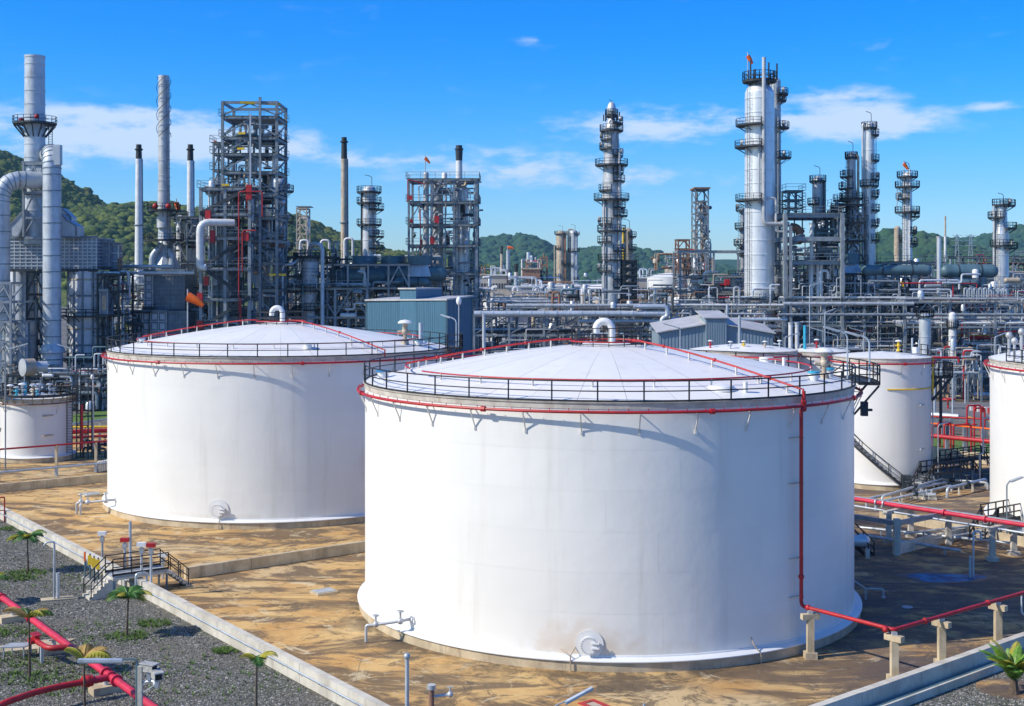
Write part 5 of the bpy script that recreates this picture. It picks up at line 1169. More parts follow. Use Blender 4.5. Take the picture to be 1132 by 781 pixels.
def piping(t, x0, x1, y0, y1, z0, z1, n, seed, rmin=.07, rmax=.24, mats=CMATS, gear=.25, red=.03):
    rng = random.Random(seed)
    for i in range(n):
        r = rmin+(rmax-rmin)*rng.random()**2.2; mt = rng.choice(mats); x = rng.uniform(x0, x1); y = rng.uniform(y0, y1); z = rng.uniform(z0, z1)
        if rng.random() < red: mt = rng.choice(['red', 'red', 'yellow', 'rusty'])
        k = rng.random(); lx = rng.uniform(2, min(16, (x1-x0)*.7+2)); lz = rng.uniform(1.5, max(2.0, min(6.5, z1-z0)))
        xe = min(x1, x+lx); ze = min(z1, z+lz)
        if k < .33:
            pts = [(x, y, max(z0, z-lz)), (x, y, z), (xe, y, z), (xe, y, max(z0, z-rng.uniform(1, 5)))]
            if rng.random() < .4: pts = pts[1:]
        elif k < .5: pts = [(x, y, z0+.2), (x, y, ze)]; pts += [(x+rng.choice((-1, 1))*rng.uniform(.6, 2), y, ze)]
        elif k < .62: s = rng.uniform(.8, 1.8); pts = [(x, y, max(z0, ze-4)), (x, y, ze), (x+s, y, ze), (x+s, y, max(z0, ze-rng.uniform(1.2, 4)))]
        elif k < 1-gear:
            s = rng.uniform(.5, 2); pts = [(x, y, z), ((x+xe)/2, y, z), ((x+xe)/2, y, z+s), (xe, y, z+s), (xe, min(y1, y+3), z+s)]
        else:
            q = rng.random(); h = rng.uniform(1.0, 2.6); rr = rng.uniform(.3, .75); m = MB()
            if q < .4: m.lathe(x, y, [(0, z), (rr, z+rr*.4), (rr, z+h), (rr*.7, z+h+rr*.4), (0, z+h+rr*.5)], 14); nm = 'vessel'
            elif q < .7: m.cyl((x, y, z), (x+h, y, z), rr*.7, n=14); m.ball((x, y, z), rr*.69, 12, 6); m.ball((x+h, y, z), rr*.69, 12, 6); nm = 'exchanger'
            elif q < .85: m.box(x, x+rr*1.2, y, y+rr, z, z+rr*1.6); nm = 'cabinet'
            else:
                m.cyl((x, y, z), (x, y, z+.9), .12); m.ball((x, y, z+.5), .35, 8, 5); m.ring(x, y, z+1.0, .4, .06, 12, 5); nm = 'valve'
            m.build(nm, rng.choice(mats+['silver', 'white_pipe', 'galv']), t, nm != 'cabinet'); continue
        d = [Vector(p) for p in pts]; d = [p for j, p in enumerate(d) if j == 0 or (p-d[j-1]).length > .05]
        if len(d) < 2: continue
        MB().tube(bend(d, max(r*2.4, .25), 3), r, 7).build('pipe', mt, t)
def small_lamps(t, x0, x1, y, z, n, seed):
    rng = random.Random(seed)
    for i in range(n):
        x = rng.uniform(x0, x1); m = MB(); m.bar((x, y, z), (x, y, z+2.4), .09); m.bar((x, y, z+2.4), (x-1.4, y-.3, z+2.9), .2, .12); m.build('work_lamp', 'galv', t, False)
def rack(label, px0, px1, Y, depth, pytop, bays, lvls=3, truss=True, npipe=60, seed=1, mat='steel_light', z_low=3.5, tanshare=0, cat='pipe rack', name='pipe_rack'):
    zt = ZZ(pytop, Y); x0, x1 = XX(px0, Y), XX(px1, Y); t = thing(name, label, cat, ((x0+x1)/2, Y+depth/2, 0)); rng = random.Random(seed)
    xs = [x0+(x1-x0)*i/bays for i in range(bays+1)]; zs = [z_low+(zt-z_low)*i/(lvls-1) for i in range(lvls)]; w_ = .42
    for x in xs:
        for y in (Y, Y+depth): bar('column', (x, y, 0), (x, y, zt+.0), w_, mat, t)
        for z in zs: bar('cross_beam', (x, Y+w_/2, z), (x, Y+depth-w_/2, z), .3, mat, t, .4)
    for z in zs:
        for a, b_ in zip(xs[:-1], xs[1:]):
            for y in (Y, Y+depth): bar('beam', (a+w_/2, y, z-.25), (b_-w_/2, y, z-.25), .26, mat, t, .36)
    if truss:
        for k, (a, b_) in enumerate(zip(xs[:-1], xs[1:])):
            za, zb = zs[-2], zs[-1]
            if truss == 'all' or rng.random() < .5:
                q = max(1, round((b_-a)/4.5))
                for j in range(q):
                    u = a+(b_-a)*j/q; v = a+(b_-a)*(j+1)/q; 
                    if j % 2: u, v = v, u
                    bar('brace', (u, Y-.02, za), (v, Y-.02, zb-.3), .17, mat, t)
                    bar('brace', (u, Y-.02, zb-.3), (u, Y-.02, za), .14, mat, t)
            else: bar('brace', (a, Y-.02, za), ((a+b_)/2, Y-.02, zb-.3), .2, mat, t); bar('brace', (b_, Y-.02, za), ((a+b_)/2, Y-.02, zb-.3), .2, mat, t)
    for z in zs:                                                        # pipe runs lying on each tier
        for j in range(7):
            y = Y+.7+(depth-1.4)*(j+rng.uniform(-.3, .3))/7; r = rng.choice((.1, .13, .17, .22, .3)); mt = rng.choice(CMATS)
            rod('pipe_run', (x0-.5, y, z+.22+r), (x1+.5, y, z+.22+r), r, mt, t, 8)
    MB().box(x0, x1, Y-.9, Y-.35, zt+.10, zt+.16).build('walkway', 'grating', t, False)
    rail_mesh([(x0, Y-.9, zt+.1), (x1, Y-.9, zt+.1)], 1.1, 2.4, .035, False).build('railing', mat, t, False)
    piping(t, x0+.5, x1-.5, Y+.4, Y+depth, .2, zt-.4, int(npipe*.62), seed+50, .06, .26)
    piping(t, x0+.5, x1-.5, Y-.3, Y+depth*.6, .2, zt+1.0, int(npipe*.8), seed+51, .045, .13, gear=.12, mats=['galv', 'silver_bright', 'white_pipe', 'silver_dull', 'tan_metal', 'steel', 'steel_light', 'steel_dark', 'rusty'])
    piping(t, x0+.5, x1-.5, Y+.8, Y+depth, zt-.5, zt+4.0, int(npipe*.30), seed+90, .08, .24, gear=.15)
    piping(t, x0+.5, x1-.5, Y-1.5, Y-.5, zs[0], zt-.2, int(npipe*.1), seed+130, .08, .2, gear=.1)
    small_lamps(t, x0+2, x1-2, Y-1, zt-.2, max(1, int((x1-x0)/14)), seed)
    return t
def windsock(label, px, py, Y, s, ztop=None, pole_py=None, ang=-.6):
    p = W(px, py, Y); pb = ZZ(pole_py, Y); t = thing('windsock', label, 'windsock', (p.x, Y, pb)); rod('pole', (p.x, Y, pb), (p.x, Y, p.z+.4*s), .07+.05*s*.3, 'galv', t)
    d = Vector((cos(ang), 0, sin(ang))); MB().tube([p, p+d*s*.5, p+d*s*.9+Vector((.05, 0, -.1*s))], [.26*s, .22*s, .13*s], 10).build('sock', 'orange', t)
    MB().ring(p.x, p.y, p.z, .1, .04, 8, 4).build('swivel', 'galv', t)

# ---- long racks, front row then rows behind; a few bays per rack so that each stays a separate structure
front = [(118, 218, 'long front rack below the furnaces at left'), (300, 406, 'front rack left of the blue hall'), (524, 640, 'front rack with truss panels behind the front tank dome'), (640, 742, 'front rack right of the gooseneck vent'),
         (742, 866, 'front rack in front of the big silver column'), (866, 1000, 'front rack below the fan stack at right'), (1000, 1150, 'front rack at the far right behind the edge tank')]
tops = [345, 318, 348, 345, 340, 332, 333]
for k, ((a, b_, lab), pt) in enumerate(zip(front, tops)):
    rack('pale steel pipe rack, '+lab, a, b_, 228+(k % 3)*2.5, 11, pt, 3, 4, 'all' if k in (2,) else True, 105 if k != 2 else 70, 11+k, 'steel_light')
mid = [(100, 215, 305), (285, 400, 296), (400, 530, 318), (528, 660, 336), (655, 800, 330), (800, 930, 312), (930, 1060, 308), (1040, 1180, 300)]
mlab = ['behind the two furnaces', 'behind the tall steel tower', 'under the dark air cooler drums', 'behind the truss panels at centre', 'left of the big silver column', 'right of the big silver column', 'under the long dark drum', 'behind the far right column']
for k, ((a, b_, pt), lab) in enumerate(zip(mid, mlab)):
    rack('darker second row pipe rack '+lab, a, b_, 256+(k % 2)*3, 12, pt+12, 3, 4, True, 95, 31+k, 'steel')
far = [(300, 420, 318), (420, 540, 322), (720, 850, 322), (860, 980, 312), (980, 1100, 310), (1090, 1200, 305)]
flab = ['seen through the left structures', 'behind the four level frame', 'between the dark column and the silver column', 'behind the portal frame at right', 'behind the slim column pair', 'at the far right horizon']
for k, ((a, b_, pt), lab) in enumerate(zip(far, flab)):
    rack('distant third row pipe rack '+lab, a, b_, 305+(k % 2)*4, 14, pt, 3, 3, True, 60, 61+k, 'steel')

# ---- prominent header pipes over the front rack
for k, (a, b_, py, wd, Y, mt, lab) in enumerate(((524, 735, 347, 6.5, 226.3, 'silver', 'thick silver header pipe running level above the truss panels'), (560, 742, 338, 4, 229.5, 'silver_dull', 'second silver pipe just above the thick header'),
        (742, 870, 353.5, 4.5, 227, 'silver', 'silver pipe running level behind the grey gabled shed'), (866, 1010, 336, 4, 227, 'silver_dull', 'dull pipe below the rack top right of the silver column'), (860, 1132, 348, 3, 226.5, 'steel_light', 'thin pale pipe along the right racks'),
        (1000, 1140, 352, 3.5, 230, 'silver_blue', 'blue grey pipe along the far right rack'), (640, 745, 355, 4, 226.7, 'galv', 'galvanised pipe right of the gooseneck vent'), (120, 190, 283+12, 4.5, 222, 'galv', 'pale pipe leading from the big furnace to the second furnace'),
        (122, 215, 302, 3.5, 222, 'white_pipe', 'white pipe crossing between the two furnaces'))):
    r = wd/2*Y/F; z = ZZ(py, Y); t = thing('header_pipe', lab, 'pipe', (XX((a+b_)/2, Y), Y, z), None); rod('pipe', (XX(a, Y), Y, z), (XX(b_, Y), Y, z), r, mt, t, 14)
    for i in range(int((b_-a)/14)): x = XX(a+7+14*i, Y); MB().cyl((x-.1, Y, z), (x+.1, Y, z), r*1.12, n=14).build('band', mt, t)
Y = 227; t = thing('expansion_loop', 'silver pipe elbow dropping right of the gooseneck vent', 'pipe', (XX(735, Y), Y, 5))
tubeo('pipe', [(XX(700, Y), Y-1, ZZ(339, Y)), (XX(737, Y), Y-1, ZZ(339, Y)), (XX(737, Y), Y-1, ZZ(350, Y)), (XX(731, Y), Y-1, ZZ(352, Y)), (XX(731, Y), Y-1, ZZ(375, Y))], .42, 'silver', t, 12, .9)
t = thing('drum', 'ribbed silver drum just behind the gooseneck vent', 'tank', (XX(684, Y), Y+2, 8)); x0 = XX(675, Y); x1 = XX(697, Y)
m = MB(); m.cyl((x0, Y+2, ZZ(358, Y)), (x1, Y+2, ZZ(358, Y)), .8, n=16); m.build('shell', 'silver_dull', t)
for i in range(6): MB().cyl((x0+.6*i+.2, Y+2, ZZ(358, Y)), (x0+.6*i+.35, Y+2, ZZ(358, Y)), .86, n=16).build('rib', 'silver', t)
for k, (px, pt, Y, wd, lab) in enumerate(((535, 348, 223, 4, 'silver post pipe right of the blue hall'), (1038, 262, 240, 5, 'pale slender stack at far right'), (874, 357, 224, 5, 'first of two pale vertical pipes below the silver column'), (881, 357, 224, 5, 'second of two pale vertical pipes below the silver column'),
                                (897, 247, 236, 4, 'white vertical pipe leftmost in the portal frame'), (904, 290, 236, 3.5, 'thin white vertical pipe in the portal frame'), (908, 292, 236, 3.5, 'thin pale vertical pipe beside its twin in the portal frame'))):
    t = thing('stand_pipe', lab, 'pipe', (XX(px, Y), Y, 0)); rod('pipe', (XX(px, Y), Y, 0), (XX(px, Y), Y, ZZ(pt, Y)), wd/2*Y/F, 'white_pipe' if k > 1 else 'silver', t, 12); MB().cyl((XX(px, Y), Y, ZZ(pt, Y)-.2), (XX(px, Y), Y, ZZ(pt, Y)+.05), wd/2*Y/F*1.2, n=12).build('rim', 'silver_dull', t)

# ---- left: big furnace
Y = 214
t = tower('fat banded silver chimney with a round platform at the left edge', 38.5, Y, [(62, 21.5), (130, 22), (270, 23)], 'silver_blue', [(137, 'F', 12)], name='chimney', cat='chimney', top='open', band=2.2, davit=False, ladder=False)
cx = XX(38.5, Y); 
for k in range(14): a = 2*pi*k/14; bar('strut', (cx+1.7*cos(a), Y+1.7*sin(a), ZZ(152, Y)), (cx+3.3*cos(a), Y+3.3*sin(a), ZZ(139, Y)), .18, 'steel_dark', t)
for px, py in ((30, 135), (47, 131)): MB().ball((XX(px, Y), Y-2.6, ZZ(py, Y)), .42, 10, 6).build('warning_light', 'red', t)
m = MB(); x = XX(57, Y)
for dx in (-.3, .3): m.bar((x+dx, Y-.5, ZZ(168, Y)), (x+dx, Y-.5, ZZ(137, Y)), .09)
for i in range(12): m.bar((x-.3, Y-.5, ZZ(168, Y)+.4*i), (x+.3, Y-.5, ZZ(168, Y)+.4*i), .06)
m.build('ladder', 'steel_dark', t, False)
def duct(label, pts, r, mat, band=2.0, name='flue_duct', n=20, rad=None):
    b = bend(pts, rad or r*2.0, 7); t = thing(name, label, 'duct', b[0] if b[0].z < b[-1].z else b[-1]); MB().tube(b, r, n).build('shell', mat, t)
    for a, c in zip(b[:-1], b[1:]):
        ln = (c-a).length
        if ln < band*.7: 
            MB().cyl(a-(c-a).normalized()*.07, a+(c-a).normalized()*.07, r*1.05, n=n).build('band', 'steel', t); continue
        for i in range(int(ln/band)+1): p = a+(c-a).normalized()*(band*i); d = (c-a).normalized()*.08; MB().cyl(p-d, p+d, r*1.045, n=n).build('band', 'steel', t)
    return t
Yd = 208
duct('tall bright vertical duct bending into the fat chimney at left', [(XX(57.5, Yd), Yd, ZZ(390, Yd)), (XX(57.5, Yd), Yd, ZZ(167, Yd)), (XX(38, Yd), Yd+6, ZZ(169, Yd))], 1.42, 'silver_blue', 2.6)
t = thing('duct_plinth', 'flared base below the tall vertical duct at left', 'duct', (XX(57.5, Yd), Yd, 0)); cx = XX(57.5, Yd)
MB().lathe(cx, Yd, [(1.45, ZZ(380, Yd)), (2.0, ZZ(387, Yd)), (2.0, ZZ(390, Yd)), (1.7, ZZ(391, Yd)), (1.7, .0)], 20).build('skirt', 'silver_blue', t)
for z in (3, 5.5, 7.5): MB().ring(cx, Yd, z, 1.72, .1, 20, 5).build('rib', 'steel', t)
MB().box(XX(61, Yd), XX(69, Yd), Yd-1.2, Yd, ZZ(183, Yd), ZZ(161, Yd)).build('damper_box', 'silver_blue', t, False)
duct('short elbow duct entering the chimney at the left edge of the picture', [(XX(1, Yd), Yd, 2.0), (XX(1, Yd), Yd, ZZ(198, Yd)), (XX(44, Yd), Yd+4, ZZ(198, Yd))], 1.4, 'silver_blue', 2.6, rad=3.6)
def panel_box(label, px0, px1, py0, py1, Y, depth, nx, nz, mat='heater_panel', rib=.2, name='furnace_box', side=True, pw='heater_mid', z0=None):
    x0, x1 = XX(px0, Y), XX(px1, Y); za, zb = (ZZ(py1, Y) if z0 is None else z0), ZZ(py0, Y); t = thing(name, label, 'furnace', ((x0+x1)/2, Y+depth/2, za))
    MB().box(x0, x1, Y, Y+depth, za, zb).build('casing', 'heater_panel_dark', t, False); pm = 'galv' if mat == 'heater_panel' else 'steel_light'
    for i in range(nx):
        for j in range(nz):
            a = x0+(x1-x0)*(i+.2)/nx; b_ = x0+(x1-x0)*(i+.8)/nx; c = za+(zb-za)*(j+.2)/nz; d = za+(zb-za)*(j+.8)/nz
            if nx*nz < 290: MB().box(a, b_, Y-.06, Y-.002, c, d).build('panel', pw if mat == 'heater_panel' else mat, t, False)
    for i in range(nx+1): x = x0+(x1-x0)*i/nx; bar('rib', (x, Y-.09, za), (x, Y-.09, zb), rib, pm, t)
    for j in range(nz+1): z = za+(zb-za)*j/nz; bar('rib', (x0, Y-.12, z), (x1, Y-.12, z), rib*1.1, pm, t)
    for j in range(nz+1): z = za+(zb-za)*j/nz; bar('rib', (x1+.05, Y, z), (x1+.05, Y+depth, z), rib, pm, t)
    bar('top_beam', (x0-.2, Y-.15, zb+.15), (x1+.2, Y-.15, zb+.15), .4, 'steel', t); bar('bottom_beam', (x0-.2, Y-.15, za-.15), (x1+.2, Y-.15, za-.15), .5, 'steel_dark', t)
    return t
panel_box('ribbed grey furnace box left of the tall duct', 10, 48, 263.5, 298, 213.5, 9, 6, 9)
panel_box('ribbed grey furnace box right of the tall duct', 67, 107, 263.5, 298, 213.5, 9, 8, 9)
panel_box('plain dark box clinging to the right furnace box', 107, 121, 268, 296, 216, 7, 2, 4, 'heater_panel_dark')
panel_box('small pale box standing on a bracket right of the furnace', 123, 131, 271, 298, 217, 2, 1, 3, 'heater_panel')
def drum(label, px, Y, w_, pt, mat, nb=8, z0=0, nr=12, band=6, group=None, cat='furnace', name='furnace_drum'):
    cx = XX(px, Y); r = w_/2*Y/F; cy = Y+r; zt = ZZ(pt, Y); t = thing(name, label, cat, (cx, cy, z0), group)
    MB().lathe(cx, cy, [(0, zt), (r, zt), (r, z0)], 36).build('shell', mat, t)
    for i in range(nr): a = 2*pi*i/nr+.2; bar('rib', (cx+r*cos(a), cy+r*sin(a), z0), (cx+r*cos(a), cy+r*sin(a), zt), .3, 'steel', t)
    for j in range(nb):
        z = z0+(zt-z0)*(j+.5)/nb; MB().lathe(cx, cy, [(r-.02, z-.14), (r+.11, z-.14), (r+.11, z+.14), (r-.02, z+.14)], 36).build('hoop', 'tan_metal' if j % 3 == 1 else 'steel', t)
    for i in range(nr):                                                  # curved wall plates between the ribs
        for j in range(nb-1):
            za = z0+(zt-z0)*(j+.5)/nb+.2; zb = z0+(zt-z0)*(j+1.5)/nb-.2; a = 2*pi*i/nr+.2; q = .22/r
            if sin(a+pi/nr) > .35: continue
            MB().lathe(cx, cy, [(r+.0, za), (r+.045, za+.03), (r+.045, zb-.03), (r+.0, zb)], 4, a+q, a+2*pi/nr-q).build('wall_plate', mat, t)
    return t, cx, cy, r, zt
t, cx, cy, r, zt = drum('big ribbed cylindrical furnace right of the tall duct', 92, 213, 48, 300, 'furnace_plate', 8, nr=14)
ring_platform(t, cx, cy, r, r+1.5, ZZ(350, 213), 180, 360); ring_platform(t, cx, cy, r, r+1.3, ZZ(398, 213), 180, 360)
t, cx, cy, r, zt = drum('dull cylindrical furnace partly hidden at the far left', 20, 216, 30, 300, 'furnace_plate', 5)
t, cx, cy, r, zt = drum('rounded dull drum low at the far left', 14, 206, 36, 356, 'silver_dull', 3, nr=8)
panel_box('narrow brown sided equipment cabinet right of the big ribbed furnace', 111, 119, 322, 348, 211, 3, 1, 1, 'tan_metal', name='cabinet')
t, d_ = frame('dark steel frame full of piping between the left furnaces', 30, 48, 210, 6, [300, 325, 352, 380, 405], 1, 1, .3, 'steel_dark', False, 'X'); piping(t, d_[0], d_[1], 210.5, 215, 0, ZZ(300, 210), 26, 401, .1, .3)
t, d_ = frame('dark frame of stairs and pipes right of the big ribbed furnace', 108, 131, 212, 8, [303, 322, 348, 372, 398, 420], 2, 1, .3, 'steel_dark', True, 'X'); piping(t, d_[0], d_[1], 212.5, 219, 0, ZZ(300, 212), 50, 402, .1, .3)
# hooded ducts over the furnace boxes
def hood(label, pts, hw, Y, depth, mat='silver_blue'):
    t = thing('duct_hood', label, 'duct', (XX(pts[0][0], Y), Y, ZZ(pts[0][1], Y)))
    P_ = [Vector((XX(a, Y), Y, ZZ(b_, Y))) for a, b_ in pts]; v = [tuple(p) for p in P_]+[(p.x, p.y+depth, p.z) for p in P_]; n = len(P_)
    MB().add(v, [tuple(range(n)), tuple(range(2*n-1, n-1, -1))]+[(i, n+i, n+(i+1) % n, (i+1) % n) for i in range(n)]).build('casing', mat, t, False)
    for i in range(n): bar('edge_rib', P_[i], P_[(i+1) % n], .25, 'steel', t)
    return t
hood('slanting square duct rising left from the furnace box', [(10, 262), (20, 262), (27, 246), (27, 232), (10, 250)], 0, 211, 4)
hood('stepped square duct descending right of the tall duct', [(67, 262), (84, 262), (84, 250), (74, 244), (67, 236)], 0, 211, 4)
hood('second step of the square duct behind the first', [(67, 246), (78, 246), (78, 240), (72, 234), (67, 230)], 0, 213, 3)
t, d_ = frame('light grey lattice frame holding the chimney foot at left', 26, 48, 211, 5, [180, 212, 240, 262], 1, 1, .35, 'steel_light', False, 'XZ', decks=False, z0=ZZ(262, 211), brace_w=.2)
panel_box('riveted box wrapped round the chimney where the ducts enter', 26, 48, 181, 213, 212.5, 4, 2, 2, 'silver_blue', name='duct_box')
t, d_ = frame('pale diagonal braced stair tower at the lower left edge', -6, 12, 203, 5, [312, 333, 355, 377, 400, 425], 1, 1, .35, 'steel_light', False, 'XZ', decks=False, brace_w=.25)
t, d_ = frame('pale braced frame beside the rounded drum at far left', 12, 27, 205, 5, [333, 355, 377, 400, 425], 1, 1, .28, 'steel_light', False, 'X', decks=False, brace_w=.18)
t = thing('blower', 'beige snail shaped blower behind the small stained tank', 'blower', (XX(35, 190), 190, ZZ(412, 190)))
c = Vector((XX(35, 190), 190, ZZ(406, 190))); MB().cyl(c-Vector((.9, .9, 0)), c+Vector((.2, .2, 0)), 1.25, n=24).build('casing', 'tan_metal', t); MB().cyl(c+Vector((.2, .2, 0)), c+Vector((1.8, 1.2, 0)), .8, n=18).build('motor', 'silver_blue', t)
MB().cyl(c-Vector((1.0, 1.0, 0)), c-Vector((.88, .88, 0)), 1.3, n=24).build('rim', 'silver_dull', t); bar('leg', c-Vector((.5, 0, 1)), c-Vector((.5, 0, c.z)), .5, 'steel_dark', t)
t, d_ = frame('low dark pipe frame behind the small stained tank', 8, 110, 200, 8, [415, 432], 5, 1, .3, 'steel_dark', True, '', seed=5); piping(t, d_[0], d_[1], 199, 206, 0, ZZ(414, 200), 90, 403, .1, .3, gear=.1)

# ---- second furnace with the tall spiral chimney
Y = 226
t = tower('tall slender silver chimney with spiral strakes near the top', 181, Y, [(84, 11.5), (200, 12), (252, 15)], 'silver_dull', [(233, 'F', 11), (266, 'F', 14)], name='chimney', cat='chimney', top='open', band=2.6, davit=False, base_z=ZZ(300, Y))
cx = XX(181, Y)
for k in range(3):
    m = MB(); pts = [Vector((cx+1.22*cos(q+k*2.09), Y+1.22*sin(q+k*2.09), ZZ(152, Y)+(ZZ(85, Y)-ZZ(152, Y))*q/9.4)) for q in np.linspace(0, 9.4, 46)]; m.tube(pts, .055, 4); m.build('strake', 'steel_dark', t)
for px in (176, 190): MB().ball((XX(px, Y), Y-2.4, ZZ(229, Y)), .5, 10, 6).build('warning_light', 'red', t)
t = thing('furnace_hood', 'conical grey hood joining the spiral chimney to its furnace', 'furnace', (cx, Y, ZZ(300, Y))); z1, z2_, z3 = ZZ(300, Y), ZZ(283, Y), ZZ(252, Y)
m = MB(); m.lathe(cx, Y+1, [(2.9, z1), (2.9, z1+.5), (1.5, z2_+.5), (1.2, z3)], 8); m.build('hood', 'silver_blue', t, False)
for px in (170, 192): q = Vector((XX(px, Y), Y-1, ZZ(296, Y))); tubeo('side_duct', [q, q+Vector((0, 0, 2.0)), Vector((cx, Y, z2_+2.5))], .55, 'silver_blue', t, 10, .6)
panel_box('dark gridded upper furnace box under the spiral chimney', 161, 204, 300, 343, 224, 9, 11, 9, 'heater_panel_dark', .1)
panel_box('pale end panel of the upper furnace box', 160, 169, 304, 340, 223.5, .8, 1, 4, 'heater_panel', pw='furnace_plate')
panel_box('banded lower furnace box under the spiral chimney, sunlit left part', 149, 184, 345, 400, 222, 10, 4, 9, 'heater_panel', .16, z0=0, pw='furnace_plate')  # sunlit left half and dimmer right half are put into the panel colours
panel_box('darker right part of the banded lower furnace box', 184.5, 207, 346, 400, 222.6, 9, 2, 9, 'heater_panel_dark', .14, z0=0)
t, d_ = frame('dark platform frame around the upper furnace box', 142, 165, 221, 3, [345], 1, 1, .2, 'steel_dark', True, 'X'); bar('brace', (XX(146, 221), 221, ZZ(346, 221)), (XX(158, 221), 221, ZZ(362, 221)), .25, 'steel_dark', t)
for k, (px, pt, Y, segs, lab) in enumerate(((153.5, 160, 262, [(160, 6.5), (176, 7), (176.5, 8), (310, 11)], 'white tapered chimney with black tip left of the spiral chimney'), (210.5, 160, 262, [(160, 6.5), (178, 7), (178.5, 8), (300, 10)], 'white tapered chimney with black tip right of the spiral chimney'),
                                    (380.5, 152, 285, [(152, 6.5), (176, 7), (176.5, 7.5), (300, 9)], 'tan tapered chimney with black tip standing alone'))):
    cx = XX(px, Y); s_ = Y/F; t = thing('chimney', lab, 'chimney', (cx, Y, 0), None); zt = ZZ(pt, Y); zk = ZZ(segs[1][0], Y); rb = segs[-1][1]/2*s_
    MB().lathe(cx, Y, [(0, zt), (2.9*s_, zt), (3.4*s_, zk)], 18).build('tip', 'black_paint', t); MB().lathe(cx, Y, [(3.6*s_, zt-1.2), (4.5*s_, zt-1.1), (4.5*s_, zt-.9), (3*s_, zt-.8)], 18).build('collar', 'black_paint', t)
    MB().lathe(cx, Y, [(3.5*s_, zk)]+[(3.5*s_+(rb-3.5*s_)*q, zk*(1-q)) for q in np.linspace(.1, 1, 8)], 18).build('shaft', 'white_pipe' if k < 2 else 'tan_metal', t)
    for q in (.3, .62): MB().ring(cx, Y, zk*(1-q), 3.5*s_+(rb-3.5*s_)*q+.12, .15, 18, 5).build('ring', 'steel', t)
    if k < 2 or True: rod('cable', (cx+5*s_, Y, 0), (cx+3.9*s_, Y, zk), .1, 'steel', t, 5)
# white vertical vessels and windsock
for k, (px, pt, w_, mt, lab) in enumerate(((199, 238, 8, 'white_pipe', 'slim white vertical vessel left of the stair tower'), (208, 252, 8, 'silver', 'slim silver vessel between white ones left of the tower'), (215, 246, 9, 'white_pipe', 'thicker white vessel beside the big looped pipe'), (192, 262, 5, 'galv', 'thin pale vessel leftmost of the white vessels'))):
    tower(lab, px, 236+k, [(pt, w_), (350, w_)], mt, [(pt+3, 'F', 5)] if k != 1 else [(pt+12, 'F', 5)], davit=k == 2, name='vessel', cat='vessel', band=9, seed=k)
t, d_ = frame('blue grey frame around the slim white vessels', 187, 226, 233, 8, [240, 265, 290, 318, 345], 2, 1, .3, 'steel', True, 'X'); piping(t, d_[0], d_[1], 233, 240, 2, ZZ(240, 233), 60, 411, .1, .3)
windsock('big orange windsock hanging on a pole in front of the tower', 207.5, 328, 200, 2.9, None, 440, -.45)
windsock('small orange windsock above the second furnace', 195, 224, 228, 1.7, None, 250, -1.3)
windsock('tiny orange windsock left of the tall steel tower top', 237, 157, 232, 1.3, None, 190, -.5)
# ---- the tall steel tower
Y = 222
t, d_ = frame('tall open steel tower with seven decks and diagonal braces', 246, 306, Y, 9, [112, 129, 152, 170, 190, 215, 240, 265, 290, 320, 350], 1, 1, .46, 'steel', True, 'XZ', seed=12, brace_w=.24, deckset=set(range(0, 10)))
for px in (288,): bar('column', (XX(px, Y), Y-.4, 0), (XX(px, Y), Y-.4, ZZ(108, Y)), .42, 'steel', t)
bar('column', (XX(278, Y), Y-.9, 0), (XX(278, Y), Y-.9, ZZ(127, Y)), .28, 'galv', t)
bar('crane_beam', (XX(266, Y), Y-.5, ZZ(114, Y)), (XX(309, Y), Y+1, ZZ(114.5, Y)), .4, 'yellow', t)
for px, py in ((268, 148), (267, 165), (250, 205), (302, 304), (313, 304)): MB().box(XX(px-4, Y), XX(px+4, Y), Y-.7, Y-.4, ZZ(py+1.2, Y), ZZ(py-1.2, Y)).build('lifting_beam', 'yellow', t, False)
piping(t, XX(252, Y), XX(300, Y), Y+1, Y+9, ZZ(290, Y), ZZ(135, Y), 75, 421, .1, .4, gear=.4)
piping(t, XX(248, Y), XX(304, Y), Y, Y+9, 0, ZZ(240, Y), 70, 422, .1, .4)
for z in np.linspace(ZZ(300, Y), ZZ(178, Y), 4): MB().cyl((XX(270, Y), Y+6, z-2), (XX(270, Y), Y+6, z+1.5), 1.1, n=16).build('vessel', 'silver_dull', t)
tubeo('fire_riser', [(XX(265, Y), Y-1, 0), (XX(265, Y), Y-1, ZZ(214, Y)), (XX(272, Y), Y-1, ZZ(214, Y))], .08, 'red', t, 8, .4)
t, d_ = frame('lower left wing of the steel tower with big diagonal braces', 222, 276, 219, 9, [208, 236, 262, 296, 330, 362], 2, 1, .5, 'steel_light', True, 'D', seed=4, brace_w=.28)
piping(t, d_[0], d_[1], 220, 227, 0, ZZ(205, 219), 110, 423, .1, .4)
for px, py, w_, h_ in ((276, 213, 6, 16), (231, 240, 6, 14), (236, 262, 5, 14), (222, 331, 6, 14), (222, 359, 7, 9), (272, 262, 8, 9), (229, 311, 5, 10)): 
    MB().box(XX(px-w_/2, 219), XX(px+w_/2, 219), 218.1, 218.7, ZZ(py+h_/2, 219), ZZ(py-h_/2, 219)).build('hose_cabinet', 'red', t, False)
for pts in ([(264, 345), (264, 212), (290, 212), (290, 240)], [(268, 300), (268, 255), (283, 255)], [(266, 368), (266, 330)]): tubeo('fire_riser', [(XX(a, 218), 218, ZZ(b_, 218)) for a, b_ in pts], .10, 'red', t, 8, .5)
t, d_ = frame('small side balconies on the left of the steel tower', 236, 247, 224, 4, [158, 170, 188, 205], 1, 1, .3, 'steel', True, 'X', seed=9)
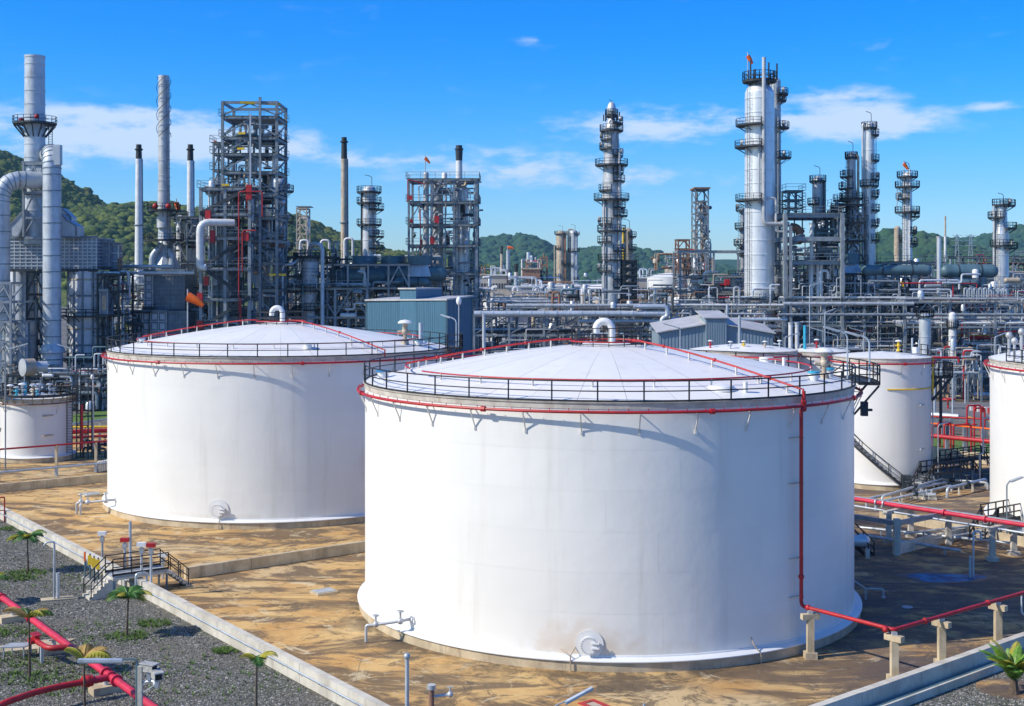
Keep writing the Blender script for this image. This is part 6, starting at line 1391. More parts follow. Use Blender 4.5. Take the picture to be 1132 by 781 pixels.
t = thing('looped_pipe', 'big white insulated pipe bending down at the left of the tower', 'pipe', (XX(221, 217), 217, 8)); tubeo('pipe', [(XX(256, 217), 219, ZZ(246, 217)), (XX(221, 217), 217, ZZ(246, 217)), (XX(221, 217), 217, ZZ(296, 217)), (XX(228, 217), 217, ZZ(296, 217))], .62, 'white_pipe', t, 16, 1.6)
tower('tall pale silver vessel standing at the right of the steel tower', 309, 236, [(196, 15), (370, 15)], 'silver', [(212, 'R', 8), (246, 'R', 8), (275, 'R', 7)], davit=True, band=5)
tower('pale silver vessel inside the lower part of the steel tower', 293, 237, [(198, 12), (370, 13)], 'silver_dull', [(232, 'L', 6)], davit=False, band=5, seed=4)
tower('wide silver vessel inside the left wing of the tower', 254, 236, [(262, 26), (380, 26)], 'silver_dull', [(290, 'F', 4)], davit=False, band=5, seed=6)
tower('short silver vessel with platforms at the left of the tower', 240, 232, [(196, 11), (330, 11)], 'silver', [(214, 'L', 7), (235, 'F', 5)], davit=False, band=4, seed=8)
# ---- between the tower and the air coolers
Yv = 232
t = tower('teal grey vessel with a looped pipe right of the steel tower', 343, Yv, [(283, 20), (330, 20), (330.5, 15), (400, 15)], 'silver_blue', [(284, 'F', 7), (322, 'F', 5), (343, 'F', 5)], davit=False, band=5, seed=9)
t = thing('looped_pipe', 'large grey inverted U pipe beside the teal grey vessel', 'pipe', (XX(358, Yv), Yv-3, 0)); tubeo('pipe', [(XX(344, Yv), Yv-1, ZZ(284, Yv)), (XX(344, Yv), Yv-2, ZZ(270.5, Yv)), (XX(359, Yv), Yv-3, ZZ(270.5, Yv)), (XX(359, Yv), Yv-3, 0)], .38, 'silver_blue', t, 14, 1.3)
t = thing('looped_pipe', 'silver pipe with a swan neck left of the teal grey vessel', 'pipe', (XX(315.5, Yv), Yv-3, 0)); tubeo('pipe', [(XX(331, Yv), Yv-1, ZZ(287, Yv)), (XX(326, Yv), Yv-3, ZZ(293, Yv)), (XX(315.5, Yv), Yv-3, ZZ(293, Yv)), (XX(315.5, Yv), Yv-3, ZZ(345, Yv))], .26, 'silver', t, 12, .8)
t, d_ = frame('dark decks and pipes round the teal grey vessel', 318, 368, 231, 9, [284, 305, 322, 343, 365], 2, 1, .32, 'steel_dark', True, 'X', seed=2); piping(t, d_[0], d_[1], 231, 240, 0, ZZ(276, 231), 90, 431, .1, .3)
for k, px in enumerate((337, 360, 386)): 
    t = thing('looped_pipe', ('white swan neck pipe above the teal grey vessel', 'second white swan neck pipe above the vessel', 'pale swan neck pipe left of the lone tan chimney')[k], 'pipe', (XX(px, 248), 248, 12)); tubeo('pipe', [(XX(px-5, 248), 248, 14), (XX(px-5, 248), 248, ZZ(266-2*(k == 2), 248)), (XX(px+4, 248), 248, ZZ(266-2*(k == 2), 248)), (XX(px+4, 248), 248, 18)], .25, 'white_pipe', t, 10, .6)
t, d_ = frame('faint lattice derrick behind the tower at right', 328, 339, 330, 5, [230, 238, 248, 258, 270, 282], 1, 1, .3, 'tan_metal', False, 'XZ', decks=False); piping(t, d_[0], d_[1], 331, 335, 10, ZZ(240, 330), 18, 432, .1, .3)
MB().box(XX(327, 330), XX(343, 330), 330, 335, ZZ(229, 330), ZZ(228, 330)).build('floor_deck', 'steel', t, False)
# ---- air coolers (round fan stacks on long dark drums)
def fan_stack(label, px, py0, py1, w0, w1, Y, pyb, grp='round fan stacks'):
    cx = XX(px, Y); s_ = Y/F; z0, z1, zb = ZZ(py0, Y), ZZ(py1, Y), ZZ(pyb, Y); t = thing('fan_stack', label, 'cooling fan', (cx, Y+3, zb), grp)
    MB().lathe(cx, Y+3, [(w0/2*s_*.96, z0-.6), (w0/2*s_*.96, z0), (w0/2*s_, z0), (w0/2*s_, z1)], 28).build('fan_ring', 'teal_equipment', t)
    MB().lathe(cx, Y+3, [(w0/2*s_*1.02, z1), (w1/2*s_*1.25, zb)], 4, pi/4, pi/4+2*pi).build('skirt', 'silver_blue', t, False)
    MB().cyl((cx, Y+3, z0-1.2), (cx, Y+3, z0-.5), .5, n=12).build('hub', 'steel_dark', t)
    for k in range(6): a = k*pi/3; bar('blade', (cx, Y+3, z0-.8), (cx+w0/2*s_*.9*cos(a), Y+3+w0/2*s_*.9*sin(a), z0-.8), .5, 'steel_dark', t, .06)
fan_stack('leftmost round fan stack above the dark coolers', 397, 283, 292, 36, 40, 238, 300)
fan_stack('middle round fan stack above the dark coolers', 433, 283, 292, 28, 34, 238, 300)
fan_stack('rightmost fan stack with a pale cone above the blue hall', 463, 282.5, 293, 26, 30, 234, 306)
fan_stack('round fan stack with pale skirt in front of the slim column pair', 942, 280, 292, 26, 30, 238, 302)
def drum_h(label, px0, px1, py, w_, Y, mat='teal_equipment', legs=True, cat='drum', grp=None, caps=True):
    x0, x1, z = XX(px0, Y), XX(px1, Y), ZZ(py, Y); r = w_/2*Y/F; t = thing('horizontal_drum', label, cat, ((x0+x1)/2, Y, z-r), grp); m = MB(); m.cyl((x0, Y, z), (x1, Y, z), r, n=24)
    if caps: m.ball((x0, Y, z), r*.99, 20, 10); m.ball((x1, Y, z), r*.99, 20, 10)
    m.build('shell', mat, t)
    for i in range(max(2, int((x1-x0)/4))): x = x0+(x1-x0)*(i+.5)/max(2, int((x1-x0)/4)); MB().cyl((x-.12, Y, z), (x+.12, Y, z), r*1.04, n=24).build('hoop', 'steel_dark', t)
    for f in (.2, .8): x = x0+(x1-x0)*f; bar('saddle', (x, Y, z-r*2.2), (x, Y, z-r*.8), r*1.0, 'steel', t)
    return t
drum_h('long dark horizontal drum under the left fan stacks', 372, 418, 306, 20, 236); drum_h('dark horizontal drum under the middle fan stack', 422, 486, 303, 17, 237)
drum_h('short dark drum right of the dark cooler drum', 440, 470, 312, 10, 235); drum_h('long teal grey drum right of the pale skirted fan stack', 958, 1024, 299, 12, 237)
drum_h('dark rounded drum at far right', 1046, 1096, 300, 15, 240); drum_h('small teal drum below the far right one', 1050, 1078, 313, 8, 236)
t, d_ = frame('pale steel frame carrying the dark cooler drums', 362, 452, 231, 10, [292, 318, 340, 362], 4, 1, .32, 'steel_light', False, 'X', seed=6); piping(t, d_[0], d_[1], 230, 240, 0, ZZ(318, 231), 110, 441, .1, .3, mats=CMATS+['tan_metal']*3); piping(t, d_[0], d_[1], 240, 244, ZZ(330, 231), ZZ(282, 231), 30, 442, .1, .3)
tower('narrow pale column with stacked decks left of the four level frame', 408, 250, [(205, 15), (300, 15)], 'silver', [(213, 'F', 6), (225, 'F', 6), (249, 'F', 6), (262, 'R', 9), (275, 'R', 9), (232, 'R', 9)], band=4, seed=3, pipes=[(-8, 212, 300, 2, 'steel_dark')])
# ---- four level frame
Y = 240
t, d_ = frame('four level open steel frame with a pale chimney rising through it', 452, 527, Y, 9, [198, 223, 248, 271, 302, 330], 3, 1, .42, 'steel', True, 'X', seed=14)
piping(t, XX(455, Y), XX(524, Y), Y+1, Y+8, 2, ZZ(200, Y), 150, 451, .1, .34, gear=.22, mats=CMATS+['galv']*6+['white_pipe']*3)
for px, py, w_, h_ in ((483, 243, 5, 8), (478, 266, 5, 8), (454, 219, 4, 5), (466, 268, 3, 6), (455, 245, 3, 4)): MB().box(XX(px-w_/2, Y), XX(px+w_/2, Y), Y-.9, Y-.4, ZZ(py+h_/2, Y), ZZ(py-h_/2, Y)).build('cabinet', 'red', t, False)
tubeo('fire_riser', [(XX(465, Y), Y-.8, ZZ(330, Y)), (XX(465, Y), Y-.8, ZZ(232, Y))], .09, 'red', t); tubeo('fire_riser', [(XX(451, Y), Y-.8, ZZ(224, Y)), (XX(451, Y), Y-.8, ZZ(199, Y)), (XX(470, Y), Y-.8, ZZ(204, Y))], .08, 'red', t, 8, .3)
tower('pale thick vessel at the right inside the four level frame', 511, 246, [(205, 14), (340, 14)], 'silver', [], davit=False, band=5, ladder=False); tower('pale vessel at the left inside the four level frame', 484, 246, [(200, 12), (340, 13)], 'silver_dull', [], davit=False, band=5, ladder=False)
tower('slim vessel poking out of the four level frame top', 471, 243, [(190, 6), (300, 7)], 'silver_dull', [], davit=False, band=4, ladder=False)
t = thing('chimney', 'cream chimney with dark tip above the four level frame', 'chimney', (XX(507.5, 248), 248, 0)); cx = XX(507.5, 248)
MB().lathe(cx, 248, [(0, ZZ(161, 248)), (.62, ZZ(161, 248)), (.62, ZZ(166, 248)), (.72, ZZ(166, 248)), (.62, ZZ(178, 248))], 18).build('tip', 'steel_dark', t); MB().lathe(cx, 248, [(.62, ZZ(178, 248)), (.66, ZZ(205, 248)), (.9, 0)], 18).build('shaft', 'white_pipe', t)
MB().ring(cx, 248, ZZ(165, 248), .78, .12, 16, 5).build('ring', 'steel_dark', t)
windsock('orange windsock above the four level frame', 470, 175, 243, 1.3, None, 195, -.8)

# ---- blue hall
def quadprism(m, pts, z0, z1): m.prism(pts, z0, z1)
Yh = 178; s_ = Yh/F
A = Vector((XX(405, 184), 184, 0)); Bp = Vector((XX(493.5, 172), 172, 0)); Cc = Vector((XX(521.5, 181), 181, 0)); Dd = A+(Cc-Bp)
t = thing('process_hall', 'windowless blue grey ribbed metal hall with a raised roof section', 'building', (A+Cc)/2)
zA, zB, zC = ZZ(333, 184), ZZ(332.5, 172), ZZ(328.5, 181)
MB().add([A, Bp, Cc, Dd, A+Vector((0, 0, zA)), Bp+Vector((0, 0, zB)), Cc+Vector((0, 0, zC)), Dd+Vector((0, 0, zA+.2))], [(0, 1, 5, 4), (1, 2, 6, 5), (2, 3, 7, 6), (3, 0, 4, 7), (3, 2, 1, 0), (4, 5, 6, 7)]).build('wall', 'teal_clad', t, False)
n1_ = (Bp-A).cross(Vector((0, 0, 1))).normalized(); n2_ = (Cc-Bp).cross(Vector((0, 0, 1))).normalized()
for a, b_, za, zb, nn, k in ((A, Bp, zA, zB, n1_, 44), (Bp, Cc, zB, zC, n2_, 16)):
    for i in range(k):
        p = a.lerp(b_, (i+.25)/k); q = a.lerp(b_, (i+.75)/k); z = za+(zb-za)*(i+.5)/k; m = MB(); m.prism([p-nn*.0, p+nn*.03, q+nn*.03, q-nn*.0], .1, z-.05); m.build('cladding_sheet', 'teal_clad', t, False)
up_ = Vector((0, 0, 1))
MB().add([A+n1_*.3+up_*(zA+.02), Bp+n1_*.3+n2_*.3+up_*(zB+.02), Cc+n2_*.3+up_*(zC+.02), Dd+up_*(zA+.25), A+n1_*.3+up_*(zA+.22), Bp+n1_*.3+n2_*.3+up_*(zB+.22), Cc+n2_*.3+up_*(zC+.22), Dd+up_*(zA+.45)], [(3, 2, 1, 0), (4, 5, 6, 7), (0, 1, 5, 4), (1, 2, 6, 5), (2, 3, 7, 6), (3, 0, 4, 7)]).build('roof', 'shed_roof', t, False)
a = A.lerp(Bp, .44); b_ = A.lerp(Bp, .64); bk = (Cc-Bp)*.98
m = MB(); zr_ = ZZ(320, 178); m.prism([a+n1_*.06, b_+n1_*.06, b_+bk, a+bk], 10, zr_); m.build('roof_monitor', 'teal_clad', t, False)
m = MB(); m.prism([a+n1_*.3-(Bp-A).normalized()*.2, b_+n1_*.3+(Bp-A).normalized()*.2, b_+bk, a+bk], zr_, zr_+.18); m.build('monitor_roof', 'shed_roof', t, False)
q = Bp.lerp(Cc, .5)+n2_*.08; MB().bar(q+up_*.5, q+up_*(zC-.4), .1).build('corner_trim', 'teal_equipment', t, False)
for p_, z in ((A, zA), (Bp, zB), (Cc, zC)): bar('corner_trim', p_+(n1_+n2_)*.05, p_+(n1_+n2_)*.05+up_*z, .25, 'teal_equipment', t)
rod('gantry_post', Cc+n2_*.5-(Cc-Bp)*.75+up_*3, Cc+n2_*.5-(Cc-Bp)*.75+up_*11, .06, 'tan_metal', t)
# ---- gabled grey shed behind the front tank
def shed(label, px0, px1, pyL, pyR, ridge, Y, depth):
    x0, x1 = XX(px0, Y), XX(px1, Y); t = thing('gabled_shed', label, 'building', ((x0+x1)/2, Y+depth/2, 0)); zl, zr_ = ZZ(pyL, Y), ZZ(pyR, Y); xr = XX(ridge[0], Y); zt = ZZ(ridge[1], Y)
    v = [(x0, Y, 0), (x1, Y, 0), (x1, Y, zr_), (xr, Y, zt), (x0, Y, zl)]; v2 = [(a, b_+depth, c) for a, b_, c in v]; MB().add(v+v2, [(0, 1, 2, 3, 4), (9, 8, 7, 6, 5), (0, 5, 6, 1), (1, 6, 7, 2), (0, 4, 9, 5)]).build('wall', 'shed_wall', t, False)
    n = 34
    for i in range(n):
        a = x0+(x1-x0)*(i+.2)/n; b_ = x0+(x1-x0)*(i+.75)/n; xm = (a+b_)/2; z = zl+(zt-zl)*(xm-x0)/(xr-x0) if xm < xr else zt+(zr_-zt)*(xm-xr)/(x1-xr); MB().box(a, b_, Y-.05, Y-.002, .1, z-.1).build('cladding_sheet', 'shed_wall', t, False)
    for (xa, za, xb, zb) in ((x0-.3, zl-.05, xr, zt), (xr, zt, x1+.3, zr_-.05)):
        MB().add([(xa, Y-.4, za), (xb, Y-.4, zb), (xb, Y+depth, zb+1.0), (xa, Y+depth, za+1.0), (xa, Y-.4, za+.15), (xb, Y-.4, zb+.15), (xb, Y+depth, zb+1.15), (xa, Y+depth, za+1.15)], [(3, 2, 1, 0), (4, 5, 6, 7), (0, 1, 5, 4), (1, 2, 6, 5), (2, 3, 7, 6), (3, 0, 4, 7)]).build('roof', 'shed_roof', t, False)
    return t
Y = 186; t = shed('low grey gabled shed with a raised block behind the front tank', 728, 855, 368, 369, (790, 357.5), Y, 9)
x0, x1 = XX(779.5, Y), XX(803, Y); MB().box(x0, x1, Y-.5, Y+8, 4, ZZ(352, Y)).build('raised_block', 'shed_wall', t, False); MB().add([(x0-.3, Y-.8, ZZ(352, Y)), (x1+.3, Y-.8, ZZ(352, Y)), (x1+.3, Y+8, ZZ(346, Y)), (x0-.3, Y+8, ZZ(346, Y)), (x0-.3, Y-.8, ZZ(351, Y)), (x1+.3, Y-.8, ZZ(351, Y)), (x1+.3, Y+8, ZZ(345, Y)), (x0-.3, Y+8, ZZ(345, Y))], [(3, 2, 1, 0), (4, 5, 6, 7), (0, 1, 5, 4), (1, 2, 6, 5), (2, 3, 7, 6), (3, 0, 4, 7)]).build('block_roof', 'shed_roof', t, False)
for i in range(9): MB().box(x0+(x1-x0)*(i+.2)/9, x0+(x1-x0)*(i+.75)/9, Y-.55, Y-.502, 4.2, ZZ(353, Y)).build('cladding_sheet', 'shed_wall', t, False)
for k, (px, pt, w_) in enumerate(((817.5, 349, 3), (804, 337, 3.4))): t = thing('stand_pipe', ('white slim vent pipe in front of the gabled shed', 'thicker pale vent pipe behind the gabled shed block')[k], 'pipe', (XX(px, 180+k*20), 180+k*20, 0)); rod('pipe', (XX(px, 180+k*20), 180+k*20, 0), (XX(px, 180+k*20), 180+k*20, ZZ(pt, 180+k*20)), w_/2*.13, 'galv', t, 10)
for k, (px, py, Y, sd) in enumerate(((752, 362, 180, pi), (742, 360, 224, 0), (868, 372, 210, .2), (912, 366, 205, pi-.2), (926, 370, 207, pi-.1), (955, 366, 215, pi), (895, 315, 222, 0), (912, 345, 222, .5), (1100, 372, 208, .4))):
    street_lamp(('white floodlamp at the left end of the gabled shed', 'small lamp above the elbow pipe', 'white lamp right of the gabled shed', 'first of the pale lamps over the slim tank roof', 'second pale lamp over the slim tank roof', 'pale lamp leaning left above the slim tank', 'lamp post in front of the portal frame', 'tilted lamp under the portal frame', 'lamp beside the right edge tank top')[k], (XX(px, Y), Y, 0), ZZ(py, Y)-.3, .2, sd, .09, 'galv', head=(2.2, .26))

# ---- centre: column with many decks and the dark lattice beside it
plats = [(128, 'F', 4), (137, 'R', 5), (145, 'F', 5), (155, 'L', 4), (165, 'L', 5), (173, 'R', 4), (183, 'F', 9), (192, 'R', 4), (201, 'R', 5), (211, 'L', 4), (221, 'F', 9), (230, 'R', 5), (239, 'R', 7), (248, 'L', 4), (256, 'F', 5), (268, 'L', 5), (278, 'R', 5), (288, 'F', 4), (300, 'L', 5), (309, 'R', 5), (318, 'R', 4)]
t = tower('slender silver column at centre ringed by many dark decks', 676, 246, [(122, 6), (129, 6), (130, 15), (170, 17), (222, 21), (338, 22), (350, 22)], 'silver_dull', plats, band=3.4, seed=2, pipes=[(-9, 222, 338, 2.5, 'silver_dull'), (8, 170, 330, 3, 'silver_dull')])
MB().ball((XX(676, 246), 246, ZZ(122, 246)), .9, 12, 8, 1.8).build('top_nozzle', 'silver', t)
for k in range(8): a = k*pi/4; tubeo('vent_pipe', [(XX(676, 246)+1.5*cos(a), 246+1.5*sin(a), ZZ(134, 246)), (XX(676, 246)+1.5*cos(a), 246+1.5*sin(a), ZZ(124, 246)-.5*(k % 3))], .12, 'steel_dark', t)
t, d_ = frame('black lattice stair tower right of the centre column', 690, 702.5, 244, 5, [288, 296, 304, 312, 320, 328, 337], 1, 1, .6, 'steel_dark', True, 'XZ', seed=3, brace_w=.35)
tower('cream and orange column behind the black lattice tower', 693.5, 300, [(252, 12), (340, 12)], 'tan_metal', [(262, 'R', 4), (276, 'R', 4)], band=5, seed=5, pipes=[(-5, 252, 330, 2, 'yellow')])
tower('left of two slim weathered columns in the distance', 620, 520, [(255, 10.5), (345, 10.5)], 'tan_metal', [(259, 'F', 2), (275, 'L', 2), (292, 'R', 2), (306, 'L', 2)], band=7, seed=5, pipes=[(-7, 272, 330, 1.4, 'tan_metal'), (5, 258, 330, 2, 'rusty')])
tower('right of two slim weathered columns in the distance', 634, 520, [(254, 9.5), (345, 9.5)], 'silver_dull', [(260, 'R', 2), (278, 'F', 2), (294, 'L', 2), (310, 'R', 2)], band=7, seed=9, pipes=[(-6, 254, 335, 1.8, 'tan_metal', 'over'), (3, 262, 335, 1.5, 'silver_dull')])
for k, (px, pt, w_, mt, tip, lab) in enumerate(((554.5, 272, 3, 'tan_metal', 'steel_dark', 'slim far chimney at left in front of the far hill'), (561.5, 277, 4, 'galv', None, 'slim far pipe stack with a flag before the far hill'), (570.5, 292, 4, 'white_pipe', 'black_paint', 'short far stack with thick black top'),
                                    (577, 287, 2, 'white_pipe', None, 'thin white far stack'), (584, 279, 3.5, 'tan_metal', 'silver', 'slim far stack with shiny crook top'))):
    Y = 480; cx = XX(px, Y); r = w_/2*Y/F; t = thing('chimney', lab, 'chimney', (cx, Y, 0), 'distant slim stacks'); rod('shaft', (cx, Y, 0), (cx, Y, ZZ(pt+(8 if tip else 0), Y)), r, mt, t, 12)
    if tip: rod('tip', (cx, Y, ZZ(pt+8, Y)-.3), (cx, Y, ZZ(pt, Y)), r*1.1, tip, t, 12)
windsock('tiny red flag like windsock on a far stack', 561, 274, 480, 2.4, None, 282, 0)
t, d_ = frame('far lattice derrick before the hill at centre left', 598.5, 605, 470, 4, [284, 292, 300, 310, 320], 1, 1, .5, 'rusty', False, 'XZ', decks=False, brace_w=.3)
rod('mast', (XX(601.5, 470), 472, ZZ(284, 470)), (XX(601.5, 470), 472, ZZ(280, 470)), .3, 'rusty', t)
def block(label, px0, px1, py0, Y, depth, mat='far_building', n=6, st=2, roofm='white_pipe', seed=1):
    x0, x1, zt = XX(px0, Y), XX(px1, Y), ZZ(py0, Y); t = thing('plant_building', label, 'building', ((x0+x1)/2, Y+depth/2, 0)); MB().box(x0, x1, Y, Y+depth, 0, zt).build('wall', mat, t, False)
    MB().box(x0-.5, x1+.5, Y-.5, Y+depth+.5, zt, zt+.5).build('roof', roofm, t, False); rng = random.Random(seed)
    for i in range(n):
        for j in range(st):
            a = x0+(x1-x0)*(i+.2)/n; b_ = x0+(x1-x0)*(i+.7)/n; c = zt*(.35+.6*(j+.15)/st); d = zt*(.35+.6*(j+.6)/st)
            MB().box(a, b_, Y-.12, Y+.1, c, d).build('window', 'steel_dark', t, False)
    piping(t, x0, x1, Y, Y+depth, zt+.5, zt+3.5, 14, seed+700, .15, .5, gear=.5); return t
block('far cream plant building left of centre under the hill', 528, 560, 305, 470, 30, 'far_building', 10, 3, seed=1); block('far cream and rust plant block with tanks on top', 578, 597, 298, 460, 25, 'rusty', 6, 3, 'tan_metal', seed=2)
block('long low white roofed far building', 578, 700, 316, 450, 25, 'galv', 14, 1, seed=3); block('far beige pipe gallery with orange stripe', 600, 645, 328, 380, 15, 'far_building', 9, 1, 'tan_metal', seed=4)
block('low far white building at left of the centre rack', 560, 600, 318, 430, 20, 'far_building', 8, 1, seed=5); block('far buildings beside the black lattice tower', 700, 722, 308, 480, 20, 'far_building', 5, 2, seed=6); block('far rusty topped plant block left of the silver column', 742, 775, 296, 470, 20, 'tan_metal', 6, 2, 'rusty', seed=7)
def far_tank(label, px, w_, pt, Y, rise=1.6, mat='far_tank'):
    cx = XX(px, Y); r = w_/2*Y/F; zt = ZZ(pt, Y); t = thing('storage_tank', label, 'storage tank', (cx, Y+r, 0), 'distant white storage tanks'); MB().lathe(cx, Y+r, [(r, 0), (r, zt)], 40).build('shell', mat, t); MB().lathe(cx, Y+r, [(r*1.01, zt), (r*.5, zt+rise*.8), (0, zt+rise)], 40).build('roof', 'tank_roof', t)
    MB().ring(cx, Y+r, zt+1, r, .12, 40, 4).build('rail', 'steel', t); MB().ring(cx, Y+r, zt*.8, r*1.005, .15, 40, 4).build('rust_band', 'tan_metal', t)
far_tank('distant white tank left of the centre column', 667, 50, 321, 360); far_tank('distant white tank right of the black lattice tower', 743, 50, 307, 440); far_tank('second distant white tank overlapping the first at right', 762, 46, 304, 470); far_tank('squat far white tank behind the truss panels', 558, 52, 333, 330, 1.2)
far_tank('small far white dome roofed tank near centre', 585, 44, 335, 350, 1.5)
mb_ = [(525, 600, 322, 340), (600, 690, 326, 330), (690, 760, 326, 320)]
for k, (a, b_, py, Y) in enumerate(mb_):
    t, d_ = frame(('far pale piping frame below the cream building', 'far pale piping frame below the white roofed building', 'far pale piping frame below the distant tanks')[k], a, b_, Y, 10, [py+14, py], 4, 1, .35, 'tan_metal', False, '', decks=False); piping(t, d_[0], d_[1], Y, Y+9, 0, ZZ(py-4, Y), 110, 461+k, .12, .5, mats=['white_pipe', 'tan_metal', 'galv', 'silver_dull', 'far_tank', 'steel'], gear=.4, red=.06)

# ---- right of centre
t, d_ = frame('slim lattice flare tower with dark cap left of the silver column', 769, 783, 290, 6, [209, 222, 235, 248, 262, 276, 290, 304], 1, 1, .28, 'steel', False, 'XZ', seed=8, decks=False, brace_w=.2)
MB().box(XX(767, 290), XX(785, 290), 289.5, 296.5, ZZ(209, 290), ZZ(207.3, 290)).build('cap_deck', 'rusty', t, False); piping(t, XX(770, 290), XX(782, 290), 291, 295, ZZ(300, 290), ZZ(222, 290), 40, 471, .1, .35, mats=['tan_metal', 'galv', 'rusty', 'steel'])
for px in (772, 779): rod('flare_pipe', (XX(px, 290), 293, 5), (XX(px, 290), 293, ZZ(212 if px < 775 else 230, 290)), .35, 'tan_metal', t)
t, d_ = frame('short rusty lattice tower left of the slim lattice flare tower', 750, 762, 330, 6, [265, 275, 285, 296], 1, 1, .35, 'rusty', False, 'XZ', decks=True); piping(t, d_[0]-6, d_[1]+6, 330, 338, ZZ(300, 330), ZZ(280, 330), 30, 472, .12, .4, mats=['tan_metal', 'rusty', 'galv'])
t, d_ = frame('pale portal frames with decks left of the silver column', 752, 826, 250, 10, [277, 305, 322, 336], 2, 1, .36, 'steel_light', False, '', seed=5, deckset={0, 1, 2}); piping(t, d_[0], d_[1], 250, 259, 0, ZZ(306, 250), 120, 473, .1, .34)
tower('white banded vessel among the portal frames', 767, 256, [(302, 14), (350, 14)], 'white_pipe', [(306, 'F', 2)], davit=False, band=3, ladder=False); tower('second white banded vessel nearer the silver column', 813, 256, [(302, 12), (350, 12)], 'white_pipe', [(306, 'F', 2)], davit=False, band=3, ladder=False, seed=3)
MB_red = thing('cabinet', 'red cabinet hanging in the portal frame left of the silver column', 'cabinet', (XX(804, 249), 249, ZZ(316, 249))); MB().box(XX(801, 249), XX(806.5, 249), 248.6, 249.4, ZZ(316, 249), ZZ(309, 249)).build('cabinet_body', 'red', MB_red, False)
MB().box(XX(801.6, 249), XX(806, 249), 248.5, 248.598, ZZ(315.3, 249), ZZ(309.7, 249)).build('door', 'red', MB_red, False)
tower('dark slim column hugging the left of the silver column', 821, 262, [(230, 5), (330, 6)], 'silver_dull', [(233, 'L', 5), (253, 'L', 6), (271, 'L', 7), (281, 'F', 4)], davit=False, band=4, seed=5)
Y = 238
t = tower('tallest thick silver column with dark side decks right of centre', 839.5, Y, [(91, 31.5), (340, 33), (352, 34)], 'silver_bright', [(90.5, 'F', 3), (139, 'L', 10), (163, 'L', 11), (222, 'L', 10), (332, 'F', 3)], band=2.6, seed=4, davit=False, n=40)
ring_platform(t, XX(839.5, Y), Y, 0.5, 18.5*Y/F, ZZ(90, Y), 0, 359.9, 1.6)
tower('narrower silver column joined behind the tallest column', 857, 246, [(86, 12), (340, 14)], 'silver_dull', [(105, 'R', 8), (142, 'R', 9), (175, 'R', 11), (112, 'R', 6)], band=3, seed=7, pipes=[(-3, 120, 300, 3, 'silver'), (2, 130, 300, 2.5, 'steel')], top='dome', davit=False)
t = thing('riser_pipe', 'long silver pipe running up the front of the tallest column', 'pipe', (XX(840.5, Y), Y-3.1, ZZ(249, Y)))
tubeo('pipe', [(XX(840.5, Y), Y-3.4, ZZ(67, Y)), (XX(840.5, Y), Y-3.4, ZZ(248.5, Y)), (XX(868, Y), Y-3.4, ZZ(248.5, Y))], .36, 'silver_dull', t, 12, .9)
tubeo('side_pipe', [(XX(835.5, Y), Y-3.2, ZZ(152, Y)), (XX(835.5, Y), Y-3.2, ZZ(226, Y))], .2, 'silver_dull', t, 8); tubeo('side_pipe', [(XX(846, Y), Y-3.2, ZZ(220, Y)), (XX(854, Y), Y-3.2, ZZ(221, Y)), (XX(854, Y), Y-3.2, ZZ(257, Y)), (XX(870, Y), Y-3.2, ZZ(257, Y))], .24, 'silver_dull', t, 8, .5)
for k in range(5): q = Vector((XX((828, 833, 848, 853, 857)[k], Y), Y-1.5, ZZ(90, Y))); tt = thing('vent_stub', ('leftmost', 'second', 'middle', 'fourth', 'rightmost')[k]+' dark vent stub on top of the tallest column', 'vent', q, 'vents on the tallest column'); rod('stub', q, q+Vector((0, 0, (3.6, 2, 3.2, 1.6, 3.0)[k])), .16, 'steel_dark', tt)
windsock('red windsock on the very top of the tallest column', 826.5, 62, Y, 1.7, None, 90, -1.0)
# portal frame with pipes
Y = 234
t, d_ = frame('heavy open portal frame with decks right of the tallest column', 868, 931, Y, 12, [236, 262, 288, 334], 1, 1, .75, 'steel_light', True, '', seed=2, deckset={1, 3})
piping(t, d_[0], d_[1], Y+1, Y+11, 2, ZZ(262, Y), 170, 481, .1, .36); piping(t, d_[0], d_[1], Y+2, Y+10, ZZ(262, Y), ZZ(238, Y), 16, 482, .1, .3)
for px in (868, 874, 931): bar('column', (XX(px, Y-1), Y-1, 0), (XX(px, Y-1), Y-1, ZZ(236 if px != 874 else 250, Y)), .5, 'steel_light', t)
tubeo('rust_duct', [(XX(878, Y), Y+3, ZZ(250, Y)), (XX(886, Y), Y+3, ZZ(251, Y)), (XX(889, Y), Y+3, ZZ(262, Y))], .7, 'rusty', t, 12, 1.2); MB().lathe(XX(887, Y), Y+3, [(0, ZZ(259, Y)), (1.0, ZZ(261, Y)), (1.0, ZZ(266, Y)), (.4, ZZ(270, Y))], 14).build('rusty_bonnet', 'rusty', t)
t, d_ = frame('small teal cage structure on top of the portal frame at left', 871, 887, 240, 5, [211, 221, 230, 236], 2, 1, .22, 'teal_equipment', True, 'XZ', z0=ZZ(237, 240), brace_w=.14)
tower('short silver column standing behind the portal frame', 904, 246, [(195, 12), (300, 12)], 'silver_dull', [(201, 'F', 3), (226, 'L', 5)], band=4, seed=3, pipes=[(7, 200, 300, 3, 'steel', 'in')])
for k, (px, pt) in enumerate(((925, 222), (921, 230))): tower(('pointed dark vessel on the right of the portal frame', 'low dark vessel beside the pointed one')[k], px, 240, [(pt, 2), (pt+8, 7), (262, 7)], 'steel', [(pt+10, 'F', 3)], davit=False, band=4, ladder=False, name='vessel', cat='vessel')
tower('left column of the slim pair with stacked decks', 941, 245, [(168, 9.5), (205, 10), (206, 13), (330, 13)], 'silver_dull', [(175, 'F', 2), (196, 'L', 7), (209, 'L', 7), (220, 'F', 6), (222, 'L', 13), (235, 'L', 4), (248, 'F', 4), (262, 'R', 3)], band=3.5, seed=6, pipes=[(7, 172, 300, 3, 'tan_metal', 'in')])
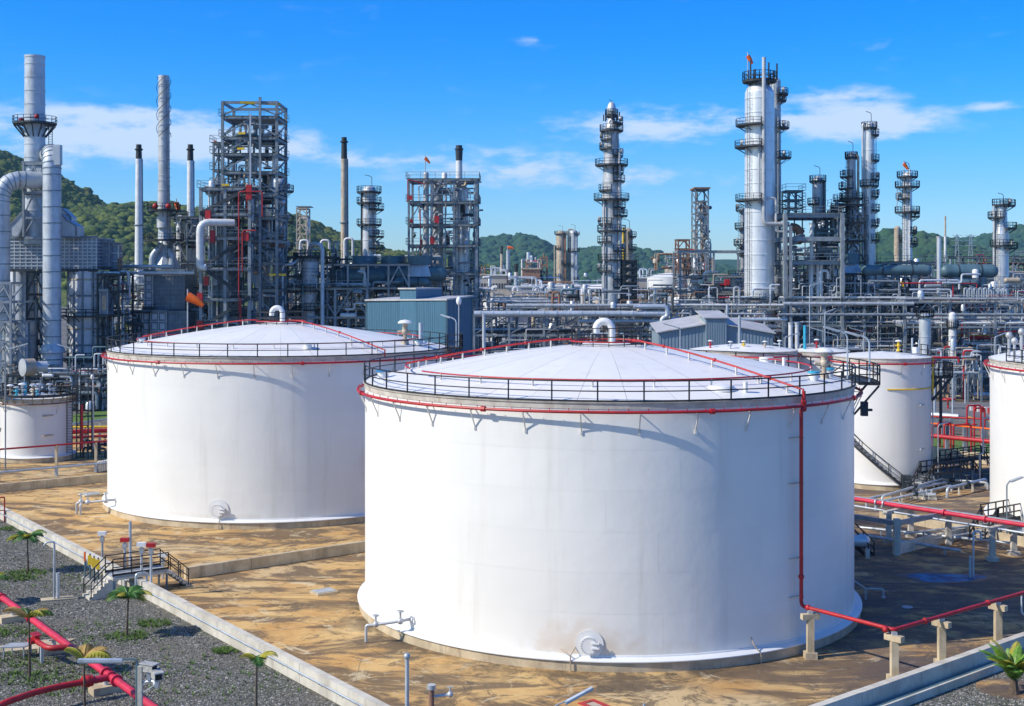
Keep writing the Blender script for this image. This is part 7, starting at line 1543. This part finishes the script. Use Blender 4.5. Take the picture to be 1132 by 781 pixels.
tower('right taller column of the slim pair with a side pipe', 961, 245, [(135, 10.5), (200, 12), (340, 14)], 'silver', [(142, 'F', 3), (150, 'R', 5), (178, 'R', 5), (199, 'R', 5), (206, 'F', 4), (218, 'R', 4), (233, 'R', 5), (250, 'R', 4), (266, 'R', 5)], band=3.5, seed=2, pipes=[(-8, 137, 330, 2.6, 'silver_dull', 'over')])
t, d_ = frame('dark framework between the slim pair of columns', 930, 956, 240, 8, [226, 246, 266, 290, 310], 1, 1, .28, 'steel_dark', True, 'X'); piping(t, d_[0], d_[1], 240, 247, 5, ZZ(222, 240), 60, 483, .1, .3)
tower('column with a windsock and balconies on both sides', 1003, 262, [(190, 10), (290, 11), (330, 11)], 'silver', [(196, 'F', 6), (207, 'F', 8), (220, 'L', 7), (235, 'F', 8), (240, 'R', 8), (258, 'R', 5), (270, 'R', 6)], band=4, seed=8, pipes=[(1, 188, 320, 2.4, 'silver_bright'), (-12, 210, 236, 1, 'galv')])
windsock('red windsock above the column with balconies', 999, 181, 262, 1.5, None, 196, -.9)
tower('stubby rust stained column left of the balcony column', 992, 290, [(250, 7), (320, 8)], 'tan_metal', [(266, 'R', 4)], davit=False, band=4, seed=1)
tower('column with dark decks at the far right', 1107, 248, [(225, 11), (250, 13), (251, 16), (340, 15)], 'silver', [(227, 'F', 4), (228, 'R', 9), (241, 'L', 8), (253, 'R', 8), (272, 'F', 4), (275, 'R', 9)], band=4, seed=5, pipes=[(-9, 228, 300, 3, 'silver_dull')])
t = thing('flare_mast', 'very thin tan mast at far right before the hills', 'mast', (XX(1045, 300), 300, 0)); rod('mast', (XX(1045, 300), 300, 0), (XX(1045, 300), 300, ZZ(239, 300)), .2, 'tan_metal', t); rod('lower_mast', (XX(1045, 300), 300, 0), (XX(1045, 300), 300, ZZ(262, 300)), .32, 'white_pipe', t)
for k, (px, Y) in enumerate(((1058, 1500), (1073, 1400))):
    t = thing('power_pylon', ('faint lattice power pylon on the far right hillside', 'second faint lattice power pylon nearer the far right column')[k], 'pylon', (XX(px, Y), Y, 0), 'power pylons'); x = XX(px, Y); zt = ZZ(259, Y)
    for a in (-1, 1): bar('leg', (x+a*5, Y, 0), (x+a*.6, Y, zt), .5, 'galv', t)
    for i in range(7): z = zt*(.3+.1*i); w__ = 5-(5-.6)*z/zt; bar('brace', (x-w__, Y, z), (x+w__*.8, Y, z+zt*.09), .35, 'galv', t)
    for f in (.98, .9, .82): bar('cross_arm', (x-6, Y, zt*f), (x+6, Y, zt*f), .5, 'galv', t)
tower('upright silver vessel between the right racks', 1022.5, 222, [(346, 13), (440, 13)], 'silver', [(350, 'F', 3)], davit=False, band=3, seed=3, name='vessel', cat='vessel')
tower('pale vessel low behind the slim white tank', 1053, 226, [(345, 8), (440, 9)], 'white_pipe', [(362, 'F', 2)], davit=False, band=3, seed=3, name='vessel', cat='vessel', ladder=False)
for k, (a, b_, py, Y, n, lab) in enumerate(((975, 1045, 290, 244, 60, 'low rack of pale pipes behind the long teal drum'), (1060, 1140, 284, 262, 70, 'pale piping frame beyond the far right column'), (895, 1000, 318, 240, 90, 'dense dark piping below the fan stack at right'), (1000, 1132, 318, 243, 110, 'dense grey piping with hoops at far right'))):
    t, d_ = frame(lab+' in a steel frame', a, b_, Y, 9, [py, py+16, py+34], 4, 1, .3, 'steel_light' if k < 2 else 'steel', True, 'X', seed=k, deckset={2}); piping(t, d_[0], d_[1], Y, Y+9, 0, ZZ(py-2, Y), n, 490+k, .1, .34)
for k in range(9):
    px = 1066+5.4*k; Y = 233; t = thing('looped_pipe', ('first', 'second', 'third', 'fourth', 'fifth', 'sixth', 'seventh', 'eighth', 'ninth')[k]+' hoop pipe from the left on the far right rack', 'pipe', (XX(px, Y), Y, ZZ(332, Y)), 'row of hoop pipes'); tubeo('pipe', [(XX(px, Y), Y, ZZ(332, Y)), (XX(px, Y), Y, ZZ(319, Y)), (XX(px+3.2, Y), Y, ZZ(319, Y)), (XX(px+3.2, Y), Y, ZZ(332, Y))], .17, 'galv', t, 8, .3)
for k, (px0, px1, py, Y) in enumerate(((330, 452, 300, 262), (852, 934, 280, 262))): 
    t, d_ = frame(('deep dark frame behind the cooler drums', 'deep dark frame behind the portal frame')[k], px0, px1, Y+8, 10, [py, py+18, py+36, py+60], 4, 1, .35, 'steel_dark', True, 'X', seed=k); piping(t, d_[0], d_[1], Y+8, Y+17, 0, ZZ(py-4, Y), 120, 500+k, .1, .4)
# ground level plant behind the tanks: low equipment seen under the racks
for k, (a, b_, Y, n) in enumerate(((560, 700, 222, 50), (700, 860, 222, 60), (860, 1000, 222, 70), (1025, 1085, 221, 60), (300, 420, 220, 60), (60, 130, 208, 40))):
    t, d_ = frame(('low equipment skid under the centre truss', 'low equipment skid behind the gabled shed', 'low equipment skid behind the slim tank', 'low equipment skid seen between the right hand tanks', 'low equipment skid behind the left tank dome', 'low equipment skid under the big ribbed furnace')[k], a, b_, Y-6, 5, [412], 4, 1, .25, 'steel', True, '', decks=False); piping(t, d_[0], d_[1], Y-6, Y, 0, 8.5, n, 520+k, .07, .2, gear=.08)
g = G(1000, 452)

# ------------------------------------------------------------------ the air between here and the hills
hz = bpy.data.materials.new('haze'); hz.use_nodes = True; h = hz.node_tree; h.nodes.clear(); ho = h.nodes.new('ShaderNodeOutputMaterial'); hv_ = h.nodes.new('ShaderNodeVolumePrincipled')
hv_.inputs['Color'].default_value = (.42, .76, 1, 1); hv_.inputs['Density'].default_value = .00007; hv_.inputs['Anisotropy'].default_value = .2
h.links.new(hv_.outputs[0], ho.inputs['Volume']); MATS['haze'] = hz
ob = MB().box(-5200, 5200, -600, 5300, -1.1, 420).build('haze', 'haze', None, False); ob['kind'] = 'stuff'; tag(ob, 'thin pale blue haze lying over the whole plant and the hills', 'haze')
